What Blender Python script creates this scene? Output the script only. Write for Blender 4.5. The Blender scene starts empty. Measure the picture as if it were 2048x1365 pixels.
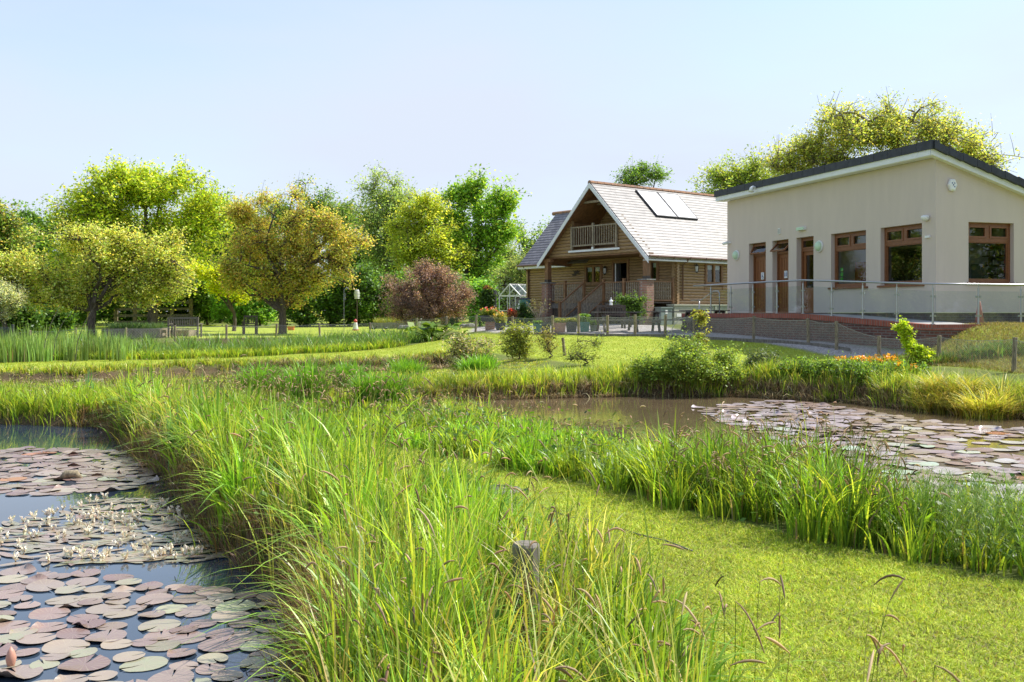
import bpy, math, random
import numpy as np
from mathutils import Vector

sc = bpy.context.scene
col = sc.collection
PI = math.pi
rnd = random.Random(7)
RG = np.random.default_rng(11)

# ------------------------------------------------------------------ camera, sky, sun, exposure
FP, CX, HY, EYE = 2005.0, 1024.0, 626.0, 1.9          # focal length and horizon of the photograph, eye height
cam = bpy.data.objects.new("camera", bpy.data.cameras.new("camera"))
col.objects.link(cam)
cam.data.sensor_width = 36
cam.data.lens = 36 * FP / 2048
cam.data.shift_y = -(682.5 - HY) / 2048
cam.data.clip_start = 0.05
cam.data.clip_end = 4000
cam.location = (0, 0, EYE)
cam.rotation_euler = (PI / 2, 0, 0)
sc.camera = cam

SUN_EL, SUN_AZ = 52.0, 22.0
w = bpy.data.worlds.new("World")
sc.world = w
w.use_nodes = True
nt = w.node_tree
nt.nodes.clear()
sky = nt.nodes.new("ShaderNodeTexSky")
sky.sky_type = 'NISHITA'
sky.sun_disc = False
sky.sun_elevation = math.radians(SUN_EL)
sky.sun_rotation = math.radians(90 - SUN_AZ)
sky.air_density = 1.0
sky.dust_density = 0.8
sky.ozone_density = 1.5
bg = nt.nodes.new("ShaderNodeBackground")
bg.inputs[1].default_value = 0.15
wo = nt.nodes.new("ShaderNodeOutputWorld")
# thin high cloud veil over the blue, thicker towards the horizon
tcw = nt.nodes.new("ShaderNodeTexCoord")
mpw = nt.nodes.new("ShaderNodeMapping"); mpw.inputs['Scale'].default_value = (1.0, 1.0, 3.2); mpw.inputs['Rotation'].default_value = (0.0, 0.25, 0.3)
nt.links.new(tcw.outputs['Generated'], mpw.inputs[0])
cnz = nt.nodes.new("ShaderNodeTexNoise"); cnz.inputs['Scale'].default_value = 1.7; cnz.inputs['Detail'].default_value = 6.0; cnz.inputs['Roughness'].default_value = 0.5
nt.links.new(mpw.outputs[0], cnz.inputs[0])
sxw = nt.nodes.new("ShaderNodeSeparateXYZ"); nt.links.new(tcw.outputs['Generated'], sxw.inputs[0])
mr1 = nt.nodes.new("ShaderNodeMapRange"); mr1.inputs[1].default_value = 0.0; mr1.inputs[2].default_value = 0.36; mr1.inputs[3].default_value = 0.95; mr1.inputs[4].default_value = 0.35
nt.links.new(sxw.outputs[2], mr1.inputs[0])
mr2 = nt.nodes.new("ShaderNodeMapRange"); mr2.inputs[1].default_value = 0.35; mr2.inputs[2].default_value = 0.75; mr2.inputs[3].default_value = -0.22; mr2.inputs[4].default_value = 0.45
nt.links.new(cnz.outputs[0], mr2.inputs[0])
adw = nt.nodes.new("ShaderNodeMath"); adw.operation = 'ADD'; adw.use_clamp = True
nt.links.new(mr1.outputs[0], adw.inputs[0]); nt.links.new(mr2.outputs[0], adw.inputs[1])
mxw = nt.nodes.new("ShaderNodeMix"); mxw.data_type = 'RGBA'; mxw.inputs[7].default_value = (3.05, 3.38, 3.98, 1)
nt.links.new(adw.outputs[0], mxw.inputs[0]); nt.links.new(sky.outputs[0], mxw.inputs[6])
nt.links.new(mxw.outputs[2], bg.inputs[0])
nt.links.new(bg.outputs[0], wo.inputs[0])
sl = bpy.data.lights.new("sun", 'SUN')
sl.energy = 4.4
sl.angle = math.radians(0.5)
sl.color = (1.0, 0.955, 0.88)
so = bpy.data.objects.new("sun", sl)
col.objects.link(so)
ce = math.cos(math.radians(SUN_EL))
SD = Vector((ce * math.cos(math.radians(SUN_AZ)), ce * math.sin(math.radians(SUN_AZ)), math.sin(math.radians(SUN_EL))))
so.rotation_euler = SD.to_track_quat('Z', 'Y').to_euler()
so.location = SD * 60
sc.view_settings.view_transform = 'Standard'
sc.view_settings.look = 'None'
sc.view_settings.exposure = 0.74
sc.view_settings.gamma = 1.0
sc.cycles.max_bounces = 8
sc.cycles.transparent_max_bounces = 16
sc.cycles.diffuse_bounces = 3
sc.cycles.caustics_reflective = False
sc.cycles.caustics_refractive = False

def at(px, py, d):
    return Vector(((px - CX) / FP * d, d, EYE - (py - HY) / FP * d))

# ------------------------------------------------------------------ helpers: tagging, meshes
ORG = {}
def tag(o, label=None, cat=None, group=None, kind=None):
    if label: o["label"] = label
    if cat: o["category"] = cat
    if group: o["group"] = group
    if kind: o["kind"] = kind
    return o

def thing(name, label, cat, loc=(0, 0, 0), group=None, rz=0.0):
    o = bpy.data.objects.new(name, None)
    o.empty_display_size = 0.2
    col.objects.link(o)
    o.location = loc
    o.rotation_euler = (0, 0, rz)
    ORG[o.name] = Vector(loc)
    return tag(o, label, cat, group)

class MB:
    def __init__(s):
        s.v, s.f, s.m = [], [], []
    def add(s, vs, fs, mi=0):
        b = len(s.v)
        s.v += [tuple(p) for p in vs]
        s.f += [tuple(i + b for i in f) for f in fs]
        s.m += [mi] * len(fs)
        return s
    def hexa(s, p, mi=0):
        return s.add(p, [(0, 3, 2, 1), (4, 5, 6, 7), (0, 1, 5, 4), (1, 2, 6, 5), (2, 3, 7, 6), (3, 0, 4, 7)], mi)
    def box(s, F, u0, u1, v0, v1, z0, z1, mi=0):
        return s.hexa([F(u0, v0, z0), F(u1, v0, z0), F(u1, v1, z0), F(u0, v1, z0),
                       F(u0, v0, z1), F(u1, v0, z1), F(u1, v1, z1), F(u0, v1, z1)], mi)
    def bar(s, a, b, w, h, mi=0, up=Vector((0, 0, 1))):
        a, b = Vector(a), Vector(b)
        d = (b - a).normalized()
        sd = d.cross(up)
        if sd.length < 1e-3: sd = d.cross(Vector((1, 0, 0)))
        sd.normalize()
        u = sd.cross(d).normalized()
        x, y = sd * w / 2, u * h / 2
        return s.hexa([a - x - y, a + x - y, b + x - y, b - x - y, a - x + y, a + x + y, b + x + y, b - x + y], mi)
    def tube(s, path, rad, n=8, mi=0, cap=True):
        path = [Vector(p) for p in path]
        if not hasattr(rad, '__len__'): rad = [rad] * len(path)
        base = len(s.v)
        ref = None
        for i, p in enumerate(path):
            d = (path[min(i + 1, len(path) - 1)] - path[max(i - 1, 0)])
            if d.length < 1e-9: d = Vector((0, 0, 1))
            d.normalize()
            if ref is None:
                ref = d.cross(Vector((0, 0, 1)))
                if ref.length < 0.1: ref = d.cross(Vector((1, 0, 0)))
            a = (ref - d * ref.dot(d)).normalized()
            ref = a
            b = d.cross(a)
            for k in range(n):
                t = 2 * PI * k / n
                s.v.append(tuple(p + (a * math.cos(t) + b * math.sin(t)) * rad[i]))
        fs = []
        for i in range(len(path) - 1):
            for k in range(n):
                k2 = (k + 1) % n
                fs.append((base + i * n + k, base + i * n + k2, base + (i + 1) * n + k2, base + (i + 1) * n + k))
        if cap:
            fs.append(tuple(base + k for k in reversed(range(n))))
            fs.append(tuple(base + (len(path) - 1) * n + k for k in range(n)))
        s.f += fs
        s.m += [mi] * len(fs)
        return s
    def lathe(s, c, prof, n=14, mi=0, sq=None, ax=None):
        """prof = [(radius, height)]; sq = (sx, sy) stretch; ax = 3 vectors"""
        c = Vector(c)
        X, Y, Z = ax or (Vector((1, 0, 0)), Vector((0, 1, 0)), Vector((0, 0, 1)))
        sx, sy = sq or (1, 1)
        base = len(s.v)
        for r, z in prof:
            for k in range(n):
                t = 2 * PI * k / n
                s.v.append(tuple(c + X * (r * sx * math.cos(t)) + Y * (r * sy * math.sin(t)) + Z * z))
        fs = []
        for i in range(len(prof) - 1):
            for k in range(n):
                k2 = (k + 1) % n
                fs.append((base + i * n + k, base + i * n + k2, base + (i + 1) * n + k2, base + (i + 1) * n + k))
        fs.append(tuple(base + k for k in reversed(range(n))))
        fs.append(tuple(base + (len(prof) - 1) * n + k for k in range(n)))
        s.f += fs
        s.m += [mi] * len(fs)
        return s

def obj(name, mb, mats, parent=None, origin=None, smooth=False):
    if not isinstance(mats, (list, tuple)): mats = [mats]
    if parent is not None: o0 = ORG[parent.name]
    elif origin is not None: o0 = Vector(origin)
    else:
        xs = np.array(mb.v)
        o0 = Vector((float((xs[:, 0].min() + xs[:, 0].max()) / 2), float((xs[:, 1].min() + xs[:, 1].max()) / 2), float(xs[:, 2].min())))
    me = bpy.data.meshes.new(name)
    me.from_pydata([(p[0] - o0[0], p[1] - o0[1], p[2] - o0[2]) for p in mb.v], [], mb.f)
    for m in mats: me.materials.append(m)
    me.polygons.foreach_set("material_index", mb.m)
    if smooth: me.polygons.foreach_set("use_smooth", [True] * len(mb.f))
    me.update()
    o = bpy.data.objects.new(name, me)
    col.objects.link(o)
    if parent is not None: o.parent = parent
    else: o.location = o0
    ORG[o.name] = o0
    return o

def copy_tree(o, loc=None, rz=None, label=None):
    def cp(a, par):
        c = a.copy()
        col.objects.link(c)
        c.parent = par
        ORG[c.name] = ORG.get(a.name, Vector((0, 0, 0)))
        for ch in list(a.children): cp(ch, c)
        return c
    r = cp(o, None)
    if loc is not None:
        r.location = loc
        ORG[r.name] = Vector(loc)
    if rz is not None: r.rotation_euler = (0, 0, rz)
    if label: r["label"] = label
    return r

def frame(o, ux, uy):
    o = Vector(o); a = Vector((ux[0], ux[1], 0)); b = Vector((uy[0], uy[1], 0))
    def F(u, v, z): return Vector((o.x + a.x * u + b.x * v, o.y + a.y * u + b.y * v, z))
    return F
WORLD = frame((0, 0, 0), (1, 0), (0, 1))

def bulk(name, V, Fq, cols, mat, parent=None, origin=(0, 0, 0), smooth=False):
    """V (n,3), Fq (m,4) or (m,3), cols (n,3) per vertex"""
    o0 = ORG[parent.name] if parent is not None else Vector(origin)
    V = np.asarray(V, dtype=np.float32) - np.array(o0, dtype=np.float32)
    Fq = np.asarray(Fq, dtype=np.int32)
    me = bpy.data.meshes.new(name)
    me.vertices.add(len(V)); me.vertices.foreach_set("co", V.ravel())
    k = Fq.shape[1]
    me.loops.add(Fq.size); me.loops.foreach_set("vertex_index", Fq.ravel())
    me.polygons.add(len(Fq)); me.polygons.foreach_set("loop_start", np.arange(0, Fq.size, k, dtype=np.int32))
    me.polygons.foreach_set("loop_total", np.full(len(Fq), k, dtype=np.int32))
    if smooth: me.polygons.foreach_set("use_smooth", np.ones(len(Fq), dtype=bool))
    if cols is not None:
        ca = me.color_attributes.new("Col", 'FLOAT_COLOR', 'POINT')
        c4 = np.ones((len(V), 4), dtype=np.float32); c4[:, :3] = cols
        ca.data.foreach_set("color", c4.ravel())
    me.materials.append(mat)
    me.update(calc_edges=True)
    o = bpy.data.objects.new(name, me)
    col.objects.link(o)
    if parent is not None: o.parent = parent
    else: o.location = o0
    ORG[o.name] = o0
    return o

class Acc:
    """collects numpy pieces with per-vertex colours (quads)"""
    def __init__(s): s.V, s.F, s.C, s.n = [], [], [], 0
    def add(s, V, F, C):
        if len(V) == 0: return
        s.V.append(V); s.F.append(F + s.n); s.C.append(C); s.n += len(V)
    def build(s, name, mat, parent=None, **k):
        return bulk(name, np.concatenate(s.V), np.concatenate(s.F), np.concatenate(s.C), mat, parent, **k)

# ------------------------------------------------------------------ materials
def nm(name):
    m = bpy.data.materials.new(name); m.use_nodes = True
    n = m.node_tree; n.nodes.clear()
    return m, n, n.nodes, n.links

def N(nodes, t, **k):
    x = nodes.new(t)
    for a, b in k.items():
        if a in x.inputs: x.inputs[a].default_value = b
        else: setattr(x, a, b)
    return x

def mix_rgb(nodes, links, fac, a, b, mode='MIX'):
    x = nodes.new("ShaderNodeMix"); x.data_type = 'RGBA'; x.blend_type = mode
    for sock, val in ((0, fac), (6, a), (7, b)):
        if hasattr(val, 'links'): links.new(val, x.inputs[sock])
        elif sock == 0: x.inputs[0].default_value = val
        else: x.inputs[sock].default_value = (*val, 1) if len(val) == 3 else val
    return x.outputs[2]

def simple(name, c, rough=0.6, metal=0.0, var=0.15, scale=6.0, bump=0.0, spec=0.5, c2=None, stretch=None):
    m, n, nd, lk = nm(name)
    tc = N(nd, "ShaderNodeTexCoord")
    mp = N(nd, "ShaderNodeMapping")
    if stretch: mp.inputs[3].default_value = stretch
    lk.new(tc.outputs['Object'], mp.inputs[0])
    no = N(nd, "ShaderNodeTexNoise", Scale=scale, Detail=5.0, Roughness=0.62)
    lk.new(mp.outputs[0], no.inputs[0])
    if c2 is None: c2 = tuple(x * (1 - var * 1.6) for x in c)
    c1 = tuple(min(1, x * (1 + var * 0.6)) for x in c)
    rp = N(nd, "ShaderNodeValToRGB")
    rp.color_ramp.elements[0].position = 0.32; rp.color_ramp.elements[1].position = 0.68
    rp.color_ramp.elements[0].color = (*c2, 1); rp.color_ramp.elements[1].color = (*c1, 1)
    lk.new(no.outputs[0], rp.inputs[0])
    p = N(nd, "ShaderNodeBsdfPrincipled")
    p.inputs['Roughness'].default_value = rough
    p.inputs['Metallic'].default_value = metal
    p.inputs['Specular IOR Level'].default_value = spec
    lk.new(rp.outputs[0], p.inputs['Base Color'])
    if bump:
        b = N(nd, "ShaderNodeBump", Strength=bump, Distance=0.02)
        lk.new(no.outputs[0], b.inputs['Height']); lk.new(b.outputs[0], p.inputs['Normal'])
    o = N(nd, "ShaderNodeOutputMaterial")
    lk.new(p.outputs[0], o.inputs[0])
    return m

def foliage(name, trans=0.42, rough=0.45, spec=0.35, tint=(1.25, 1.1, 0.55)):
    m, n, nd, lk = nm(name)
    at_ = N(nd, "ShaderNodeAttribute"); at_.attribute_name = "Col"
    p = N(nd, "ShaderNodeBsdfPrincipled")
    p.inputs['Roughness'].default_value = rough
    p.inputs['Specular IOR Level'].default_value = spec
    lk.new(at_.outputs[0], p.inputs['Base Color'])
    tr = N(nd, "ShaderNodeBsdfTranslucent")
    t = mix_rgb(nd, lk, 1.0, at_.outputs[0], tint, 'MULTIPLY')
    lk.new(t, tr.inputs[0])
    mx = N(nd, "ShaderNodeMixShader"); mx.inputs[0].default_value = trans
    lk.new(p.outputs[0], mx.inputs[1]); lk.new(tr.outputs[0], mx.inputs[2])
    o = N(nd, "ShaderNodeOutputMaterial"); lk.new(mx.outputs[0], o.inputs[0])
    return m

def brickmat(name, c1, c2, mortar, bw=0.225, bh=0.075, ms=0.012, rough=0.85, F=None, var=0.5):
    """brick pattern laid in the wall's own plane: horizontal distance along (x,y) heading given by ang"""
    m, n, nd, lk = nm(name)
    ge = N(nd, "ShaderNodeNewGeometry")
    mp = N(nd, "ShaderNodeMapping"); mp.vector_type = 'POINT'
    mp.inputs['Rotation'].default_value = (0, 0, F or 0)
    lk.new(ge.outputs['Position'], mp.inputs[0])
    sx = N(nd, "ShaderNodeSeparateXYZ"); lk.new(mp.outputs[0], sx.inputs[0])
    ad = N(nd, "ShaderNodeMath", operation='ADD'); lk.new(sx.outputs[0], ad.inputs[0]); lk.new(sx.outputs[1], ad.inputs[1])
    cb = N(nd, "ShaderNodeCombineXYZ"); lk.new(ad.outputs[0], cb.inputs[0]); lk.new(sx.outputs[2], cb.inputs[1])
    br = N(nd, "ShaderNodeTexBrick")
    br.inputs['Scale'].default_value = 1
    br.inputs['Mortar Size'].default_value = ms
    br.inputs['Brick Width'].default_value = bw
    br.inputs['Row Height'].default_value = bh
    br.inputs['Bias'].default_value = 0.0
    br.inputs['Color1'].default_value = (*c1, 1); br.inputs['Color2'].default_value = (*c2, 1)
    br.inputs['Mortar'].default_value = (*mortar, 1)
    lk.new(cb.outputs[0], br.inputs[0])
    no = N(nd, "ShaderNodeTexNoise", Scale=5.0, Detail=5.0)
    lk.new(ge.outputs['Position'], no.inputs[0])
    c = mix_rgb(nd, lk, var, br.outputs[0], no.outputs[0], 'OVERLAY')
    p = N(nd, "ShaderNodeBsdfPrincipled"); p.inputs['Roughness'].default_value = rough
    lk.new(c, p.inputs['Base Color'])
    o = N(nd, "ShaderNodeOutputMaterial"); lk.new(p.outputs[0], o.inputs[0])
    return m

def glassmat(name, tint=(0.85, 0.9, 0.88), refl=1.0, base=0.06):
    m, n, nd, lk = nm(name)
    tr = N(nd, "ShaderNodeBsdfTransparent"); tr.inputs[0].default_value = (*tint, 1)
    gl = N(nd, "ShaderNodeBsdfGlossy"); gl.inputs['Roughness'].default_value = 0.01
    lw = N(nd, "ShaderNodeLayerWeight"); lw.inputs[0].default_value = 0.5
    pw = N(nd, "ShaderNodeMath", operation='POWER'); lk.new(lw.outputs['Facing'], pw.inputs[0]); pw.inputs[1].default_value = 4.0
    ml = N(nd, "ShaderNodeMath", operation='MULTIPLY_ADD'); lk.new(pw.outputs[0], ml.inputs[0])
    ml.inputs[1].default_value = refl; ml.inputs[2].default_value = base
    ml.use_clamp = True
    mx = N(nd, "ShaderNodeMixShader")
    lk.new(ml.outputs[0], mx.inputs[0]); lk.new(tr.outputs[0], mx.inputs[1]); lk.new(gl.outputs[0], mx.inputs[2])
    o = N(nd, "ShaderNodeOutputMaterial"); lk.new(mx.outputs[0], o.inputs[0])
    return m

M = {}
M['render'] = simple("cream_render", (0.63, 0.53, 0.455), 0.9, var=0.032, scale=1.6, bump=0.03, stretch=(1.6, 1.6, 0.35))
M['whitewood'] = simple("white_board", (0.78, 0.79, 0.80), 0.5, var=0.05, scale=3)
M['white'] = simple("white_plastic", (0.80, 0.80, 0.78), 0.4, var=0.03)
M['interior'] = simple("interior_paint", (0.60, 0.62, 0.62), 0.8, var=0.03)
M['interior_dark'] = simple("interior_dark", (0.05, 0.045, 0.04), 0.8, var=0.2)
M['frame'] = simple("brown_joinery", (0.235, 0.088, 0.032), 0.45, var=0.25, scale=9, stretch=(1, 1, 6))
M['doorwood'] = simple("brown_door_panel", (0.26, 0.095, 0.033), 0.4, var=0.22, scale=14, stretch=(6, 6, 0.6))
M['darktile'] = simple("dark_roof_tile", (0.030, 0.034, 0.042), 0.55, var=0.35, scale=4)
M['steel'] = simple("brushed_steel", (0.40, 0.41, 0.43), 0.32, 1.0, var=0.05, scale=20)
M['concrete'] = simple("concrete", (0.36, 0.35, 0.33), 0.85, var=0.15, scale=2.5, bump=0.1)
M['brick'] = brickmat("red_brick_wall", (0.16, 0.055, 0.035), (0.11, 0.045, 0.035), (0.17, 0.14, 0.12), F=0)
M['soldier'] = brickmat("red_soldier_bricks", (0.34, 0.085, 0.05), (0.27, 0.065, 0.04), (0.20, 0.15, 0.12), bw=0.075, bh=0.5, ms=0.009, F=0)
M['pillarbrick'] = brickmat("orange_pillar_brick", (0.33, 0.15, 0.085), (0.24, 0.105, 0.065), (0.30, 0.26, 0.22), F=0.3)
M['plinth'] = brickmat("grey_brown_plinth_brick", (0.14, 0.095, 0.075), (0.11, 0.08, 0.065), (0.15, 0.13, 0.115), F=0)
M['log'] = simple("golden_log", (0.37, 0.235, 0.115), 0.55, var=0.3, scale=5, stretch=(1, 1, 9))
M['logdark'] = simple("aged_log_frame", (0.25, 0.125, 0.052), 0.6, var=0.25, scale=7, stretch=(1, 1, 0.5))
M['weather'] = simple("weathered_rail_wood", (0.33, 0.27, 0.19), 0.8, var=0.3, scale=9, stretch=(2, 2, 0.6))
M['post'] = simple("weathered_post", (0.30, 0.24, 0.15), 0.85, var=0.4, scale=11, stretch=(3, 3, 0.7), bump=0.4)
M['greywood'] = simple("grey_weathered_wood", (0.20, 0.175, 0.145), 0.85, var=0.35, scale=9, stretch=(2, 2, 0.6), bump=0.3)
M['darkwood'] = simple("dark_stained_wood", (0.085, 0.062, 0.048), 0.6, var=0.3, scale=9)
M['palebox'] = simple("pale_green_grey_paint", (0.42, 0.42, 0.33), 0.6, var=0.1, scale=3)
M['greybox'] = simple("grey_green_paint", (0.22, 0.27, 0.25), 0.5, var=0.1, scale=3)
M['terracotta'] = simple("terracotta", (0.38, 0.21, 0.15), 0.8, var=0.2)
M['teal'] = simple("teal_glaze", (0.045, 0.20, 0.17), 0.35, var=0.2)
M['blue'] = simple("blue_glaze", (0.16, 0.25, 0.47), 0.3, var=0.15)
M['blackpot'] = simple("dark_grey_trough", (0.06, 0.06, 0.065), 0.6, var=0.3)
M['soil'] = simple("soil", (0.06, 0.04, 0.028), 0.95, var=0.4, scale=20, bump=0.5)
M['bark'] = simple("bark", (0.115, 0.088, 0.065), 0.9, var=0.45, scale=9, stretch=(2, 2, 0.5), bump=0.6)
M['barkpale'] = simple("pale_bark", (0.20, 0.17, 0.13), 0.9, var=0.35, scale=9, stretch=(2, 2, 0.5), bump=0.5)
M['orange'] = simple("orange_plastic", (0.75, 0.23, 0.03), 0.5, var=0.1)
M['yellow'] = simple("yellow_sign", (0.75, 0.50, 0.04), 0.5, var=0.1)
M['red'] = simple("red_paint", (0.5, 0.05, 0.03), 0.5, var=0.1)
M['green'] = simple("green_notice", (0.10, 0.55, 0.10), 0.5, var=0.1)
M['black'] = simple("black_plastic", (0.02, 0.02, 0.022), 0.5, var=0.2)
M['bluemark'] = simple("blue_mark", (0.04, 0.08, 0.30), 0.5, var=0.1)
M['brownpipe'] = simple("brown_gutter", (0.16, 0.085, 0.055), 0.4, var=0.1)
M['lampgreen'] = simple("pale_green_diffuser", (0.55, 0.72, 0.52), 0.35, var=0.04)
M['ridge'] = simple("lichened_ridge_tile", (0.30, 0.15, 0.075), 0.9, var=0.45, scale=7, c2=(0.17, 0.12, 0.09))
M['stone'] = simple("grey_stone", (0.27, 0.26, 0.24), 0.9, var=0.3, scale=8, bump=0.5)
M['cover'] = simple("mossy_stone", (0.15, 0.15, 0.11), 0.95, var=0.4, scale=9, bump=0.5)
M['wire'] = simple("galvanised_wire", (0.42, 0.41, 0.38), 0.5, 0.4, var=0.1)
M['leaf'] = foliage("leaves", 0.52)
M['grass'] = foliage("grass_blades", 0.44, 0.38, 0.42)
M['lawn'] = foliage("lawn_blades", 0.35, 0.6, 0.2)
M['dry'] = foliage("dry_stems", 0.32, 0.6, 0.3, (1, 1, 1))
M['petal'] = foliage("petals", 0.3, 0.5, 0.3, (1, 1, 1))
M['pad'] = None
M['window'] = glassmat("window_glass", (0.86, 0.89, 0.88), 1.2, 0.045)
M['balglass'] = glassmat("balustrade_glass", (0.93, 0.965, 0.96), 0.5, 0.03)
M['ghglass'] = glassmat("greenhouse_glass", (0.90, 0.94, 0.93), 1.0, 0.05)

def lilymat():
    m, n, nd, lk = nm("lily_pad")
    a = N(nd, "ShaderNodeAttribute"); a.attribute_name = "Col"
    oi = N(nd, "ShaderNodeObjectInfo")
    ge = N(nd, "ShaderNodeNewGeometry")
    no = N(nd, "ShaderNodeTexNoise", Scale=14.0, Detail=6.0, Roughness=0.65)
    lk.new(ge.outputs['Position'], no.inputs[0])
    hue = N(nd, "ShaderNodeValToRGB")
    e = hue.color_ramp.elements
    e[0].position = 0.0; e[0].color = (0.22, 0.14, 0.125, 1)
    e[1].position = 1.0; e[1].color = (0.28, 0.30, 0.18, 1)
    x = e.new(0.35); x.color = (0.265, 0.20, 0.165, 1)
    x = e.new(0.7); x.color = (0.30, 0.245, 0.18, 1)
    sm = N(nd, "ShaderNodeMath", operation='ADD'); lk.new(oi.outputs['Random'], sm.inputs[0])
    s2 = N(nd, "ShaderNodeMath", operation='MULTIPLY'); lk.new(no.outputs[0], s2.inputs[0]); s2.inputs[1].default_value = 0.5
    lk.new(s2.outputs[0], sm.inputs[1])
    s3 = N(nd, "ShaderNodeMath", operation='SUBTRACT'); lk.new(sm.outputs[0], s3.inputs[0]); s3.inputs[1].default_value = 0.25
    lk.new(s3.outputs[0], hue.inputs[0])
    c = mix_rgb(nd, lk, 1.0, hue.outputs[0], a.outputs[0], 'MULTIPLY')
    tco = N(nd, "ShaderNodeTexCoord"); sxy = N(nd, "ShaderNodeSeparateXYZ"); lk.new(tco.outputs['Object'], sxy.inputs[0])
    ang = N(nd, "ShaderNodeMath", operation='ARCTAN2'); lk.new(sxy.outputs[1], ang.inputs[0]); lk.new(sxy.outputs[0], ang.inputs[1])
    am = N(nd, "ShaderNodeMath", operation='MULTIPLY'); lk.new(ang.outputs[0], am.inputs[0]); am.inputs[1].default_value = 17.0
    asn = N(nd, "ShaderNodeMath", operation='SINE'); lk.new(am.outputs[0], asn.inputs[0])
    apw = N(nd, "ShaderNodeMapRange"); lk.new(asn.outputs[0], apw.inputs[0]); apw.inputs[1].default_value = 0.75; apw.inputs[2].default_value = 1.0; apw.inputs[3].default_value = 0.0; apw.inputs[4].default_value = 0.30
    c = mix_rgb(nd, lk, apw.outputs[0], c, (0.42, 0.36, 0.24))
    p = N(nd, "ShaderNodeBsdfPrincipled"); p.inputs['Roughness'].default_value = 0.27
    p.inputs['Specular IOR Level'].default_value = 0.65
    lk.new(c, p.inputs['Base Color'])
    b = N(nd, "ShaderNodeBump", Strength=0.25, Distance=0.01)
    lk.new(no.outputs[0], b.inputs['Height']); lk.new(b.outputs[0], p.inputs['Normal'])
    o = N(nd, "ShaderNodeOutputMaterial"); lk.new(p.outputs[0], o.inputs[0])
    return m
M['pad'] = lilymat()

def watermat(name, c, rough=0.03, bump=0.06, scale=5.0):
    m, n, nd, lk = nm(name)
    ge = N(nd, "ShaderNodeNewGeometry")
    mp = N(nd, "ShaderNodeMapping"); mp.inputs['Scale'].default_value = (1, 0.45, 1)
    lk.new(ge.outputs['Position'], mp.inputs[0])
    no = N(nd, "ShaderNodeTexNoise", Scale=scale, Detail=3.0); lk.new(mp.outputs[0], no.inputs[0])
    n2 = N(nd, "ShaderNodeTexNoise", Scale=0.8, Detail=4.0); lk.new(ge.outputs['Position'], n2.inputs[0])
    cc = mix_rgb(nd, lk, n2.outputs[0], tuple(x * 0.7 for x in c), tuple(x * 1.3 for x in c))
    p = N(nd, "ShaderNodeBsdfPrincipled"); p.inputs['Roughness'].default_value = rough
    p.inputs['IOR'].default_value = 1.7
    lk.new(cc, p.inputs['Base Color'])
    b = N(nd, "ShaderNodeBump", Strength=bump, Distance=0.02)
    lk.new(no.outputs[0], b.inputs['Height']); lk.new(b.outputs[0], p.inputs['Normal'])
    o = N(nd, "ShaderNodeOutputMaterial"); lk.new(p.outputs[0], o.inputs[0])
    return m

def slatemat(name, ca, cb, ax, rough, along):
    m, n, nd, lk = nm(name)
    ge = N(nd, "ShaderNodeNewGeometry")
    dt = N(nd, "ShaderNodeVectorMath", operation='DOT_PRODUCT'); lk.new(ge.outputs['Position'], dt.inputs[0]); dt.inputs[1].default_value = along
    sx = N(nd, "ShaderNodeSeparateXYZ"); lk.new(ge.outputs['Position'], sx.inputs[0])
    cbx = N(nd, "ShaderNodeCombineXYZ"); lk.new(dt.outputs['Value'], cbx.inputs[0]); lk.new(sx.outputs[2], cbx.inputs[1])
    br = N(nd, "ShaderNodeTexBrick")
    for k, v in (('Scale', 1), ('Mortar Size', 0.008), ('Brick Width', 0.36), ('Row Height', ax), ('Bias', 0.0)): br.inputs[k].default_value = v
    br.inputs['Color1'].default_value = (*ca, 1); br.inputs['Color2'].default_value = (*cb, 1); br.inputs['Mortar'].default_value = tuple(x * 0.3 for x in cb) + (1,)
    lk.new(cbx.outputs[0], br.inputs[0])
    no = N(nd, "ShaderNodeTexNoise", Scale=1.7, Detail=6.0, Roughness=0.7); lk.new(ge.outputs['Position'], no.inputs[0])
    c = mix_rgb(nd, lk, 0.85, br.outputs[0], no.outputs[0], 'OVERLAY')
    p = N(nd, "ShaderNodeBsdfPrincipled"); p.inputs['Roughness'].default_value = rough
    lk.new(c, p.inputs['Base Color'])
    mr = N(nd, "ShaderNodeMapRange"); lk.new(no.outputs[0], mr.inputs[0]); mr.inputs[3].default_value = rough - 0.08; mr.inputs[4].default_value = rough + 0.12
    lk.new(mr.outputs[0], p.inputs['Roughness'])
    o = N(nd, "ShaderNodeOutputMaterial"); lk.new(p.outputs[0], o.inputs[0])
    return m

# ------------------------------------------------------------------ terrain
PA = [(-0.2, -4), (-0.25, 1.2), (-0.62, 3.0), (-0.86, 4.1), (-1.04, 5.16), (-1.35, 6.64), (-2.3, 8.04), (-3.3, 10.2), (-4.05, 11.8), (-5.2, 13.9), (-6.7, 16.7), (-9, 17.2),
      (-13, 17.1), (-22, 17.5), (-34, 10), (-30, -4)]
PB = [(-2.2, 18.2), (-0.5, 15), (0.9, 12.5), (1.9, 10.7), (2.9, 9), (3.6, 8), (4.5, 6.8), (5.6, 5.5), (9, 3), (15, 4), (15, 13), (10.4, 17.0),
      (9.2, 18.0), (7.9, 19.6), (7.3, 21.2), (5.3, 22.8), (3, 23.0), (0.86, 22.5), (-2, 21.5), (-2.8, 19.5)]
PC = [(-24, 29.0), (-13.5, 29.6), (-12.2, 30.3), (-10.1, 32.8), (-6.1, 33.8), (-2.4, 34.6), (-1.4, 33.4), (-2.1, 32), (-5.5, 30.6), (-8.2, 29.4),
      (-10.5, 26.9), (-13, 25.8), (-24, 25)]
PONDS = [PA, PB, PC]
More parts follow.
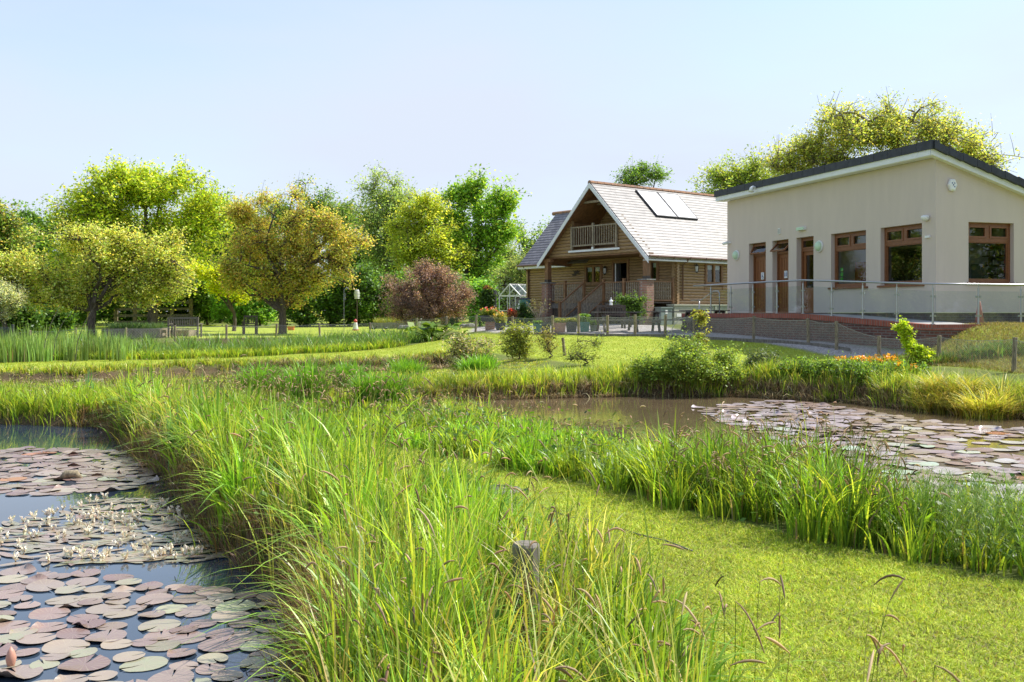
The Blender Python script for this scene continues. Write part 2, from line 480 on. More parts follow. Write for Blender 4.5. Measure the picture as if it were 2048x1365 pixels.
PATH = [(-1.9, 12.6), (-0.68, 10.95), (0.18, 9.9), (1.15, 8.35), (1.73, 7.3), (2.23, 6.63), (2.67, 6.12), (3.04, 5.8), (5, 4.3), (8, 1), (8, -3), (0.8, -3), (0.75, 3.2),
        (0.75, 4.6), (0.66, 5.4), (0.5, 6.6), (0.0, 8), (-0.57, 8.9), (-1.3, 9.9), (-1.95, 11.2), (-2.3, 12.2)]

def pip(poly, x, y):
    x = np.asarray(x); y = np.asarray(y)
    r = np.zeros(x.shape, bool)
    n = len(poly)
    for i in range(n):
        x1, y1 = poly[i]; x2, y2 = poly[(i + 1) % n]
        if y1 == y2: continue
        c = ((y1 > y) != (y2 > y)) & (x < (x2 - x1) * (y - y1) / (y2 - y1) + x1)
        r ^= c
    return r

def sdist(poly, x, y):
    """signed distance, negative inside"""
    x = np.asarray(x, float); y = np.asarray(y, float)
    d = np.full(x.shape, 1e9)
    n = len(poly)
    for i in range(n):
        x1, y1 = poly[i]; x2, y2 = poly[(i + 1) % n]
        ex, ey = x2 - x1, y2 - y1
        t = np.clip(((x - x1) * ex + (y - y1) * ey) / (ex * ex + ey * ey), 0, 1)
        d = np.minimum(d, np.hypot(x - x1 - t * ex, y - y1 - t * ey))
    return np.where(pip(poly, x, y), -d, d)

ANC = [(0, 0, .25), (-.5, 5, .28), (.5, 5, .3), (1.5, 5, .3), (3, 4, .3), (0, 8, .3), (1.5, 7.5, .3), (-1, 10, .3), (-2.5, 11, .3), (-1.5, 13, .3),
       (-3.5, 14, .3), (-4, 17, .3), (-3, 20, .25), (-6, 21, .2), (-10, 21, .16), (-18, 21, .16), (-2, 26, .2), (3, 25, .42), (-5, 27, .08), (-8, 25, .07), (-11, 24, .07), (-3, 30.5, .08), (-8, 27.5, .05), (-13, 25, .05), (-18, 24, .05), (-5.5, 29.5, .05), (-2.3, 31.2, .06), (0, 30, .42),
       (-12.6, 31.5, .2), (-18, 32, .2), (-7.3, 34.8, .28), (-14.3, 34, .28), (-8, 37.9, .35), (-3, 36.0, .45), (-14, 41, .15), (-8, 43, .3), (-3, 43, .7), (-22, 38, .2),
       (14, 16, .4), (20, 40, 1.4), (12, 35, 1.3), (-20, 60, 1.0), (0, 60, 1.05), (-20, 80, 1.3), (20, 90, 1.6), (-60, 60, .9), (60, 60, 1.5), (0, 150, 2),
       (-80, 150, 2), (80, 150, 2), (-60, 0, .3), (60, 0, .5), (0, -40, .3), (60, -40, .3), (-60, -40, .3), (18, 22, .8)]
for q in [(1507, 682, 32), (1617, 690, 29.5), (1673, 700, 28), (1758, 715, 26.5), (1877, 725, 24.5), (2027, 745, 22.5), (1330, 672, 34.5), (1270, 672, 35.3),
          (1215, 672, 36), (1157, 670, 37), (1105, 669, 38), (1025, 668, 40), (951, 664, 42.5), (893, 663, 45), (832, 664, 47.5), (740, 671, 50), (640, 675, 48),
          (552, 676, 47), (453, 680, 45), (350, 685, 43), (200, 690, 41), (900, 690, 37.3), (1000, 690, 35.5), (1300, 706, 30), (1150, 702, 31.5),
          (1480, 735, 25.3), (1650, 722, 25.5), (1850, 752, 22.2), (2040, 775, 20.5), (1500, 668, 35.5), (1700, 676, 30.5), (1830, 686, 27), (1300, 655, 42), (1150, 650, 45), (1050, 650, 48),
          (2000, 650, 26), (1925, 652, 26.2), (2110, 648, 26.5), (2220, 648, 26.5), (1990, 712, 23.8), (1880, 694, 25.4), (2110, 712, 23.6), (2000, 672, 25), (2110, 668, 25), (1440, 664, 37)]:
    p = at(*q); ANC.append(tuple(p))
AN = np.array(ANC, float)
def _solve():
    n = len(AN)
    D = np.hypot(AN[:, None, 0] - AN[None, :, 0], AN[:, None, 1] - AN[None, :, 1])
    K = np.zeros((n + 3, n + 3)); K[:n, :n] = D + np.eye(n) * -0.02
    Pm = np.c_[np.ones(n), AN[:, :2]]
    K[:n, n:] = Pm; K[n:, :n] = Pm.T
    return np.linalg.solve(K, np.r_[AN[:, 2], 0, 0, 0])
WS = _solve()
def hills(x, y):
    return 0.5 * np.sin(x * 1.7 + 0.6 * np.sin(y * 1.1)) * np.sin(y * 1.3 + 0.8 * np.sin(x * 0.9)) + 0.5 * np.sin(x * 4.1 + y * 2.2) * np.sin(y * 3.7 - x * 1.9)
def gz(x, y):
    x = np.atleast_1d(np.asarray(x, float)); y = np.atleast_1d(np.asarray(y, float))
    z = WS[-3] + WS[-2] * x + WS[-1] * y
    for i in range(len(AN)): z = z + WS[i] * np.hypot(x - AN[i, 0], y - AN[i, 1])
    far = np.hypot(x, y)
    z = np.where(far > 160, 2.0 + 0 * z, np.clip(z, .05, 6))
    z = z + 0.018 * hills(x, y)
    for P in PONDS:
        d = sdist(P, x, y) + 0.10 * hills(x * 1.3 + 3, y * 1.3)
        bank = np.clip(d / 0.30, 0, 1)
        z = np.where(d > 0, np.minimum(z, 0.0 + (z) * (0.25 + 0.75 * bank ** 0.5)), np.minimum(z, -np.clip(-d / 0.8, 0.04, 1) * 0.6))
    return z
def gz1(x, y): return float(gz(x, y)[0])
def atg(px, d):
    X = (px - CX) / FP * d
    return Vector((X, d, gz1(X, d)))

# mown grass, gravel and bare-earth areas (plan polygons)
MOWN = [PATH,
        [(-6.9, 21.2), (-5.9, 21.0), (-5.2, 22.8), (-6.4, 23.6)], [(-20, 20.5), (-9.6, 20.2), (-9.0, 22.6), (-13, 23.8), (-20, 23.6)],
        [(-2.6, 27.0), (-1.2, 26.6), (0.1, 27.5), (-1, 28.8), (-2.4, 28.6)],
        [(-18, 30.9), (-12.6, 31.2), (-10.5, 33.7), (-7.3, 34.8), (-3, 35.5), (-0.5, 33.5), (1.2, 29.5), (3, 25.6), (5.5, 24.2), (8.2, 25.5), (8.9, 26.2), (8.1, 28.9), (7.6, 31.6), (5.2, 34.4),
         (3.4, 35.9), (1.5, 37.9), (0, 39.8), (-1.6, 42), (-2.6, 41.5), (-5, 38.8), (-8, 37.6), (-14.3, 34.2), (-18, 33)],
        [(-70, 53), (-14, 45.5), (-11, 47.5), (-7, 50.5), (-4.4, 48.2), (-2.9, 45.6), (-1.7, 43.2), (-0.9, 47), (-1, 62), (-20, 66), (-70, 66)],
        [(30, 18), (11.2, 22.3), (9.2, 25.0), (9.7, 25.6), (12, 26.4), (30, 28)]]
GRAVEL = [(0, 40.0), (1.5, 38.2), (3.4, 36.2), (5.2, 34.7), (7.6, 31.9), (8.1, 29.3), (8.6, 27.2), (9.6, 25.3), (10.4, 25.7), (9.0, 32), (6.5, 39.5), (6.5, 46), (-1.5, 52.5), (-1.9, 44)]

def build_ground():
    def axis(a, b, fine0, fine1, st, growth=1.09):
        xs = list(np.arange(fine0, fine1, st)); s = st; x = xs[-1]
        while x < b: s *= growth; x += s; xs.append(x)
        s = st; x = fine0; left = []
        while x > a: s *= growth; x -= s; left.append(x)
        return np.array(left[::-1] + xs)
    xs = axis(-700, 700, -16, 15, 0.16); ys = axis(-120, 1500, 0, 46, 0.16)
    X, Y = np.meshgrid(xs, ys)
    Z = gz(X.ravel(), Y.ravel()).reshape(X.shape)
    nx, ny = len(xs), len(ys)
    V = np.stack([X, Y, Z], -1).reshape(-1, 3)
    i = np.arange(nx * ny).reshape(ny, nx)
    Fq = np.stack([i[:-1, :-1], i[:-1, 1:], i[1:, 1:], i[1:, :-1]], -1).reshape(-1, 4)
    x, y = V[:, 0], V[:, 1]
    mown = np.zeros(len(V))
    for P in MOWN: mown = np.maximum(mown, np.clip(0.5 - sdist(P, x, y) / 0.25, 0, 1))
    mown = np.where((y > 70) | (np.abs(x) > 60), 0.6, mown)
    grav = np.clip(0.5 - sdist(GRAVEL, x, y) / 0.3, 0, 1)
    wet = np.zeros(len(V))
    for P in PONDS: wet = np.maximum(wet, np.clip(1.0 - sdist(P, x, y) / 0.35, 0, 1))
    earth = np.clip(0.5 - sdist([(-14, 41.5), (-14, 45.5), (-7, 48.5), (-4.8, 47.5), (-7, 45.6)], x, y) / 0.6, 0, 1)
    earth = np.maximum(wet, earth)
    m, n, nd, lk = nm("ground_cover")
    a = N(nd, "ShaderNodeAttribute"); a.attribute_name = "Col"
    sp = N(nd, "ShaderNodeSeparateColor"); lk.new(a.outputs[0], sp.inputs[0])
    ge = N(nd, "ShaderNodeNewGeometry")
    n1 = N(nd, "ShaderNodeTexNoise", Scale=1.3, Detail=6.0, Roughness=0.65); lk.new(ge.outputs['Position'], n1.inputs[0])
    n2 = N(nd, "ShaderNodeTexNoise", Scale=38.0, Detail=3.0, Roughness=0.6); lk.new(ge.outputs['Position'], n2.inputs[0])
    vo = N(nd, "ShaderNodeTexVoronoi", Scale=26.0); lk.new(ge.outputs['Position'], vo.inputs['Vector'])
    def ramp(src, stops):
        r = N(nd, "ShaderNodeValToRGB"); e = r.color_ramp.elements
        e[0].position = stops[0][0]; e[0].color = (*stops[0][1], 1); e[1].position = stops[-1][0]; e[1].color = (*stops[-1][1], 1)
        for p, c in stops[1:-1]: x_ = e.new(p); x_.color = (*c, 1)
        lk.new(src, r.inputs[0]); return r.outputs[0]
    rough = ramp(n1.outputs[0], [(0.3, (0.075, 0.10, 0.02)), (0.5, (0.12, 0.15, 0.03)), (0.7, (0.15, 0.13, 0.05))])
    lawn = ramp(n1.outputs[0], [(0.28, (0.24, 0.30, 0.035)), (0.5, (0.30, 0.36, 0.04)), (0.72, (0.40, 0.42, 0.08))])
    lawn = mix_rgb(nd, lk, 0.55, lawn, ramp(n2.outputs[0], [(0.3, (0.22, 0.25, 0.18)), (0.7, (0.8, 0.82, 0.7))]), 'OVERLAY')
    grv = ramp(vo.outputs['Color'], [(0.1, (0.20, 0.18, 0.17)), (0.5, (0.36, 0.33, 0.31)), (0.9, (0.52, 0.49, 0.46))])
    ear = ramp(n2.outputs[0], [(0.3, (0.045, 0.03, 0.018)), (0.7, (0.13, 0.085, 0.05))])
    c = mix_rgb(nd, lk, sp.outputs[0], rough, lawn)
    c = mix_rgb(nd, lk, sp.outputs[1], c, grv)
    c = mix_rgb(nd, lk, sp.outputs[2], c, ear)
    p = N(nd, "ShaderNodeBsdfPrincipled"); p.inputs['Roughness'].default_value = 0.9; p.inputs['Specular IOR Level'].default_value = 0.2
    lk.new(c, p.inputs['Base Color'])
    b = N(nd, "ShaderNodeBump", Strength=0.55, Distance=0.03); lk.new(n2.outputs[0], b.inputs['Height']); lk.new(b.outputs[0], p.inputs['Normal'])
    o = N(nd, "ShaderNodeOutputMaterial"); lk.new(p.outputs[0], o.inputs[0])
    g = bulk("ground", V, Fq, np.stack([mown, grav, earth], -1), m, smooth=True)
    tag(g, kind='structure')
build_ground()

def sheet(name, x0, x1, y0, y1, z, mat):
    mb = MB(); mb.add([(x0, y0, z), (x1, y0, z), (x1, y1, z), (x0, y1, z)], [(0, 1, 2, 3)])
    o = obj(name, mb, mat); tag(o, kind='structure')
WA = watermat("sky_tinted_water", (0.028, 0.045, 0.07), 0.015, 0.03)  # blue base colour paints in the sky's reflection
WB = watermat("muddy_pond_water", (0.13, 0.095, 0.055), 0.05, 0.16, 7.0)
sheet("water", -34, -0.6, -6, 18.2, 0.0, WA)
sheet("water", -3.6, 18, 1.5, 23.8, -0.004, WB)
sheet("water", -26, -0.8, 24, 35.4, 0.0, WB)

# ------------------------------------------------------------------ building helpers
def box_part(name, F, u0, u1, v0, v1, z0, z1, mat, parent):
    return obj(name, MB().box(F, u0, u1, v0, v1, z0, z1), mat, parent)

def wall_grid(mb, F, U0, U1, Z0, ztop, th, ops, mi=0):
    """wall in frame F: u along, v 0..th inward, openings (u0,u1,z0,z1)"""
    us = sorted({U0, U1} | {q for o_ in ops for q in (o_[0], o_[1])})
    zs = sorted({Z0} | {q for o_ in ops for q in (o_[2], o_[3])})
    for i in range(len(us) - 1):
        a, b = us[i], us[i + 1]
        for j in range(len(zs)):
            z0 = zs[j]; last = j == len(zs) - 1
            za, zb = (ztop(a), ztop(b)) if last else (zs[j + 1], zs[j + 1])
            mu, mz = (a + b) / 2, z0 + 0.01
            if any(o_[0] < mu < o_[1] and o_[2] < mz < o_[3] for o_ in ops): continue
            mb.add([F(a, 0, z0), F(b, 0, z0), F(b, 0, zb), F(a, 0, za)], [(0, 1, 2, 3)], mi)
            mb.add([F(a, th, z0), F(b, th, z0), F(b, th, zb), F(a, th, za)], [(3, 2, 1, 0)], mi)
            if last: mb.add([F(a, 0, za), F(b, 0, zb), F(b, th, zb), F(a, th, za)], [(0, 1, 2, 3)], mi)
    for a, b, z0, z1 in ops:
        mb.add([F(a, 0, z0), F(a, th, z0), F(a, th, z1), F(a, 0, z1)], [(0, 1, 2, 3)], mi)
        mb.add([F(b, 0, z0), F(b, th, z0), F(b, th, z1), F(b, 0, z1)], [(0, 1, 2, 3)], mi)
        mb.add([F(a, 0, z1), F(b, 0, z1), F(b, th, z1), F(a, th, z1)], [(0, 1, 2, 3)], mi)
        mb.add([F(a, 0, z0), F(b, 0, z0), F(b, th, z0), F(a, th, z0)], [(0, 1, 2, 3)], mi)
    for e in (U0, U1):
        mb.add([F(e, 0, Z0), F(e, th, Z0), F(e, th, ztop(e)), F(e, 0, ztop(e))], [(0, 1, 2, 3)], mi)

def rect_frame(mb, F, a0, a1, z0, z1, v, w_, d, mi=0):
    mb.box(F, a0, a1, v, v + d, z1 - w_, z1, mi); mb.box(F, a0, a1, v, v + d, z0, z0 + w_, mi)
    mb.box(F, a0, a0 + w_, v, v + d, z0 + w_, z1 - w_, mi); mb.box(F, a1 - w_, a1, v, v + d, z0 + w_, z1 - w_, mi)

# ------------------------------------------------------------------ the rendered shed-roof building
def build_shed():
    C0 = (11.84, 28.0)
    a = (-.297, .955); b = (.955, .297)
    Fs = frame((C0[0], C0[1], 0), a, b); Fr = frame((C0[0], C0[1], 0), b, a)
    T = thing("rendered_building", "cream rendered single storey building with dark tiled lean roof and brown joinery", "building", Fs(0, 0, 1.0))
    L = 11.6; TH = 0.3
    wins = [(0.565, 2.387, 2.72, 4.46), (3.08, 4.876, 2.72, 4.46)]
    doors = [(5.85, 6.855, 1.9, 4.48), (7.35, 8.38, 1.9, 4.48), (8.82, 9.99, 1.9, 4.48)]
    mb = MB()
    wall_grid(mb, Fs, 0, L, 1.9, lambda u: 6.24, TH, wins + doors)
    sl_ = lambda u: 6.24 - 0.307 * u
    wall_grid(mb, Fr, TH + .001, 9.0, 1.9, sl_, TH, [(1.11, 2.70, 2.76, 4.47)])
    wall_grid(mb, frame(Fs(L, 0, 0), b, (-a[0], -a[1])), TH + .001, 9.0, 1.9, sl_, TH, [])
    mb.box(Fs, 0, L, 8.7, 9.0, 1.9, 3.45)
    obj("wall", mb, M['render'], T)
    mb = MB()
    mb.box(Fs, -0.0 + .02, L - .02, .02, 9.0, 0.6, 1.895)
    obj("brick_plinth", mb, M['plinth'], T)
    mb = MB(); mb.box(Fs, TH, L - TH, TH, 8.7, 1.905, 1.93)
    obj("floor_slab", mb, M['greywood'], T)
    mb = MB()
    mb.box(Fs, TH + .01, 5.55, 4.8, 4.9, 1.94, 4.9); mb.box(Fs, 5.55, 5.65, TH + .02, 4.9, 1.94, 4.9)
    mb.box(Fs, TH + .01, 5.65, TH + .02, 4.9, 4.75, 4.82)
    obj("inner_wall", mb, M['interior'], T)
    # dark shelving and wall things seen through the windows
    mb = MB()
    mb.box(Fs, 1.8, 3.15, 4.70, 4.78, 1.94, 4.3)
    for k in range(7): mb.box(Fs, 1.8, 3.15, 4.45, 4.70, 2.2 + k * .3, 2.23 + k * .3)
    sh = obj("shelf_rack", mb, M['black'], T)
    mb = MB()
    for k in range(7):
        for q in range(11):
            if rnd.random() < .75:
                h = rnd.uniform(.08, .2); v0 = 1.85 + q * .115
                mb.box(Fs, v0, v0 + .07, 4.48, 4.6, 2.232 + k * .3, 2.232 + k * .3 + h, rnd.randrange(4))
    obj("stock", mb, [M['white'], M['stone'], M['greybox'], M['red']], sh)
    mb = MB(); mb.box(Fs, 3.45, 3.95, 4.74, 4.79, 3.0, 3.5, 0)
    obj("picture", mb, M['greybox'], T)
    obj("notice_board", MB().box(Fs, 5.48, 5.54, 2.4, 4.3, 2.7, 4.1), M['darkwood'], T)
    obj("red_cabinet", MB().box(Fs, 5.2, 5.54, 1.4, 2.0, 2.5, 3.6), M['red'], T)
    mb = MB(); mb.box(Fs, .5, 5.2, .9, 1.6, 2.5, 2.6)
    obj("counter", mb, M['darkwood'], T)
    # windows
    def window(F, a0, a1, z0, z1, d=.14):
        fr = MB(); rect_frame(fr, F, a0, a1, z0, z1, d, .085, .09)
        zt = z1 - .55
        fr.box(F, a0 + .085, a1 - .085, d, d + .09, zt, zt + .11)
        mu = (a0 + a1) / 2
        fr.box(F, mu - .06, mu + .06, d, d + .09, zt + .11, z1 - .085)
        for x0, x1 in ((a0 + .085, mu - .06), (mu + .06, a1 - .085)):
            rect_frame(fr, F, x0, x1, zt + .11, z1 - .085, d - .018, .055, .05)
        rect_frame(fr, F, a0 + .085, a1 - .085, z0 + .085, zt, d + .02, .03, .05)
        o_ = obj("window", fr, M['frame'], T)
        pn = MB(); pn.box(F, a0 + .09, a1 - .09, d + .05, d + .056, z0 + .09, z1 - .09)
        obj("pane", pn, M['window'], o_)
        s_ = MB(); s_.box(F, a0 - .1, a1 + .1, -.06, d - .003, z0 - .06, z0 - .003)
        obj("sill", s_, M['frame'], o_)
        return o_
    for q in wins: window(Fs, *q)
    w3 = window(Fr, 1.11, 2.70, 2.76, 4.47)
    nb = MB()
    for k in range(3): nb.box(Fs, 4.62, 4.76, .27, .28, 2.92 + k * .16, 3.04 + k * .16)
    obj("green_notice", nb, M['green'], T)
    # doors
    for k, (a0, a1, z0, z1) in enumerate(doors):
        d = .24
        mb = MB(); rect_frame(mb, Fs, a0, a1, z0, z1, d - .05, .07, .12)
        zt = z1 - .48
        mb.box(Fs, a0 + .07, a1 - .07, d - .05, d + .07, zt, zt + .09)
        fr = obj("door_frame", mb, M['frame'], T)
        tr = MB()
        if k:   # open top-hung fanlight
            hz, oz = z1 - .09, .30 if k == 1 else .16
            A = [Fs(a0 + .08, d - .06, hz), Fs(a1 - .08, d - .06, hz), Fs(a1 - .08, d - .06 - oz, zt + .10), Fs(a0 + .08, d - .06 - oz, zt + .10)]
            for i in range(4): tr.bar(A[i], A[(i + 1) % 4], .06, .05)
        else:
            rect_frame(tr, Fs, a0 + .07, a1 - .07, zt + .09, z1 - .07, d - .07, .05, .05)
            A = [Fs(a0 + .1, d - .05, z1 - .1), Fs(a1 - .1, d - .05, z1 - .1), Fs(a1 - .1, d - .05, zt + .11), Fs(a0 + .1, d - .05, zt + .11)]
        to = obj("fanlight", tr, M['frame'], T)
        obj("pane", MB().add(A, [(0, 1, 2, 3)]), M['window'], to)
        db = MB()
        if k == 0:
            rect_frame(db, Fs, a0 + .075, a1 - .075, z0 + .02, zt, d, .13, .06)
            db.box(Fs, a0 + .2, a1 - .2, d + .01, d + .05, z0 + .15, z0 + .85)
            do = obj("door", db, M['doorwood'], T)
            obj("pane", MB().box(Fs, a0 + .2, a1 - .2, d + .02, d + .026, z0 + .86, zt - .13), M['window'], do)
        else:
            db.box(Fs, a0 + .075, a1 - .075, d + .01, d + .06, z0 + .02, zt)
            rect_frame(db, Fs, a0 + .075, a1 - .075, z0 + .02, zt - .002, d - .005, .14, .03)
            for g in range(5):
                gx = a0 + .24 + g * (a1 - a0 - .48) / 4
                db.box(Fs, gx - .012, gx + .012, d + .0, d + .012, z0 + .17, zt - .15)
            do = obj("door", db, M['doorwood'], T)
            u = (a0 + a1) / 2; z = z0 + 1.36
            sg = MB(); sg.box(Fs, u - .1, u + .1, d - .020, d - .008, z - .13, z + .13, 0)
            v0 = d - .026
            def disc(uc, zc, r, r2=0):
                n_ = 14; P = []
                for i in range(n_):
                    t = 2 * PI * i / n_; P.append(Fs(uc + r * math.cos(t), v0, zc + r * math.sin(t)))
                if not r2: sg.add(P, [tuple(range(n_))], 1)
                else:
                    Q = [Fs(uc + r2 * math.cos(2 * PI * i / n_), v0, zc + r2 * math.sin(2 * PI * i / n_)) for i in range(n_)]
                    sg.add(P + Q, [(i, (i + 1) % n_, n_ + (i + 1) % n_, n_ + i) for i in range(n_)], 1)
            def ln(u0_, z0_, u1_, z1_, w_=.012):
                sg.bar(Fs(u0_, v0, z0_), Fs(u1_, v0, z1_), w_, .006, 1, up=Vector((b[0], b[1], 0)))
            if k == 2:     # wheelchair symbol
                disc(u + .01, z + .085, .018); disc(u + .0, z - .045, .055, .042)
                ln(u + .012, z + .06, u + .012, z - .02, .02); ln(u + .012, z - .02, u - .045, z - .02, .016); ln(u - .045, z - .02, u - .065, z - .09, .014)
            else:          # two figures and the word below
                for du in (-.045, .045):
                    disc(u + du, z + .085, .018); ln(u + du, z + .06, u + du, z - .0, .035); ln(u + du - .012, z, u + du - .012, z - .07); ln(u + du + .012, z, u + du + .012, z - .07)
            obj("sign", sg, [M['white'], M['bluemark']], do)
        hb = MB(); hb.tube([Fs(a0 + .17, d - .06, z0 + 1.02), Fs(a0 + .30, d - .06, z0 + 1.02)], .012, 6); hb.tube([Fs(a0 + .17, d - .06, z0 + 1.02), Fs(a0 + .17, d + .01, z0 + 1.02)], .01, 6)
        obj("handle", hb, M['steel'], do)
    # roof
    mb = MB()
    k_ = .307
    def S(u, v, dz): return Fs(u, v, 6.36 - k_ * v + dz)
    def slab(u0, u1, v0, v1, d0, d1, mi=0):
        mb.hexa([S(u0, v0, d0), S(u1, v0, d0), S(u1, v1, d0), S(u0, v1, d0), S(u0, v0, d1), S(u1, v0, d1), S(u1, v1, d1), S(u0, v1, d1)], mi)
    slab(-.2, L + .25, -.3, 9.3, .02, .10)
    n = 20
    for i in range(n):    # tile courses
        v0 = -.32 + i * 9.6 / n
        slab(-.3, L + .33, v0, v0 + 9.6 / n + .03, .105, .135 + .0)
        mb.hexa([S(-.34, v0, -.02), S(-.18, v0, -.02), S(-.18, v0 + .47, -.045), S(-.34, v0 + .47, -.045), S(-.34, v0, .19), S(-.18, v0, .19), S(-.18, v0 + .47, .155), S(-.34, v0 + .47, .155)])
    u = -.3
    while u < L + .3:
        w_ = min(.62, L + .34 - u)
        mb.box(Fs, u + .006, u + w_ - .006, -.40, -.12, 6.42, 6.66 + rnd.uniform(-.006, .006)); u += .62
    obj("roof", mb, M['darktile'], T)
    mb = MB()
    mb.box(Fs, -.22, L + .28, -.36, -.33, 6.26, 6.44); mb.box(Fs, -.2, L + .25, -.33, -.003, 6.245, 6.27)
    def W(u, v, dz): return Fs(u, v, 6.27 - k_ * v + dz)
    mb.hexa([W(-.23, -.36, -.10), W(-.20, -.36, -.10), W(-.20, 9.2, -.10), W(-.23, 9.2, -.10), W(-.23, -.36, .10), W(-.20, -.36, .10), W(-.20, 9.2, .10), W(-.23, 9.2, .10)])
    mb.hexa([W(-.20, -.3, -.08), W(-.002, -.3, -.08), W(-.002, 9.2, -.08), W(-.20, 9.2, -.08), W(-.20, -.3, -.05), W(-.002, -.3, -.05), W(-.002, 9.2, -.05), W(-.20, 9.2, -.05)])
    obj("fascia", mb, M['whitewood'], T)
    # wall fittings, each a part of the building
    def globe(u, z):
        ax = (Vector((a[0], a[1], 0)), Vector((0, 0, 1)), Vector((-b[0], -b[1], 0)))
        o_ = obj("wall_light", MB().lathe(Fs(u, 0, z), [(.19, 0), (.2, .03), (.19, .06)], 18, ax=ax), M['white'], T, smooth=False)
        obj("diffuser", MB().lathe(Fs(u, -.055, z), [(.165, 0), (.16, .04), (.12, .085), (.06, .105), (.01, .11)], 18, ax=ax), M['lampgreen'], o_, smooth=True)
    def su(px): r = (px - CX) / FP; return (C0[0] - C0[1] * r) / (.297 + .955 * r)
    def sz(px, py): return EYE + (HY - py) / FP * (C0[1] + .955 * su(px))
    globe(su(1640), sz(1640, 493)); globe(su(1474), sz(1474, 511))
    u, z = su(1605), sz(1605, 458)
    e = obj("exit_light", MB().box(Fs, u - .22, u + .22, -.09, -.002, z - .05, z + .06), M['white'], T)
    obj("diffuser", MB().box(Fs, u - .2, u + .2, -.12, -.092, z - .05, z + .045), M['lampgreen'], e)
    u, z = su(1559), sz(1559, 463)
    v_ = MB().box(Fs, u - .07, u + .07, -.03, -.002, z - .1, z + .1)
    for k in range(4): v_.box(Fs, u - .055, u + .055, -.038, -.03, z - .075 + k * .04, z - .055 + k * .04, 1)
    obj("vent", v_, [M['white'], M['stone']], T)
    u, z = su(1855), sz(1855, 436)
    obj("sensor", MB().lathe(Fs(u, -.08, z), [(.05, -.09), (.10, -.05), (.12, 0), (.11, .05), (.05, .07)], 12), M['white'], T, smooth=True)
    u, z = su(1857), sz(1857, 474)
    obj("bracket", MB().box(Fs, u - .09, u + .09, -.06, -.002, z - .03, z + .03), M['white'], T)
    u, z = su(1461), sz(1461, 486)
    cm = MB().tube([Fs(u, 0, z), Fs(u, -.12, z)], .04, 8); cm.tube([Fs(u + .02, -.12, z), Fs(u + .2, -.2, z - .03)], [.06, .055], 10)
    cb = obj("security_camera", cm, M['white'], T)
    obj("lens", MB().tube([Fs(u + .2, -.2, z - .03), Fs(u + .215, -.206, z - .032)], .045, 10), M['black'], cb)
    u = su(1530)
    cm = MB().tube([Fs(u, -.36, 6.42), Fs(u, -.5, 6.46), Fs(u, -.56, 6.42), Fs(u - .02, -.58, 6.28)], [.05, .05, .06, .10], 10)
    obj("floodlight", cm, M['white'], T, smooth=True)
    # hexagonal alarm box on the right wall
    q = ((1902 - CX) / FP * C0[1] - C0[0]) / (.955 - .297 * (1902 - CX) / FP)
    z = EYE + (HY - 371) / FP * (C0[1] + .297 * q)
    ax = (Vector((b[0], b[1], 0)), Vector((0, 0, 1)), Vector((-a[0], -a[1], 0)))
    al = obj("alarm_box", MB().lathe(Fr(q, 0, z), [(.15, 0), (.17, .03), (.165, .08), (.13, .10)], 6, ax=ax, sq=(.9, 1.1)), M['white'], T)
    mk = MB()
    for du, dz in ((-.04, .05), (.04, .05), (0, 0), (.04, -.05), (-.0, .0)):
        mk.lathe(Fr(q + du, -.10, z + dz), [(.02, 0), (.02, .004)], 8, ax=ax)
    obj("mark", mk, M['bluemark'], al)

    # ------------- raised terrace with its brick retaining wall
    TT = thing("brick_terrace", "raised concrete terrace and ramp edged with red brick in front of the cream building", "terrace", Fs(0, -1.8, 1.0))
    def zt(u): return 1.86 if u >= 4 else 1.86 - .28 * ((4 - u) / 5.8) ** 1.0
    us = [11.9, 9, 7, 5.5, 4.4, 3.4, 2.4, 1.2, 0, -1.2, -1.8]
    top, band, wall_ = MB(), MB(), MB()
    for i in range(len(us) - 1):
        u0, u1 = us[i], us[i + 1]
        z0, z1 = zt(u0), zt(u1)
        e0, e1 = -1.58, (-1.58 if u1 > -1.6 else -1.58)
        top.add([Fs(u0, e0, z0), Fs(u1, e1, z1), Fs(u1, .02, z1), Fs(u0, .02, z0)], [(0, 1, 2, 3)])
        def seg(m_, va, vb, lo0, lo1, hi0, hi1):
            m_.hexa([Fs(u0, va, lo0), Fs(u1, va, lo1), Fs(u1, vb, lo1), Fs(u0, vb, lo0), Fs(u0, va, hi0), Fs(u1, va, hi1), Fs(u1, vb, hi1), Fs(u0, vb, hi0)])
        seg(band, -1.83, -1.58, z0 - .13, z1 - .13, z0 + .02, z1 + .02)
        seg(wall_, -1.80, -1.60, .5, .5, z0 - .132, z1 - .132)
    for (v0, v1) in ((-1.8, 10),):
        top.add([Fs(-1.58, -1.58, 1.58), Fs(-.0, -1.58, 1.576), Fs(-.0, v1, 1.576), Fs(-1.58, v1, 1.58)], [(0, 1, 2, 3)])
        band.box(Fs, -2.03, -1.78 - .022, -1.83, v1, 1.45, 1.6)
        wall_.box(Fs, -2.0, -1.803, -1.80, v1, .5, 1.448)
    obj("terrace_slab", top, M['concrete'], TT); obj("coping", band, M['soldier'], TT); obj("retaining_wall", wall_, M['brick'], TT)

    # ------------- steel and glass balustrade
    BB = thing("glass_balustrade", "steel and clear glass balustrade along the brick terrace edge", "balustrade", Fs(0, -1.7, 1.6))
    pts = []
    for px in (1385, 1419, 1459, 1503, 1551, 1603, 1660, 1722, 1790):
        r = (px - CX) / FP; u = (10.17 - 27.5 * r) / (.297 + .955 * r)
        pts.append(Fs(u, -1.7, zt(u) + .02))
    pts.append(Fs(-1.9, -1.7, 1.60))
    for px in (1956, 2041, 2128, 2215):
        r = (px - CX) / FP; q = (26.2 * r - 12.4) / (.955 - .297 * r)
        pts.append(Fs(-1.9, q, 1.60))
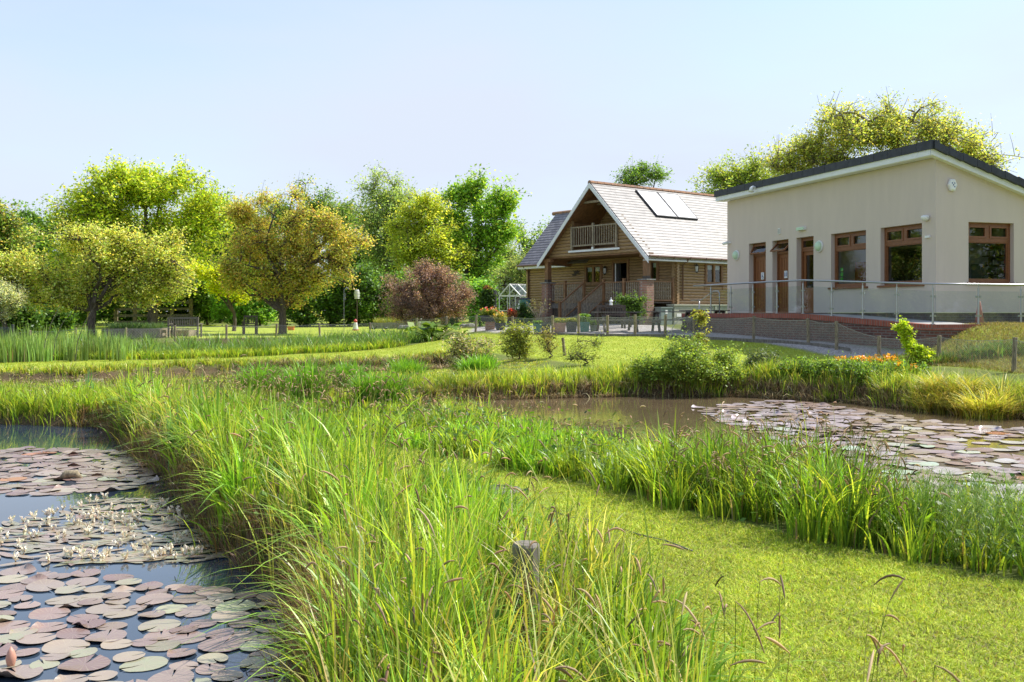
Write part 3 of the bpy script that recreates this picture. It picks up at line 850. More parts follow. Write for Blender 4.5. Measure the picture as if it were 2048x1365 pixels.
    hr = MB()
    H = 1.04
    hr.tube([p + Vector((0, 0, H)) for p in pts], .028, 8)
    obj("handrail", hr, M['steel'], BB, smooth=True)
    for i, p in enumerate(pts):
        pm = MB()
        pm.tube([p, p + Vector((0, 0, .02))], .06, 10)
        pm.tube([p + Vector((0, 0, .02)), p + Vector((0, 0, H - .10))], .026, 10)
        pm.tube([p + Vector((0, 0, H - .10)), p + Vector((0, 0, H - .02))], .01, 6)
        for j in (i - 1, i + 1):
            if 0 <= j < len(pts):
                dd = (pts[j] - p); dd.z = 0; dd.normalize()
                for z in (.22, .72):
                    c = p + dd * .05 + Vector((0, 0, z)); pm.bar(c - dd * .03, c + dd * .03, .05, .05)
        if i == 0: continue
        obj("post", pm, M['steel'], BB)
        if i < len(pts) - 1:
            q = pts[i + 1]; dd = (q - p).normalized()
            A, B = p + dd * .06, q - dd * .06
            g = MB(); nrm = Vector((-dd.y, dd.x, 0)).normalized() * .005
            g.hexa([A + Vector((0, 0, .07)) - nrm, B + Vector((0, 0, .07)) - nrm, B + Vector((0, 0, .07)) + nrm, A + Vector((0, 0, .07)) + nrm,
                    A + Vector((0, 0, .86)) - nrm, B + Vector((0, 0, .86)) - nrm, B + Vector((0, 0, .86)) + nrm, A + Vector((0, 0, .86)) + nrm])
            obj("glass_panel", g, M['balglass'], BB)
    r_ = thing("step_handrail", "small bent steel handrail at the far end of the terrace", "handrail", Fs(10.6, -.9, 1.86))
    g = MB(); g.tube([Fs(10.6, -.9, 1.86), Fs(10.6, -.9, 2.65), Fs(10.7, -.9, 2.72), Fs(11.1, -.9, 2.72), Fs(12.0, -.9, 2.4), Fs(12.9, -.9, 2.4)], .022, 8)
    g.tube([Fs(12.2, -.9, 2.4), Fs(12.2, -.9, 1.5)], .022, 8)
    obj("rail", g, M['steel'], r_, smooth=True)
    # traffic cone standing on the terrace
    r = (1970 - CX) / FP
    c = Fs(-.7, (26.9 * r - 12.0) / (.955 - .297 * r), 1.585)
    cn = thing("traffic_cone", "pale red traffic cone standing behind the balustrade glass", "cone", c)
    obj("cone_body", MB().lathe(c, [(.13, .03), (.03, .62), (.025, .63)], 14), simple("pale_red_cone", (0.5, 0.22, 0.18), 0.5), cn, smooth=True)  # body in one pale red
    obj("base", MB().box(frame(c, (1, 0), (0, 1)), -.18, .18, -.18, .18, c.z, c.z + .03), M['black'], cn)
build_shed()

# ------------------------------------------------------------------ the log house
def build_house():
    O = (6.04, 45.0); U = (.777, .629); Vd = (-.629, .777)
    Fh = frame((O[0], O[1], 0), U, Vd)
    FF = frame(Fh(1.93, 0, 0), Vd, U)          # front wall: u runs left along the wall, v runs inward
    FS = frame(Fh(0, 0, 0), U, Vd)             # right-hand side wall: u runs away, v runs inward
    G0 = 1.30; DK = 2.37; EZ = 4.41; RZ = 8.085; VR = 3.37; HW = 3.77
    T = thing("log_house", "golden log house with steep slate roof, recessed balcony and white bargeboards", "house", Fh(0, 0, G0))
    def logs(mb, P, z0, z1, spans, h=.135, mi=0, bulge=.055):
        n = max(1, int(round((z1 - z0) / h))); h = (z1 - z0) / n
        for i in range(n):
            zc = z0 + (i + .5) * h
            for a0, a1 in spans(zc):
                if a1 - a0 < .02: continue
                pr = [(-.10, -h / 2)] + [(bulge * math.cos(t) - .002, h / 2 * math.sin(t)) for t in (-PI / 2 * .98, -PI / 4, 0, PI / 4, PI / 2 * .98)] + [(-.10, h / 2)]
                vs = [P(a0, o_, zc + z) for o_, z in pr] + [P(a1, o_, zc + z) for o_, z in pr]
                k = len(pr)
                mb.add(vs, [(j, (j + 1) % k, k + (j + 1) % k, k + j) for j in range(k)] + [tuple(range(k)), tuple(range(2 * k - 1, k - 1, -1))], mi)
    def cut(a0, a1, ops, zc):
        sp = [(a0, a1)]
        for o0, o1, z0, z1 in ops:
            if z0 < zc < z1:
                nx = []
                for s0, s1 in sp:
                    if o1 <= s0 or o0 >= s1: nx.append((s0, s1))
                    else:
                        if o0 > s0: nx.append((s0, o0))
                        if o1 < s1: nx.append((o1, s1))
                sp = nx
        return sp
    fo = [(4.82, 6.02, 3.33, 4.30), (3.02, 3.98, DK, 4.36), (1.02, 1.54, 3.30, 4.36)]
    so_ = [(3.96, 5.21, 3.25, 4.27), (8.5, 9.6, 3.25, 4.27)]
    mb = MB()
    logs(mb, lambda a, o_, z: FF(a, -o_, z), G0, 4.60, lambda z: cut(-.14, 10.56, fo, z))
    logs(mb, lambda a, o_, z: FS(a, -o_, z), G0 + .07, 4.40, lambda z: cut(1.78, 14.0, so_, z))
    logs(mb, lambda a, o_, z: Fh(a, 10.56 + o_, z), G0 + .07, 4.60, lambda z: [(1.8, 7.0)])
    # gable face above the porch, open in the middle
    def gsp(z):
        hw = (RZ - z) / (RZ - EZ) * HW - .02
        L0, L1 = VR - hw, VR + hw
        L0, L1 = max(L0, -.15), min(L1, 6.9)
        if z < 4.98: return [(L0, L1)]
        return [(L0, min(1.8, L1)), (max(5.0, L0), L1)] if L0 < 1.8 else []
    logs(mb, lambda a, o_, z: Fh(.08 - o_, a, z), 4.65, 6.6, gsp, h=.165, bulge=.06)
    logs(mb, lambda a, o_, z: Fh(1.93 - o_, a, z), 4.66, 7.9, lambda z: [(max(1.8, VR - (RZ - z) / (RZ - EZ) * HW + .1), 2.35), (3.3, min(5.0, VR + (RZ - z) / (RZ - EZ) * HW - .1))] if z < 6.8 else [(VR - (RZ - z) / (RZ - EZ) * HW + .1, VR + (RZ - z) / (RZ - EZ) * HW - .1)])
    obj("log_wall", mb, M['log'], T)
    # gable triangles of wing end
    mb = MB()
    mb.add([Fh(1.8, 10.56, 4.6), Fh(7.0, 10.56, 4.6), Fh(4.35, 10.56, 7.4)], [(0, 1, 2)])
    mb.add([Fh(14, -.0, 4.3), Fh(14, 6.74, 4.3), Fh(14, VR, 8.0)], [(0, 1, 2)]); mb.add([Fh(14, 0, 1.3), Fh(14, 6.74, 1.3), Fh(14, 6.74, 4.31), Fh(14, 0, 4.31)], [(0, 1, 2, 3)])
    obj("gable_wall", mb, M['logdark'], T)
    # porch ceiling, balcony floor and cheeks
    mb = MB()
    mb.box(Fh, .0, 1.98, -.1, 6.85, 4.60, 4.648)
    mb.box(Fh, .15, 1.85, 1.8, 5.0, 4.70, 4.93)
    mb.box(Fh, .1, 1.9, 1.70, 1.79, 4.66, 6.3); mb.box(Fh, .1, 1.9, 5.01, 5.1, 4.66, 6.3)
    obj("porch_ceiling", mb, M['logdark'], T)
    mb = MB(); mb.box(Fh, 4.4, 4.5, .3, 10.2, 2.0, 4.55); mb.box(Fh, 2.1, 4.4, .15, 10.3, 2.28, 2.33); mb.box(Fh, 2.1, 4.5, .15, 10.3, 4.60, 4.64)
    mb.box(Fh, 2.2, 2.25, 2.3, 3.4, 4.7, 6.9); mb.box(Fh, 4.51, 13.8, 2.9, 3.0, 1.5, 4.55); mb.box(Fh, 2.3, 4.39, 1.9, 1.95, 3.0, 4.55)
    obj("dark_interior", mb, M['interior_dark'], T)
    # roofs, built as lapped courses
    def slope(mb, P, n, a0, a1, lift=.022):
        """P(a, t): t 0 at the eave, 1 at the ridge"""
        for i in range(n):
            t0, t1 = i / n, (i + 1) / n + .25 / n
            p = [P(a0, t0), P(a1, t0), P(a1, min(t1, 1)), P(a0, min(t1, 1))]
            up = (p[1] - p[0]).cross(p[3] - p[0]).normalized()
            if up.z < 0: up = -up
            L_ = up * lift; k = up * .006
            v = [p[0] + L_, p[1] + L_, p[2] + k, p[3] + k, p[0] - k, p[1] - k, p[2] - up * .02, p[3] - up * .02]
            mb.add(v, [(0, 1, 2, 3), (0, 4, 5, 1), (0, 3, 7, 4), (1, 5, 6, 2)])
    def right(a, t): return Fh(a, VR - HW * (1 - t), EZ + (RZ - EZ) * t)
    def left(a, t): return Fh(a, VR + HW * (1 - t), EZ + (RZ - EZ) * t)
    mr, ml, mw = MB(), MB(), MB()
    slope(mr, right, 25, -.32, 14.3); slope(ml, left, 25, -.32, 14.3)
    def wf(a, t): return Fh(1.5 + 2.85 * t, a, 4.41 + 3.087 * t)
    def wb(a, t): return Fh(7.2 - 2.85 * t, a, 4.41 + 3.087 * t)
    slope(mw, wf, 21, 5.5, 10.95); slope(mw, wb, 21, 5.5, 10.95)
    al_u = (U[0], U[1], 0); al_v = (Vd[0], Vd[1], 0)
    SM = slatemat("slate_main_roof", (0.245, 0.225, 0.205), (0.165, 0.152, 0.14), .147, 0.43, al_u)
    SW = slatemat("slate_wing_roof", (0.24, 0.22, 0.225), (0.17, 0.155, 0.165), .147, 0.5, al_v)
    for m_ in (ml,): mr.add(m_.v, m_.f)
    ro = obj("main_roof", mr, SM, T)
    obj("wing_roof", mw, SW, T)
    # underlay closes the roof from below (dark boards seen in the porch)
    mb = MB()
    for P in (right, left):
        p = [P(-.28, 0), P(14.2, 0), P(14.2, 1), P(-.28, 1)]
        dn = Vector((0, 0, -.05)); d2 = Vector((0, 0, -.12))
        mb.hexa([q + d2 for q in p] + [q + dn for q in p])
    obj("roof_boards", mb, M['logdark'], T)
    mb = MB()
    a = -.34
    while a < 14.3:
        mb.tube([Fh(a, VR, RZ - .03), Fh(a + .43, VR, RZ - .03)], .12, 7); a += .45
    obj("ridge_tiles", mb, M['ridge'], T)
    mb = MB()
    a = 5.9
    while a < 10.9:
        mb.tube([Fh(4.35, a, 7.47), Fh(4.35, a + .43, 7.47)], .11, 7); a += .45
    obj("ridge_tiles", mb, M['ridge'], T)
    # white bargeboards and fascias
    mb = MB()
    for P, dv in ((right, -.0), (left, .0)):
        p0, p1 = P(-.36, -.01), P(-.36, 1.0)
        lo = Vector((0, 0, -.27)); hi = Vector((0, 0, -.03)); th = Vector((U[0], U[1], 0)) * .03
        mb.hexa([p0 + lo, p0 + lo + th, p1 + lo + th, p1 + lo, p0 + hi, p0 + hi + th, p1 + hi + th, p1 + hi])
    obj("bargeboard", mb, M['whitewood'], T)
    mb = MB()
    mb.box(Fh, -.3, 14.2, -.40, -.37, 4.24, 4.42); mb.box(Fh, -.3, 14.2, -.37, -.06, 4.24, 4.262)
    mb.box(Fh, 1.50, 1.53, 7.15, 10.95, 4.26, 4.42); mb.box(Fh, 1.53, 1.86, 7.15, 10.95, 4.26, 4.28)
    obj("fascia", mb, M['whitewood'], T)
    mb = MB()
    mb.tube([Fh(-.3, -.46, 4.43), Fh(14.2, -.46, 4.40)], .055, 8); mb.tube([Fh(1.44, 7.2, 4.43), Fh(1.44, 10.95, 4.43)], .055, 8)
    for k in range(10): mb.box(Fh, .2 + k * 1.1, .24 + k * 1.1, -.53, -.38, 4.36, 4.46)
    obj("gutter", mb, M['brownpipe'], T)
    mb = MB(); mb.tube([Fh(2.31, -.46, 4.4), Fh(2.31, -.40, 4.28), Fh(2.31, -.12, 4.12), Fh(2.31, -.10, 2.5)], .038, 8)
    obj("downpipe", mb, M['brownpipe'], T, smooth=True)
    mb = MB(); mb.tube([Fh(1.44, 10.45, 4.4), Fh(1.6, 10.45, 4.25), Fh(1.82, 10.45, 4.1), Fh(1.82, 10.45, 1.5)], .038, 8)
    obj("downpipe", mb, M['brownpipe'], T, smooth=True)
    # white board and balustrade of the balcony
    obj("balcony_board", MB().box(Fh, -.075, -.03, 1.65, 5.15, 4.83, 4.92), M['whitewood'], T)
    mb = MB()
    for v in (1.86, 3.42, 4.92): mb.box(Fh, -.09, .01, v - .05, v + .05, 4.95, 6.17 if v == 3.42 else 6.08)
    mb.box(Fh, -.075, -.015, 1.9, 4.9, 6.0, 6.06); mb.box(Fh, -.07, -.02, 1.9, 4.9, 5.10, 5.17)
    for k in range(18):
        v = 2.03 + k * .16
        if abs(v - 3.42) < .07: continue
        mb.box(Fh, -.062, -.028, v - .018, v + .018, 5.17, 6.0)
    obj("balcony_railing", mb, M['weather'], T)
    obj("post_foot", MB().box(Fh, -.11, -.078, 3.36, 3.48, 4.88, 5.02), M['white'], T)
    mb = MB(); mb.bar(Fh(.1, 2.55, 7.2), Fh(.1, 4.25, 7.2), .1, .1); mb.bar(Fh(1.0, 2.55, 7.2), Fh(1.0, 4.25, 7.2), .1, .1)
    obj("collar_beam", mb, M['weather'], T)
    # solar panels on the sunny slope
    PMt = simple("panel_glass", (0.80, 0.84, 0.88), 0.26, var=0.02, spec=1.0)  # near-white base paints in the sun's glare on the panels
    def rp(u, v, h):
        up = Vector((-Vd[0] * .707, -Vd[1] * .707, .70)).normalized()
        return Fh(u, v, EZ + (RZ - EZ) * (1 - (VR - v) / HW)) + up * h
    for u0, u1 in ((2.48, 3.94), (4.0, 5.46)):
        def sl(m_, a0, a1, b0, b1, h0, h1): m_.hexa([rp(a0, b0, h0), rp(a1, b0, h0), rp(a1, b1, h0), rp(a0, b1, h0), rp(a0, b0, h1), rp(a1, b0, h1), rp(a1, b1, h1), rp(a0, b1, h1)])
        f_ = MB(); v0, v1 = 1.72, 3.13; w_ = .05
        sl(f_, u0, u0 + w_, v0, v1, .03, .11); sl(f_, u1 - w_, u1, v0, v1, .03, .11); sl(f_, u0 + w_, u1 - w_, v0, v0 + w_, .03, .11); sl(f_, u0 + w_, u1 - w_, v1 - w_, v1, .03, .11)
        po = obj("solar_panel", f_, M['blackpot'], T)
        g_ = MB(); sl(g_, u0 + w_, u1 - w_, v0 + w_, v1 - w_, .08, .095)
        obj("panel_glass", g_, PMt, po)
    # windows
    def win(F, a0, a1, z0, z1, n=2, opened=False):
        fr = MB(); rect_frame(fr, F, a0, a1, z0, z1, -.09, .11, .15)
        for k in range(1, n):
            x = a0 + (a1 - a0) * k / n; fr.box(F, x - .06, x + .06, -.09, .06, z0 + .11, z1 - .11)
        fr.box(F, a0 - .05, a0, -.07, .0, z0 - .25, z1 + .02); fr.box(F, a1, a1 + .05, -.07, .0, z0 - .25, z1 + .02)
        fr.box(F, a0 - .05, a1 + .05, -.12, -.09, z0 - .06, z0)
        o_ = obj("window", fr, M['logdark'], T)
        obj("pane", MB().box(F, a0 + .1, a1 - .1, -.03, -.024, z0 + .1, z1 - .1), M['window'], o_)
        bl = MB(); bl.box(F, a0 + .12, a1 - .12, .02, .03, z1 - .32, z1 - .11)
        obj("blind", bl, M['interior'], o_)
        if opened:
            c = F(a0 + (a1 - a0) * .5, -.1, z0)
            sa = MB(); Fo = frame(c, (U[0] * .55 - -Vd[0] * -.8, U[1] * .55 - Vd[1] * .8), (U[0], U[1]))
            rect_frame(sa, Fo, 0, .5, z0 + .1, z1 - .1, 0, .06, .05); obj("casement", sa, M['whitewood'], o_)
    win(FF, *fo[0]); win(FF, *fo[2], n=1); win(FS, *so_[0], opened=False); win(FS, *so_[1])
    # front door standing open
    a0, a1, z0, z1 = fo[1]
    mb = MB(); mb.box(FF, a0 - .1, a0 + .02, -.1, .06, z0, z1); mb.box(FF, a1 - .02, a1 + .1, -.1, .06, z0, z1); mb.box(FF, a0 - .1, a1 + .1, -.1, .06, z1, z1 + .12)
    obj("door_frame", mb, M['logdark'], T)
    mb = MB(); mb.bar(FF(a1 - .07, .0, 0) + Vector((0, 0, (z0 + z1) / 2)), FF(a1 + .32, .75, 0) + Vector((0, 0, (z0 + z1) / 2)), .05, z1 - z0 - .05)
    dr = obj("door", mb, M['whitewood'], T)
    mb = MB(); mb.tube([FF(a1 + .14, .5, z0 + 1.0), FF(a1 + .18, .62, z0 + 1.0)], .015, 6)
    obj("handle", mb, M['steel'], dr)
    # lanterns
    def lantern(p, out):
        o_ = Vector((out[0], out[1], 0))
        c = p + o_ * .18
        mb = MB(); mb.tube([p + Vector((0, 0, .16)), p + o_ * .1 + Vector((0, 0, .22)), c + Vector((0, 0, .17))], .012, 6)
        mb.lathe(c, [(.105, .12), (.03, .2), (.01, .24)], 6); mb.lathe(c, [(.03, -.2), (.07, -.16), (.075, -.14)], 6)
        for k in range(6):
            t = 2 * PI * k / 6; r0 = Vector((math.cos(t), math.sin(t), 0))
            mb.bar(c + r0 * .072 + Vector((0, 0, -.15)), c + r0 * .098 + Vector((0, 0, .125)), .014, .014)
        o2 = obj("wall_lantern", mb, M['black'], T)
        obj("glass", MB().lathe(c, [(.055, -.14), (.08, .11)], 6), M['white'], o2)
    lantern(FF(4.42, -.05, 3.98), (-U[0], -U[1])); lantern(FS(3.14, -.05, 3.96), (-Vd[0], -Vd[1]))
    mb = MB()
    c = FF(6.7, -.09, 3.9)
    for k in range(16):
        t = rnd.uniform(0, 2 * PI); l = rnd.uniform(.1, .34)
        mb.bar(c, c + Vector((Vd[0] * math.cos(t) * l, Vd[1] * math.cos(t) * l, math.sin(t) * l * .7)), .03, .03)
    obj("wall_wreath", mb, M['darkwood'], T)
    # porch: deck, posts, pillars, balustrades, stairs
    mb = MB()
    for k in range(48): mb.box(Fh, .0, 1.86, .02 + k * .142, .155 + k * .142, DK - .03, DK - (k % 2) * .002)
    mb.box(Fh, .02, .06, .0, 6.85, DK - .25, DK - .031)
    obj("deck", mb, M['greywood'], T)
    mb = MB()
    for k in range(40): mb.box(Fh, .08, .1, .05 + k * .17, .19 + k * .17, 1.2, DK - .26)
    for k in range(11): mb.box(Fh, .1 + k * .17, .24 + k * .17, .05, .07, 1.2, DK - .26)
    obj("deck_skirt", mb, M['darkwood'], T)
    for v in (0.0, 6.73):
        pb = MB().box(Fh, -.23, .23, v - .23, v + .23, 1.0, 3.36)
        po = obj("brick_pillar", pb, M['pillarbrick'], T)
        obj("cap", MB().box(Fh, -.29, .29, v - .29, v + .29, 3.362, 3.42), M['stone'], po)
        mb = MB().box(Fh, -.12, .12, v - .12, v + .12, 3.43, 4.60)
        mb.box(Fh, -.14, .14, v - .3, v + .3, 4.42, 4.598)
        obj("wooden_post", mb, M['logdark'], T)
        obj("post_shoe", MB().box(Fh, -.126, .126, v - .126, v + .126, 3.421, 3.56), M['darkwood'], T)
    def balus(mb, A, B, h=.95, step=.115):
        A, B = Vector(A), Vector(B); d = B - A; n = max(2, int(d.length / step))
        mb.bar(A + Vector((0, 0, h)), B + Vector((0, 0, h)), .07, .05, 0); mb.bar(A + Vector((0, 0, .1)), B + Vector((0, 0, .1)), .06, .045, 0)
        for k in range(1, n):
            p = A + d * (k / n)
            mb.lathe(p, [(.02, .12), (.02, .25), (.032, .3), (.016, .36), (.03, .47), (.018, .58), (.03, .68), (.016, .76), (.022, .82), (.02, h - .02)], 6, 1)
    def newel(v, u=0.0, z=DK, h=1.08):
        mb = MB().box(Fh, u - .055, u + .055, v - .055, v + .055, z - .35, z + h); mb.box(Fh, u - .07, u + .07, v - .07, v + .07, z + h, z + h + .03)
        obj("newel_post", mb, M['logdark'], T)
    RM = [M['logdark'], M['weather']]
    for v in (5.45, 4.10, 2.76, 1.42): newel(v)
    newel(.0, 1.75)
    for A, B in ((.25, 1.36), (1.48, 2.70), (4.16, 5.39), (5.51, 6.48)):
        mb = MB(); balus(mb, Fh(0, A, DK), Fh(0, B, DK)); obj("railing", mb, RM, T)
    mb = MB(); balus(mb, Fh(.25, 0, DK), Fh(1.69, 0, DK)); obj("railing", mb, RM, T)
    mb = MB()
    n = 6
    for k in range(n):
        z = DK - (k + 1) * (DK - 1.36) / (n + .0); u1 = -k * .27
        mb.box(Fh, u1 - .29, u1, 2.86, 4.0, z - .04, z)
        mb.box(Fh, u1 - .02, u1 - .0, 2.88, 3.98, z + .002, z + .12)
    for v in (2.84, 4.02): mb.bar(Fh(.0, v, DK - .12), Fh(-1.6, v, 1.3), .05, .25)
    obj("stairs", mb, M['greywood'], T)
    for v in (2.76, 4.10):
        newel(v, -1.55, 1.38, 1.0)
        mb = MB(); balus(mb, Fh(-.05, v, DK), Fh(-1.5, v, 1.42)); obj("stair_railing", mb, RM, T)
    # grey-green meter box and pale trough along the side wall
    b1 = thing("storage_box", "grey green storage box against the brick pillar", "box", Fh(.45, -.45, 1.8))
    mb = MB().box(Fh, .28, 1.0, -.62, -.26, 1.35, 2.1)
    obj("body", mb, M['greybox'], b1); obj("lid", MB().box(Fh, .25, 1.03, -.65, -.24, 2.102, 2.16), M['greybox'], b1)
    obj("label", MB().box(Fh, .55, .70, -.632, -.623, 1.85, 2.03), M['white'], b1)
    b2 = thing("ramp_wall", "long pale green grey boarded ramp side beside the log wall", "ramp", Fh(4, -.8, 1.6))
    mb = MB().box(Fh, 1.2, 8.5, -.58, -.16, 1.3, 2.22); mb.box(Fh, 1.15, 8.55, -.62, -.14, 2.222, 2.29); mb.box(Fh, 4.0, 4.15, -.61, -.582, 1.3, 2.22)
    obj("board", mb, M['palebox'], b2); obj("label", MB().box(Fh, 1.35, 1.85, -.592, -.583, 1.72, 1.86), M['white'], b2)
build_house()

# ------------------------------------------------------------------ vegetation builders (numpy)
def unit(v): return v / np.maximum(np.linalg.norm(v, axis=-1, keepdims=True), 1e-9)

def pal(cols, n, jit=0.18, rg=RG, gain=1.0):
    c = np.array(cols, float)[rg.integers(0, len(cols), n)] * gain
    return np.clip(c * (1 + rg.normal(0, jit, (n, 1))) * (1 + rg.normal(0, .05, (n, 3))), .004, 1)

def leaves_q(P, size, cols, up=0.35, asp=0.62, rg=RG, dirs=None):
    """kite-shaped leaf quads at P (n,3)"""
    n = len(P)
    nr = rg.normal(0, 1, (n, 3)); nr[:, 2] = np.abs(nr[:, 2]) + up * 1.5; nr = unit(nr)
    a = rg.normal(0, 1, (n, 3)) if dirs is None else dirs + rg.normal(0, .45, (n, 3))
    a = unit(a - nr * (a * nr).sum(-1, keepdims=True)); b = np.cross(nr, a)
    s = size * (1 + rg.uniform(-.35, .35, (n, 1)))
    v = np.stack([P - a * s * .5, P + b * s * asp * .5 - a * s * .05, P + a * s * .55, P - b * s * asp * .5 - a * s * .05], 1)
    v[:, 2] += nr * s * .08; v[:, 0] += nr * s * .06
    return v.reshape(-1, 3), np.arange(n * 4).reshape(-1, 4), np.repeat(cols, 4, 0)

def blades(P, H, W, az, bend, cols, nseg=4, droop=0.35, rg=RG, tw=0.6):
    n = len(P); t = np.linspace(0, 1, nseg + 1)[None, :]
    d = np.stack([np.cos(az), np.sin(az), 0 * az], -1)
    q = az + PI / 2 + rg.normal(0, tw, n)
    sd = np.stack([np.cos(q), np.sin(q), 0 * q], -1)
    hor = (H * bend)[:, None] * (0.18 * t + 0.82 * t ** 2.4)
    ver = H[:, None] * (t - (droop * bend)[:, None] * t ** 3)
    c = P[:, None, :] + d[:, None, :] * hor[..., None]; c[..., 2] += ver
    wd = (W / 2)[:, None] * np.clip(1.0 - t ** 2.2, 0.04, 1) * (0.75 + .25 * np.sin(t * PI))
    L_ = c - sd[:, None, :] * wd[..., None]; R_ = c + sd[:, None, :] * wd[..., None]
    V = np.stack([L_, R_], 2).reshape(-1, 3)
    k = (nseg + 1) * 2
    b = (np.arange(n) * k)[:, None] + (np.arange(nseg) * 2)[None, :]
    F = np.stack([b, b + 1, b + 3, b + 2], -1).reshape(-1, 4)
    return V, F, np.repeat(cols, k, 0)

def vtubes(C, R, cols, ns=3):
    """C (n,k,3) centre lines, R (n,k) radii"""
    n, k, _ = C.shape
    T = np.zeros_like(C); T[:, 1:-1] = C[:, 2:] - C[:, :-2]; T[:, 0] = C[:, 1] - C[:, 0]; T[:, -1] = C[:, -1] - C[:, -2]
    T = unit(T)
    ref = np.where(np.abs(T[..., 2:3]) > .8, np.array([1., 0, 0]), np.array([0, 0, 1.]))
    A = unit(np.cross(T, ref)); B = np.cross(T, A)
    th = np.arange(ns) * 2 * PI / ns
    V = C[:, :, None, :] + (A[:, :, None, :] * np.cos(th)[None, None, :, None] + B[:, :, None, :] * np.sin(th)[None, None, :, None]) * R[:, :, None, None]
    idx = np.arange(n * k * ns).reshape(n, k, ns)
    i0 = idx[:, :-1]; i1 = idx[:, 1:]
    F = np.stack([i0, np.roll(i0, -1, 2), np.roll(i1, -1, 2), i1], -1).reshape(-1, 4)
    return V.reshape(-1, 3), F, np.repeat(cols, k * ns, 0)

def tree(name, label, cat, base, lobes, th, tr, ltypes, natt=260, lpa=70, lsize=.16, spread=.42, mat='bark', group=None, limbs=9, seed=1, up=.35, shell=.5, split=None, fine=1.0, lean=(0, 0), twigr=.012, asp=.62, jit=.16, clump_jit=.22, boughs=True, limbl=0):
    """lobes: (centre, radii, weight); th = height where the limbs start; tr = trunk radius; ltypes = leaf colours"""
    rg = np.random.default_rng(seed)
    base = Vector(base)
    T = thing(name, label, cat, base, group)
    w_ = np.array([l[2] for l in lobes], float); w_ /= w_.sum()
    li = rg.choice(len(lobes), natt, p=w_)
    c = np.array([l[0] for l in lobes], float)[li]; r = np.array([l[1] for l in lobes], float)[li]
    d = unit(rg.normal(0, 1, (natt, 3)))
    rad = rg.uniform(0, 1, natt) ** shell * .94
    bump = 1 + .16 * np.sin(d[:, 0] * 5 + li) * np.sin(d[:, 2] * 6 + seed) + rg.normal(0, .05, natt)
    A = c + d * r * (rad * bump)[:, None]
    if natt >= 180 and boughs:      # gather the twigs into boughs so the outline is uneven
        nc = max(14, natt // 11); ci = rg.integers(0, natt, nc); Q = A[ci].copy(); j0 = rg.integers(0, nc, natt)
        sg = float(np.mean(r)) * .16
        m_ = rg.uniform(0, 1, natt) < .8
        A = np.where(m_[:, None], Q[j0] + rg.normal(0, 1, (natt, 3)) * sg * np.array([1.1, 1.1, .75]), A)
    b0 = np.array(base)
    A[:, 2] = np.maximum(A[:, 2], b0[2] + .15)
    # trunk and limbs
    cc = (np.array([l[0] for l in lobes]) * w_[:, None]).sum(0)
    topz = max(l[0][2] + l[1][2] * .25 for l in lobes)
    mb = MB()
    fork = np.array([b0[0] + lean[0] * .5, b0[1] + lean[1] * .5, b0[2] + th])
    nodes = []
    cen = np.array([cc[0], cc[1], topz])
    path = [b0 + [0, 0, -.1], b0 + [0, 0, .05], b0 + (fork - b0) * .5 + [rg.normal(0, .04), rg.normal(0, .04), 0], fork]
    rr = [tr * 1.45, tr * 1.15, tr * .95, tr * .85]
    if split is None:
        for k in range(1, 5):
            p = fork + (cen - fork) * (k / 4) + rg.normal(0, .12, 3) * (1, 1, 0); path.append(p); rr.append(tr * .85 * (1 - k / 4.6))
    mb.tube(path, rr, 9)
    for p, q in zip(path[3:], rr[3:]): nodes.append((p, q))
    hd = A[rg.choice(natt, min(limbs, natt), replace=False)]
    for e in hd:
        k = rg.integers(0, max(1, len(nodes) if split is None else 1)) if rg.uniform() < .8 else 0
        k = min(k, 3)
        if limbl: k = int(rg.integers(0, 2))
        s0, r0 = nodes[k]
        if e[2] < s0[2] - .3: s0, r0 = nodes[0]
        n_ = 6; P = []; R = []
        r1 = min(r0, tr * .55)
        for j in range(n_ + 1):
            t = j / n_
            p = s0 + (e - s0) * t; p[2] += math.sin(t * PI) * .045 * np.linalg.norm(e - s0)
            p += rg.normal(0, .035, 3) * np.linalg.norm(e - s0) * (0 < j < n_)
            P.append(p); R.append(r1 * (1 - t) ** .8 + twigr)
        mb.tube(P, R, 6, cap=False)
        nodes2 = list(zip(P[1:], R[1:])); nodes += nodes2
    NP = np.array([p for p, _ in nodes]); NR = np.array([q for _, q in nodes])
    D = np.linalg.norm(A[:, None] - NP[None], axis=-1) + np.maximum(0, NP[None, :, 2] - A[:, None, 2]) * .8
    j = D.argmin(1)
    s = NP[j]; K = 5
    t = np.linspace(0, 1, K)[None, :, None]
    Cn = s[:, None] + (A - s)[:, None] * t
    ln = np.linalg.norm(A - s, axis=-1)
    Cn[..., 2] += np.sin(t[..., 0] * PI) * .10 * ln[:, None]
    Cn[:, 1:-1] += rg.normal(0, .05, (natt, K - 2, 3)) * ln[:, None, None]
    Rr = np.minimum(NR[j], tr * .18)[:, None] * (1 - t[..., 0]) + twigr * .8
    tv, tf, _ = vtubes(Cn, Rr, np.ones((natt, 3)), 3)
    # side twiglets
    m2 = natt * 3
    ai = rg.integers(0, natt, m2); tt = rg.uniform(.35, .95, m2)
    sp_ = s[ai] + (A[ai] - s[ai]) * tt[:, None]
    sp_[:, 2] += np.sin(tt * PI) * .10 * ln[ai]
    e2 = sp_ + rg.normal(0, spread * 1.0, (m2, 3)) + [0, 0, spread * .35]
    C2 = np.stack([sp_, (sp_ + e2) / 2 + rg.normal(0, .03, (m2, 3)), e2], 1)
    v2, f2, _ = vtubes(C2, np.tile([twigr, twigr * .7, twigr * .4], (m2, 1)), np.ones((m2, 3)), 3)
    b_ = len(mb.v)
    mb.v += [tuple(p) for p in tv]; mb.f += [tuple(int(x) + b_ for x in q) for q in tf]
    b_ = len(mb.v)
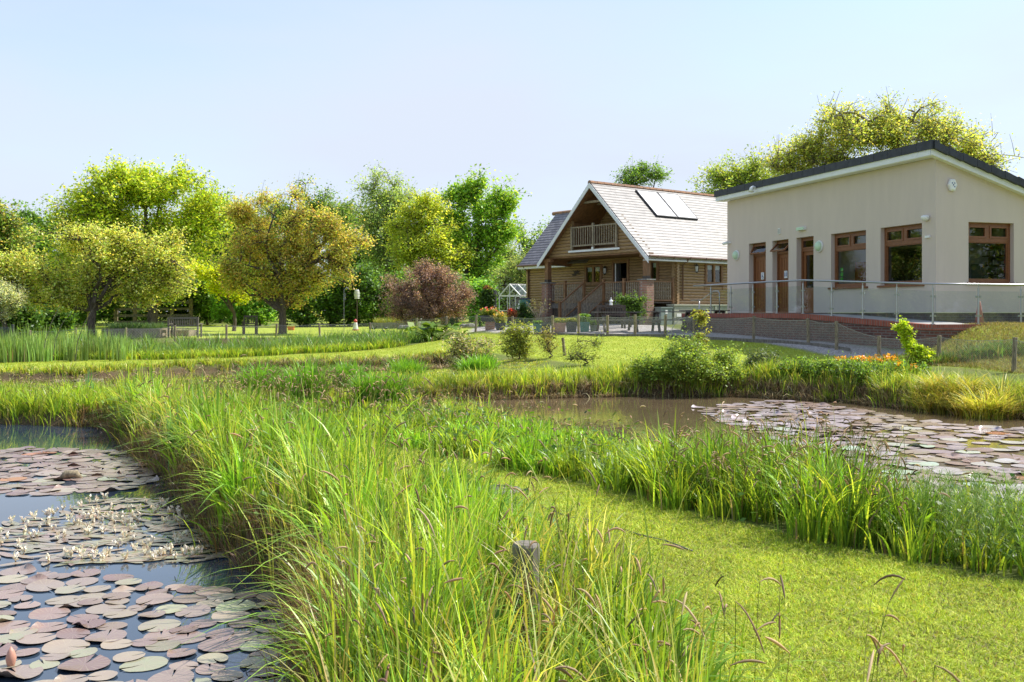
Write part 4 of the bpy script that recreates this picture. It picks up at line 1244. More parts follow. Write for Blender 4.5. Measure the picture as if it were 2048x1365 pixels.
    mb.v += [tuple(p) for p in v2]; mb.f += [tuple(int(x) + b_ for x in q) for q in f2]
    mb.m = [0] * len(mb.f)
    obj("trunk", mb, M[mat], T)
    # leaves
    n = int(natt * lpa * fine)
    k = rg.integers(0, natt + m2, n)
    anc = np.concatenate([A, e2])[k]
    alng = np.concatenate([s + (A - s) * .55, sp_])[k]
    u = rg.uniform(0, 1, (n, 1)) ** .6
    P = alng + (anc - alng) * u + rg.normal(0, spread * .42, (n, 3))
    cj = rg.normal(0, clump_jit, natt + m2)[k]
    cols = pal(ltypes, n, jit, rg, 3.0) * np.clip(1 + cj, .5, 1.6)[:, None]
    V, F, Cc = leaves_q(P, lsize, np.clip(cols, .004, 1), up, asp, rg)
    bulk("crown", V, F, Cc, M['leaf'], T)
    return T

def lobe(px, py, rx, ry, d, rd=None, w_=None):
    s = d / FP
    c = at(px, py, d)
    rd = rd if rd else (rx + ry) / 2 * .8
    return (tuple(c), (rx * s * 1.1, rd * s, ry * s * 1.06), w_ if w_ else (rx * ry) ** 1.2)

YG = [(.15, .21, .018), (.19, .24, .022), (.11, .17, .016), (.24, .25, .03)]
GR = [(.06, .115, .018), (.085, .15, .022), (.045, .09, .015)]
DG = [(.035, .07, .014), (.05, .095, .018), (.025, .055, .012)]
OLV = [(.13, .16, .035), (.17, .18, .045), (.09, .12, .025), (.22, .19, .06)]
PURX = 0
BRZ = [(.18, .20, .04), (.22, .20, .05), (.15, .19, .035), (.27, .18, .06), (.22, .23, .05)]
PALE = [(.13, .18, .055), (.17, .22, .075), (.10, .15, .04)]
SIL = [(.25, .28, .17), (.20, .25, .12), (.30, .32, .2)]
PUR = [(.11, .07, .062), (.15, .10, .088), (.21, .15, .135), (.08, .052, .046)]

def trees():
    G = "garden and woodland trees behind the ponds"
    # far row, left to right
    def T(name, label, px, pyb, d, lobes, **k):
        b = atg(px, d)
        return tree(name, label, "tree", b, [lobe(*l[:4], d, *(l[4:] or ())) for l in lobes], group=G, **k)
    T("maple_tree", "largest bright green maple with a broad domed crown at the left, behind the plank bed", 305, 640, 62,
      [(290, 450, 160, 100), (190, 430, 100, 75), (385, 450, 105, 80), (290, 378, 105, 55), (120, 470, 60, 60), (330, 540, 120, 60), (220, 540, 100, 60)], th=2.6, tr=.30, ltypes=YG, natt=660, lpa=85, lsize=.18, spread=.5, limbs=18, seed=33)
    T("cherry_tree", "spreading cherry tree with bronze tinted green crown over the plank bed at the left", 186, 670, 45.5,
      [(190, 550, 90, 50), (95, 560, 75, 48), (30, 530, 65, 50), (285, 550, 80, 50), (350, 560, 55, 40), (120, 495, 80, 36), (220, 490, 80, 38), (310, 500, 70, 38), (160, 600, 70, 22), (260, 598, 70, 22), (-30, 560, 60, 50)], th=1.3, tr=.19, limbl=1,  ltypes=[(.18, .23, .045), (.23, .25, .055), (.13, .18, .028), (.26, .23, .06), (.27, .30, .10)], natt=560, lpa=80, lsize=.115, spread=.36, limbs=13, seed=4)
    T("copper_cherry_tree", "orange bronze leaved cherry tree with ascending branches on the far lawn", 565, 662, 51,
      [(580, 500, 85, 60), (640, 460, 60, 45), (690, 500, 48, 40), (480, 500, 52, 50), (510, 440, 52, 40), (575, 420, 50, 32), (640, 545, 75, 36), (545, 560, 75, 34), (700, 555, 35, 30), (465, 555, 35, 30), (600, 590, 60, 18), (550, 400, 20, 22)], th=1.2, tr=.2, limbl=1,  ltypes=BRZ, natt=600, lpa=80, lsize=.11, spread=.36, limbs=16, seed=5, shell=.6)
    T("birch_tree", "tall pale green birch with a light open pointed crown", 790, 620, 78,
      [(790, 440, 90, 95), (790, 385, 50, 45), (740, 480, 60, 60), (820, 520, 80, 60)], th=2.5, tr=.22, ltypes=PALE, natt=520, lpa=50, lsize=.17, spread=.55, mat='barkpale', limbs=15, seed=6)
    T("lime_tree", "yellow green rounded lime tree in front of the pale birch", 848, 640, 70,
      [(848, 480, 78, 80), (870, 540, 70, 55), (810, 550, 60, 50), (860, 420, 40, 35)], th=2.2, tr=.22, ltypes=[(.20, .24, .03), (.25, .27, .04), (.15, .20, .025)], natt=420, lpa=66, lsize=.17, spread=.45, limbs=12, seed=7)
    T("sycamore_tree", "fresh mid green sycamore with upright leading shoots beside the log house", 945, 640, 72,
      [(945, 450, 70, 80), (985, 430, 42, 60), (900, 440, 45, 55), (940, 385, 35, 38), (960, 540, 75, 60), (1005, 480, 25, 25)], th=2.4, tr=.24, ltypes=[(.085, .165, .02), (.12, .20, .025), (.16, .22, .03)], natt=440, lpa=60, lsize=.21, spread=.45, limbs=14, seed=8)
    T("willow_tree", "pale soft willow just left of the log house greenhouse", 1030, 640, 62,
      [(1030, 560, 55, 55), (990, 590, 50, 45), (1050, 520, 35, 35)], th=1.0, tr=.16, ltypes=PALE + [(.22, .24, .1)], natt=240, lpa=70, lsize=.13, spread=.4, limbs=9, seed=9, asp=.3)
    T("ash_tree", "dull green ash showing above the slate wing roof", 1070, 640, 85,
      [(1065, 500, 55, 50), (1100, 490, 40, 40), (1020, 530, 40, 35)], th=2, tr=.25, ltypes=GR + PALE, natt=220, lpa=60, lsize=.2, spread=.5, limbs=9, seed=10)
    T("ash_tree", "thin topped ash rising behind the log house ridge", 1265, 640, 90,
      [(1240, 352, 32, 18), (1290, 350, 34, 18), (1265, 400, 60, 40)], th=8.5, tr=.25, ltypes=GR + [(.10, .15, .05)], natt=200, lpa=42, lsize=.18, spread=.5, limbs=12, seed=12)
    T("oak_tree", "big open crowned oak with yellow green young leaves behind the cream building", 1790, 640, 56,
      [(1750, 270, 130, 62), (1640, 310, 90, 55), (1600, 350, 60, 40), (1880, 280, 95, 60), (1810, 235, 95, 38), (1960, 330, 60, 45), (1800, 360, 180, 60)], th=5.2, tr=.42, ltypes=[(.18, .22, .045), (.22, .24, .06), (.13, .18, .035), (.25, .24, .06)], natt=800, lpa=62, lsize=.14, spread=.5, mat='barkpale', limbs=26, seed=13, shell=.42, twigr=.02)
    T("oak_tree", "lower yellow green oak filling the gap between the log house and the cream building", 1480, 640, 66,
      [(1470, 360, 80, 34), (1420, 365, 40, 25), (1540, 370, 70, 40), (1470, 420, 100, 50)], th=5, tr=.35, ltypes=[(.15, .20, .035), (.12, .17, .03), (.19, .22, .05)], natt=330, lpa=52, lsize=.17, spread=.5, mat='barkpale', limbs=14, seed=14)
    # mixed trees standing between and behind
    T("alder_tree", "dark green alder with pointed top left of the birch", 610, 640, 80,
      [(610, 430, 60, 70), (612, 375, 25, 28), (560, 450, 50, 50), (680, 440, 45, 45)], th=3, tr=.25, ltypes=GR + [(.12, .15, .05)], natt=330, lpa=48, lsize=.18, spread=.5, limbs=12, seed=15)
    T("alder_tree", "green alder between the maple and the copper cherry", 440, 640, 74,
      [(440, 450, 60, 60), (400, 430, 40, 50), (460, 520, 70, 60), (480, 440, 30, 40)], th=2.5, tr=.22, ltypes=YG + GR, natt=330, lpa=55, lsize=.18, spread=.48, limbs=12, seed=16)
    T("hawthorn_tree", "round green hawthorn at the left edge below the maple", 20, 640, 58,
      [(20, 480, 60, 60), (-40, 470, 70, 70), (10, 440, 40, 35)], th=1.6, tr=.2, ltypes=GR + OLV, natt=300, lpa=60, lsize=.17, spread=.42, limbs=10, seed=17)
    T("silver_willow_tree", "silvery grey willow at the left edge above the dark gate post", 10, 650, 44,
      [(5, 600, 50, 38), (-60, 600, 60, 42)], th=.8, tr=.12, ltypes=SIL, natt=170, lpa=90, lsize=.10, spread=.26, limbs=8, seed=18, asp=.35)
    T("golden_elder_tree", "small vivid yellow leaved elder between the maple and the copper cherry", 468, 650, 55,
      [(462, 575, 30, 14), (440, 552, 34, 14), (492, 590, 14, 10), (425, 575, 22, 12), (400, 545, 24, 12)], th=1.0, tr=.10, ltypes=[(.22, .26, .008), (.26, .29, .01), (.16, .21, .01)], natt=110, lpa=90, lsize=.11, spread=.26, limbs=8, seed=19)
    for k, (px, d, py, rx, ry) in enumerate([(-110, 55, 500, 90, 120), (-250, 52, 470, 110, 150), (-420, 50, 480, 120, 140)]):
        T("roadside_tree", ["bushy green tree just beyond the left edge", "tall green tree beyond the left edge", "broad green tree far beyond the left edge"][k], px, 640, d, [(px, py, rx, ry)], th=2, tr=.25, ltypes=GR + OLV, natt=260, lpa=50, lsize=.22, spread=.5, limbs=9, seed=30 + k)
    for k, (px, d, L_, c) in enumerate([(80, 86, [(80, 520, 80, 90)], GR), (200, 90, [(200, 500, 90, 110)], GR + DG), (520, 88, [(520, 500, 90, 90), (520, 590, 80, 50)], GR), (680, 92, [(680, 480, 80, 70), (690, 570, 90, 60)], OLV + GR),
                                       (740, 90, [(740, 540, 80, 80)], GR), (900, 90, [(900, 520, 60, 90)], GR), (360, 84, [(360, 540, 80, 80)], GR + DG), (-30, 80, [(-30, 520, 90, 90)], GR + OLV)]):
        T("woodland_tree", TLL[k], px, 640, d, L_, th=2, tr=.22, ltypes=c, natt=260, lpa=62, lsize=.26, spread=.6, limbs=9, seed=100 + k)
    for k, (x, y) in enumerate(((34, 15), (44, 24), (40, 5))):  # unseen trees added so the right wall's window mirrors foliage, not sky
        tree("unseen_tree", ["leafy added tree out of frame right of the mound", "tall added tree out of frame beyond the cream building corner", "added tree out of frame right of the mown path"][k], "tree", (x, y, gz1(x, y)),
             [((x, y, 5.0), (4.5, 4.5, 3.6), 1), ((x, y, 3.0), (5, 5, 2.4), 1)], 1.5, .25, GR + OLV, natt=240, lpa=50, lsize=.28, spread=.5, seed=140 + k, group=G)
    # understory shrubs behind the lawn, each its own plant
    labs = ["dark laurel", "hazel shrub", "mixed evergreen shrub", "holly shrub", "elder shrub", "privet shrub"]
    US = [(60, 60, 600, 70, 60, 'd'), (140, 64, 605, 60, 50, 'g'), (235, 66, 600, 60, 55, 'd'), (350, 66, 600, 60, 58, 'd'), (415, 66, 590, 50, 60, 'g'), (470, 64, 600, 50, 55, 'b'), (520, 64, 595, 45, 60, 'b'),
          (600, 62, 605, 55, 48, 'd'), (660, 63, 600, 45, 52, 'd'), (715, 63, 595, 45, 58, 'd'), (765, 64, 600, 45, 55, 'g'), (905, 62, 600, 40, 50, 'g'), (-40, 58, 605, 70, 55, 'd'), (-130, 56, 590, 80, 70, 'g'), (960, 60, 605, 35, 40, 'b'), (290, 70, 590, 60, 60, 'g'), (190, 70, 590, 50, 60, 'g'), (440, 72, 590, 60, 60, 'd'), (840, 66, 600, 60, 60, 'g'),
          (30, 47, 645, 40, 22, 'd'), (105, 49, 648, 35, 18, 'd')]
    for k, (px, d, py, rx, ry, c) in enumerate(US):
        colr = {'d': DG + GR[:1], 'g': GR, 'b': [(.08, .16, .025), (.11, .20, .03)]}[c]
        tree("garden_shrub", "garden shrub", "shrub", atg(px, d), [lobe(px, py, rx, ry, d)], .5, .07, colr, natt=150, lpa=70, lsize=.17, spread=.34, limbs=7, seed=50 + k, group="shrubs behind the far lawn")["label"] = \
            USL[k]
    # purple shrub with fine dense twigs
    tree("purple_barberry_shrub", "wide dome shaped purple brown shrub with fine leaves on the far lawn", "shrub", atg(852, 49.5),
         [lobe(850, 585, 98, 48, 49.5), lobe(860, 555, 50, 32, 49.5), lobe(800, 618, 50, 30, 49.5), lobe(850, 628, 85, 26, 49.5), lobe(905, 610, 38, 30, 49.5), lobe(850, 540, 18, 18, 49.5)], .5, .09, PUR, natt=420, lpa=110, lsize=.062, spread=.22, limbs=16, seed=80, twigr=.008, shell=.42, boughs=False)
TLL = ["woodland tree behind the left cherry crown", "tall woodland tree hidden mostly by the maple", "woodland tree between the elder and the copper cherry", "olive green woodland tree right of the copper cherry",
       "woodland tree filling the gap left of the birch", "woodland tree in the gap behind the sycamore", "woodland tree behind the maple trunk", "woodland tree at the left edge of the garden"]
USL = ["dark laurel in shade below the left cherry", "hazel behind the far rail fence at the left", "dark evergreen left of the maple trunk", "dark evergreen right of the maple trunk behind the rail fence",
       "green hazel behind the slatted bench", "bright green shrub below the golden elder", "bright green shrub left of the copper cherry trunk", "dark shrub right of the copper cherry trunk", "dark shrub behind the feeder pole",
       "dark shrub behind the hanging lantern feeder", "green shrub left of the purple dome", "green shrub behind the purple dome", "dark bush at the left edge below the silver willow", "tall green bush beyond the left edge",
       "fresh green shrub beside the ivy clad post", "mid green shrub far behind the maple trunk", "mid green shrub left of and behind the maple trunk", "dark thicket behind the golden elder", "green thicket behind the purple dome centre", "low dark shrub behind the reeds at the left edge", "low dark shrub behind the tall dead stems"]
trees()

# ------------------------------------------------------------------ grasses, sedges and reeds
def samp(n, box, cond, rg):
    x0, x1, y0, y1 = box; out = []; c = 0; it = 0
    while c < n and it < 60:
        m = max(4000, n); x = rg.uniform(x0, x1, m); y = rg.uniform(y0, y1, m)
        k = cond(x, y); out.append(np.stack([x[k], y[k]], 1)); c += k.sum(); it += 1
    return np.concatenate(out)[:n]
def land(x, y, e=0.02):
    m = np.ones(x.shape, bool)
    for P in PONDS: m &= sdist(P, x, y) > e
    return m
def notmown(x, y, e=0.0):
    m = np.ones(x.shape, bool)
    for P in MOWN: m &= sdist(P, x, y) > e
    return m
SG = [(.17, .26, .025), (.24, .32, .03), (.12, .21, .022), (.27, .33, .04), (.09, .17, .02)]
SY = [(.28, .31, .05), (.34, .34, .07), (.22, .28, .04), (.38, .33, .12)]
DRY = [(.34, .26, .14), (.26, .18, .09), (.42, .34, .20), (.18, .12, .06)]
HEAD = [(.50, .34, .18), (.40, .26, .13), (.58, .42, .24), (.30, .20, .11)]

def tufts(acc, XY, nb, H, W, cols, bend=(.25, .95), spread=.07, nseg=4, dry=.12, hs=.2, rg=RG, droop=.35, jit=.16, tufth=.18):
    n = len(XY)
    Z = gz(XY[:, 0], XY[:, 1])
    hv = np.clip(1 + rg.normal(0, tufth, n), .5, 1.6)
    i = np.repeat(np.arange(n), nb); m = len(i)
    az = rg.uniform(0, 2 * PI, m); rr = np.abs(rg.normal(0, spread, m))
    P = np.stack([XY[i, 0] + rr * np.cos(az), XY[i, 1] + rr * np.sin(az), Z[i] - .02], -1)
    P[:, 2] = np.maximum(gz(P[:, 0], P[:, 1]) - .02, -.06)
    d = np.hypot(P[:, 0], P[:, 1])
    h = (H if np.isscalar(H) else H[i]) * hv[i] * np.clip(1 + rg.normal(0, hs, m), .35, 1.5)
    wv = W * (1 + np.maximum(d - 5, 0) / 13.0) * rg.uniform(.6, 1.3, m)
    c = pal(cols, m, jit, rg, 1.85) * np.clip(1 + rg.normal(0, .24, n), .5, 1.6)[i][:, None]
    k = rg.uniform(0, 1, m) < dry
    c[k] = pal(DRY, int(k.sum()), .2, rg); h[k] *= .75
    bd = rg.uniform(bend[0], bend[1], m) ** 1.3
    acc.add(*blades(P, h, wv, az + rg.normal(0, .5, m), bd, np.clip(c, .005, .9), nseg, droop, rg))

def stalks(acc, XY, H, rg, head=(.07, .13), r=.0016, curl=True, cols=HEAD, headr=.0048, stem=SG + SY):
    """sedge flower stems: an arching stem with brown catkins hanging at the tip"""
    n = len(XY); Z = gz(XY[:, 0], XY[:, 1]); d = np.hypot(XY[:, 0], XY[:, 1])
    f = 1 + np.maximum(d - 5, 0) / 18.0
    az = rg.uniform(0, 2 * PI, n); h = H * np.clip(1 + rg.normal(0, .15, n), .5, 1.4); ln = rg.uniform(.05, .35, n) * h
    D = np.stack([np.cos(az), np.sin(az), 0 * az], -1)
    t = np.linspace(0, 1, 6)[None, :, None]
    C0 = np.stack([XY[:, 0], XY[:, 1], Z - .03], -1)[:, None] + D[:, None] * ln[:, None, None] * t ** 2 + np.array([0, 0, 1.]) * h[:, None, None] * (t - .06 * t ** 3)
    acc.add(*vtubes(C0, (r * f)[:, None] * np.linspace(1.4, .8, 6)[None], pal(stem, n, .15, rg) * .9, 3))
    for q in range(3):
        k = rg.uniform(0, 1, n) < (1, .7, .35)[q]; m = int(k.sum())
        if not m: continue
        j = 5 - q if q else 5
        s = C0[k, max(j - (q > 0), 3)]
        a2 = az[k] + rg.normal(0, .7, m)
        D2 = np.stack([np.cos(a2), np.sin(a2), 0 * a2], -1)
        L = rg.uniform(head[0], head[1], m)
        up0 = rg.uniform(-.4, 1.0, m) if curl else rg.uniform(.7, 1.2, m)
        t2 = np.linspace(0, 1, 6)[None, :, None]
        reach = rg.uniform(.25, 1.0, m)[:, None, None]
        C2 = s[:, None] + D2[:, None] * (L[:, None, None] * t2 * reach) + np.array([0, 0, 1.]) * (L[:, None, None] * (up0[:, None, None] * t2 - rg.uniform(.1, .9, m)[:, None, None] * t2 ** 2))
        rr = (headr * f[k])[:, None] * np.array([.35, .7, 1.0, 1.05, .9, .35])[None]
        acc.add(*vtubes(C2, rr, pal(cols, m, .2, rg), 4))

def greens():
    rg = np.random.default_rng(5)
    # 1 the tall sedge strip between the left pond and the mown path
    R1 = [(-.42, 2.5), (-.74, 3.9), (-1.0, 5.1), (-1.25, 6.2), (-2.1, 7.8), (-3.15, 10), (-3.95, 11.7), (-5.1, 13.7), (-6.6, 16.6), (-6.4, 18.3), (-2.9, 18.3), (-2.4, 17.6), (-1.2, 15.4), (-1.75, 13.2), (-2.35, 12.3), (-2.0, 11.2),
          (-1.35, 9.8), (-.62, 8.8), (-.05, 7.9), (.45, 6.5), (.62, 5.4), (.68, 4.4), (.66, 2.5)]
    A = Acc()
    pts = samp(760, (-7, 1, 2.5, 18.5), lambda x, y: pip(R1, x, y) & (sdist(PA, x, y) > .12) & ((np.abs(x - .05) > .20) | (y < 4.2) | (y > 5.05)) & ((rg.uniform(0, 1, x.shape) < np.clip(1.6 - y / 14, .35, 1)) | (sdist(PA, x, y) < .8)), rg)
    dl = sdist(PA, pts[:, 0], pts[:, 1]); tall = np.where(dl < .9, .43, np.where(pts[:, 1] > 8, .15, .20)); tall = np.where((pts[:, 1] < 6.3) & (dl >= .9), .32, tall); hv_ = hills(pts[:, 0] * 1.5 + 1, pts[:, 1] * 1.2); tall = tall * np.clip(1.0 + .55 * hv_, .45, 1.5)
    tufts(A, pts, 42, tall, .0150, SG, tufth=.32, spread=.085, nseg=6, bend=(.05, .72), droop=.42, dry=.10, rg=rg)
    pts = pts
    p2 = samp(330, (-6, 1, 3, 17), lambda x, y: pip(R1, x, y) & ((sdist(PA, x, y) < 1.0) | (y < 6)), rg)
    tufts(A, p2, 16, .55, .011, SY, spread=.07, nseg=5, dry=.2, bend=(.2, .9), rg=rg)
    # dry thatch hanging over the water
    pe = samp(430, (-8, 0, 2.5, 18), lambda x, y: (np.abs(sdist(PA, x, y) - .06) < .14) & (x > -7.4) & (y > 2.8), rg)
    tufts(A, pe, 36, .27, .006, [(.13, .085, .05), (.20, .13, .08), (.08, .06, .035), (.10, .13, .03)], spread=.07, nseg=4, dry=.2, bend=(.3, 1.1), droop=.5, rg=rg)
    big = samp(58, (-6.4, .6, 3.6, 17), lambda x, y: pip(R1, x, y) & (sdist(PA, x, y) > .2) & ((sdist(PA, x, y) < 1.1) | (y < 6)) & ((np.abs(x - .05) > .35) | (y > 5.05)), rg)
    tufts(A, big, 170, .50, .021, [(.11, .21, .02), (.15, .26, .025), (.19, .30, .03)], spread=.15, nseg=6, dry=.04, bend=(.1, 1.2), droop=.55, rg=rg, tufth=.25)
    pb = samp(60, (-1.35, -.55, 4.2, 6.6), lambda x, y: (sdist(PA, x, y) > .0) & (sdist(PA, x, y) < .32), rg)
    tufts(A, pb, 60, .40, .006, [(.17, .10, .06), (.22, .14, .08), (.12, .08, .05)], spread=.08, nseg=4, dry=.3, bend=(.1, .7), rg=rg)
    q = samp(1500, (-5, 1, 4.4, 13), lambda x, y: pip(R1, x, y) & (hills(x * 1.6 + 2, y * 1.8) > .1), rg)
    Pq = np.c_[q, gz(q[:, 0], q[:, 1]) + np.abs(rg.normal(0, .15, len(q))) + .03]
    A.add(*leaves_q(Pq, .05, pal([(.12, .24, .03), (.17, .30, .04), (.09, .18, .02)], len(Pq), .2, rg), .8, .75, rg))
    A.build("sedge_bank", M['grass'])
    tag(bpy.data.objects["sedge_bank"], "tall arching green pendulous sedge on the bank right of the lily pond", "sedge", kind='stuff')
    # flower stems
    B = Acc()
    stalks(B, samp(620, (-7, 1, 2.7, 18), lambda x, y: pip(R1, x, y), rg), .66, rg)
    stalks(B, samp(20, (.55, 1.7, 2.9, 4.6), lambda x, y: x < .25 + y * .36, rg), .52, rg, head=(.10, .17), headr=.005)
    B.build("sedge_flower_stems", M['dry'])
    tag(bpy.data.objects["sedge_flower_stems"], "brown drooping catkins on thin stems above the near sedge", "sedge flowers", kind='stuff')

    # 2 strip between the path and the muddy pond
    far = [(-1.9, 12.9), (-.68, 11.1), (.2, 10.05), (1.18, 8.5), (1.78, 7.45), (2.28, 6.78), (2.72, 6.27), (3.1, 5.95), (4.6, 4.8), (5.4, 5.6), (4.4, 6.9), (3.5, 8.1), (2.8, 9.1), (1.8, 10.8), (.8, 12.6), (-.6, 15.1), (-1.7, 15.3)]
    A = Acc()
    pts = samp(640, (-2.3, 5.6, 4.6, 15.4), lambda x, y: pip(far, x, y), rg)
    tufts(A, pts, 40, np.where(pts[:, 0] > 2.5, .26, np.where(pts[:, 1] > 9.3, .23, np.where(pts[:, 1] > 7.6, .38, .58))), .0135, SG, tufth=.32, spread=.10, nseg=5, dry=.07, bend=(.15, .95), rg=rg)
    big = samp(26, (-1.5, 2.8, 6.3, 13), lambda x, y: pip(far, x, y), rg)
    tufts(A, big, 150, np.where(big[:, 1] > 9.3, .30, .52), .020, [(.12, .23, .02), (.17, .29, .03)], spread=.14, nseg=6, dry=.04, bend=(.1, 1.0), droop=.5, rg=rg)
    # broad leaved weeds among them
    q = samp(5200, (-2.3, 5.6, 4.6, 15.4), lambda x, y: pip(far, x, y), rg)
    clump = hills(q[:, 0] * 1.7, q[:, 1] * 1.9) > -.25; q = q[clump]
    P = np.c_[q, gz(q[:, 0], q[:, 1]) + np.abs(rg.normal(0, .16, len(q))) + .02]
    A.add(*leaves_q(P, .055, pal([(.10, .20, .02), (.15, .25, .03), (.07, .15, .018)], len(P), .2, rg), .8, .75, rg))
    A.build("sedge_strip", M['grass'])
    tag(bpy.data.objects["sedge_strip"], "dense green sedge and weeds between the mown path and the muddy pond", "sedge", kind='stuff')
    B = Acc()
    stalks(B, samp(210, (-2.3, 5.6, 4.6, 15.4), lambda x, y: pip(far, x, y) & (y > 8), rg), .46, rg, head=(.05, .09))
    stalks(B, samp(230, (-2.3, 5.6, 4.6, 15.4), lambda x, y: pip(far, x, y) & (y < 8.5) & (x < 2.7), rg), .72, rg, head=(.06, .11))
    B.build("sedge_flower_stems", M['dry'])
    tag(bpy.data.objects["sedge_flower_stems.001"], "thin brown flower stems rising above the sedge beside the muddy pond", "sedge flowers", kind='stuff')
    # horsetail and bramble leaves at the right end
    A = Acc()
    q = samp(240, (2.7, 4.6, 5.0, 7.3), lambda x, y: pip(far, x, y) & (x > 2.7), rg)
    for k in range(7):
        z = .06 + k * .06
        n = len(q)
        P = np.repeat(np.c_[q, gz(q[:, 0], q[:, 1]) + z], 9, 0)
        m = len(P)
        A.add(*blades(P, np.full(m, .09), np.full(m, .0035), np.tile(np.arange(9) * 2 * PI / 9, n), np.full(m, 1.2), pal([(.14, .26, .05), (.2, .32, .07)], m, .12, rg), 2, .25, rg))
    stalks(A, q, .42, rg, head=(.01, .02), cols=SG)
    A.build("horsetail", M['grass'])
    tag(bpy.data.objects["horsetail"], "feathery light green horsetail at the right end of the sedge strip", "horsetail", kind='stuff')

    # 3 the middle meadow of tall seeding grass between the ponds
    A = Acc()
    mid = lambda x, y: land(x, y, .05) & notmown(x, y, .15) & ~pip(R1, x, y) & (y > 12.8) & (y < 31.5) & (y + .55 * np.maximum(x, 0) < 33) & ((x < 1.0) | (sdist(PB, x, y) < 1.3)) & ~pip(far, x, y) & ~((x > -1.6) & (y < 19))
    pts = samp(2700, (-16, 9, 12.8, 31.5), mid, rg)
    tufts(A, pts, 32, np.where(pts[:, 1] < 17, .34, np.where(pts[:, 1] < 19.5, .26, np.where(pts[:, 1] < 22.5, .10, .055))), .0085, SG + SY + SY, spread=.13, nseg=4, dry=.14, rg=rg, bend=(.15, .8))
    A.build("meadow_grass", M['grass'])
    tag(bpy.data.objects["meadow_grass"], "tall yellow green meadow grass covering the land between the ponds", "tall grass", kind='stuff')
    B = Acc()
    q = samp(160, (-14, 3.5, 20, 24), lambda x, y: mid(x, y) & (x < 3), rg); stalks(B, q, .22, rg, head=(.04, .08), cols=[(.42, .30, .16), (.50, .40, .22)], headr=.0036)
    stalks(B, samp(1000, (-14, 3.5, 12.8, 30), lambda x, y: mid(x, y) & (x < 3) & (y < 20.5), rg), .46, rg, head=(.05, .12), cols=[(.42, .30, .16), (.34, .24, .12), (.50, .40, .22)], headr=.0038)
    B.build("grass_seed_heads", M['dry'])
    tag(bpy.data.objects["grass_seed_heads"], "tan seed heads above the meadow grass in the middle", "seed heads", kind='stuff')

    # 4 fringes of the ponds
    A = Acc()
    pts = samp(520, (-22, -6, 16.8, 20.5), lambda x, y: (sdist(PA, x, y) > .02) & (sdist(PA, x, y) < 1.3) & (y > 16), rg)
    tufts(A, pts, 40, .38, .008, SG[:4], spread=.10, dry=.06, rg=rg, bend=(.2, .9))
    pts = samp(900, (-24, 0, 24, 36.5), lambda x, y: (sdist(PC, x, y) > .0) & (sdist(PC, x, y) < .75) & notmown(x, y, -.25), rg)
    tufts(A, pts, 30, np.where(pts[:, 1] > 29.4 + (pts[:, 0] + 14).clip(0, 12) * .33, .22, .05), .007, SG + SY, spread=.10, dry=.12, rg=rg, bend=(.2, .9), nseg=3)
    pts = samp(1300, (-3, 16, 12, 25), lambda x, y: (sdist(PB, x, y) > -.02) & (sdist(PB, x, y) < 1.15) & (y > 14) & ((x > -1) | (y > 20)), rg)
    tufts(A, pts, 34, .32, .0075, SG + SY[:2], spread=.10, dry=.14, rg=rg, bend=(.15, .8))
    A.build("pond_fringe_grass", M['grass'])
    tag(bpy.data.objects["pond_fringe_grass"], "tufty grass fringe along the far banks of the ponds", "bank grass", kind='stuff')
    # dry and dark stems right above the water
    A = Acc()
    def edge(lo, hi): return lambda x, y: np.minimum(np.minimum(np.abs(sdist(PA, x, y) - lo), np.abs(sdist(PB, x, y) - lo)), np.abs(sdist(PC, x, y) - lo)) < hi
    pts = samp(1500, (-22, 12, 12, 35.5), lambda x, y: edge(.02, .14)(x, y) & (y > 12) & (y > 16.0 - x * 2), rg)
    tufts(A, pts, 18, .26, .006, DRY + [(.08, .06, .03)], spread=.08, dry=.7, rg=rg, bend=(.5, 1.5), nseg=3)
    A.build("dry_bank_stems", M['dry'])
    tag(bpy.data.objects["dry_bank_stems"], "brown dead stems hanging from the pond banks", "dead stems", kind='stuff')

    # 5 ditch between the long mown strip and the garden fence, and reeds at the left
    A = Acc()
    DI = [(-24, 35), (-14, 35.2), (-8, 38.4), (-5, 39.6), (-3.2, 41.5), (-3.5, 44.5), (-6, 46), (-9.5, 45), (-12, 43), (-16, 41.5), (-24, 41)]
    pts = samp(900, (-24, -3, 35, 46), lambda x, y: pip(DI, x, y), rg)
    tufts(A, pts, 26, .5, .008, GRS, spread=.16, dry=.12, rg=rg, nseg=3, tufth=.35)
    pts = samp(420, (-16, -3, 34.5, 40), lambda x, y: (np.abs(sdist(DI, x, y)) < .45) & (y < 40), rg)
    tufts(A, pts, 26, .32, .008, SG + SY[:1], spread=.12, dry=.06, rg=rg, nseg=3)
    A.build("ditch_grass", M['grass'])
    tag(bpy.data.objects["ditch_grass"], "mixed green tufts in the ditch before the garden fence", "ditch grass", kind='stuff')
    A = Acc()
    pts = samp(260, (-26, -13.2, 33.5, 40), lambda x, y: x < -13.2 - (y - 34) * .35, rg)
    tufts(A, pts, 30, .70, .012, [(.14, .22, .06), (.19, .27, .08), (.11, .18, .04)], spread=.2, dry=.05, rg=rg, nseg=3, bend=(.05, .3), hs=.25)
    A.build("reed_bed", M['grass'])
    tag(bpy.data.objects["reed_bed"], "blue green reeds at the left edge below the silvery willow", "reeds", kind='stuff')

    # 6 short blades on the lawns
    A = Acc()
    q = samp(165000, (-2.3, 5, 3.2, 13), lambda x, y: (sdist(PATH, x, y) < .12) & (rg.uniform(0, 1, x.shape) < np.clip(6.5 / y, .2, 1) ** 1.6) & (np.abs(x) < y * .56), rg)
    n = len(q); P = np.c_[q, gz(q[:, 0], q[:, 1]) - .006]
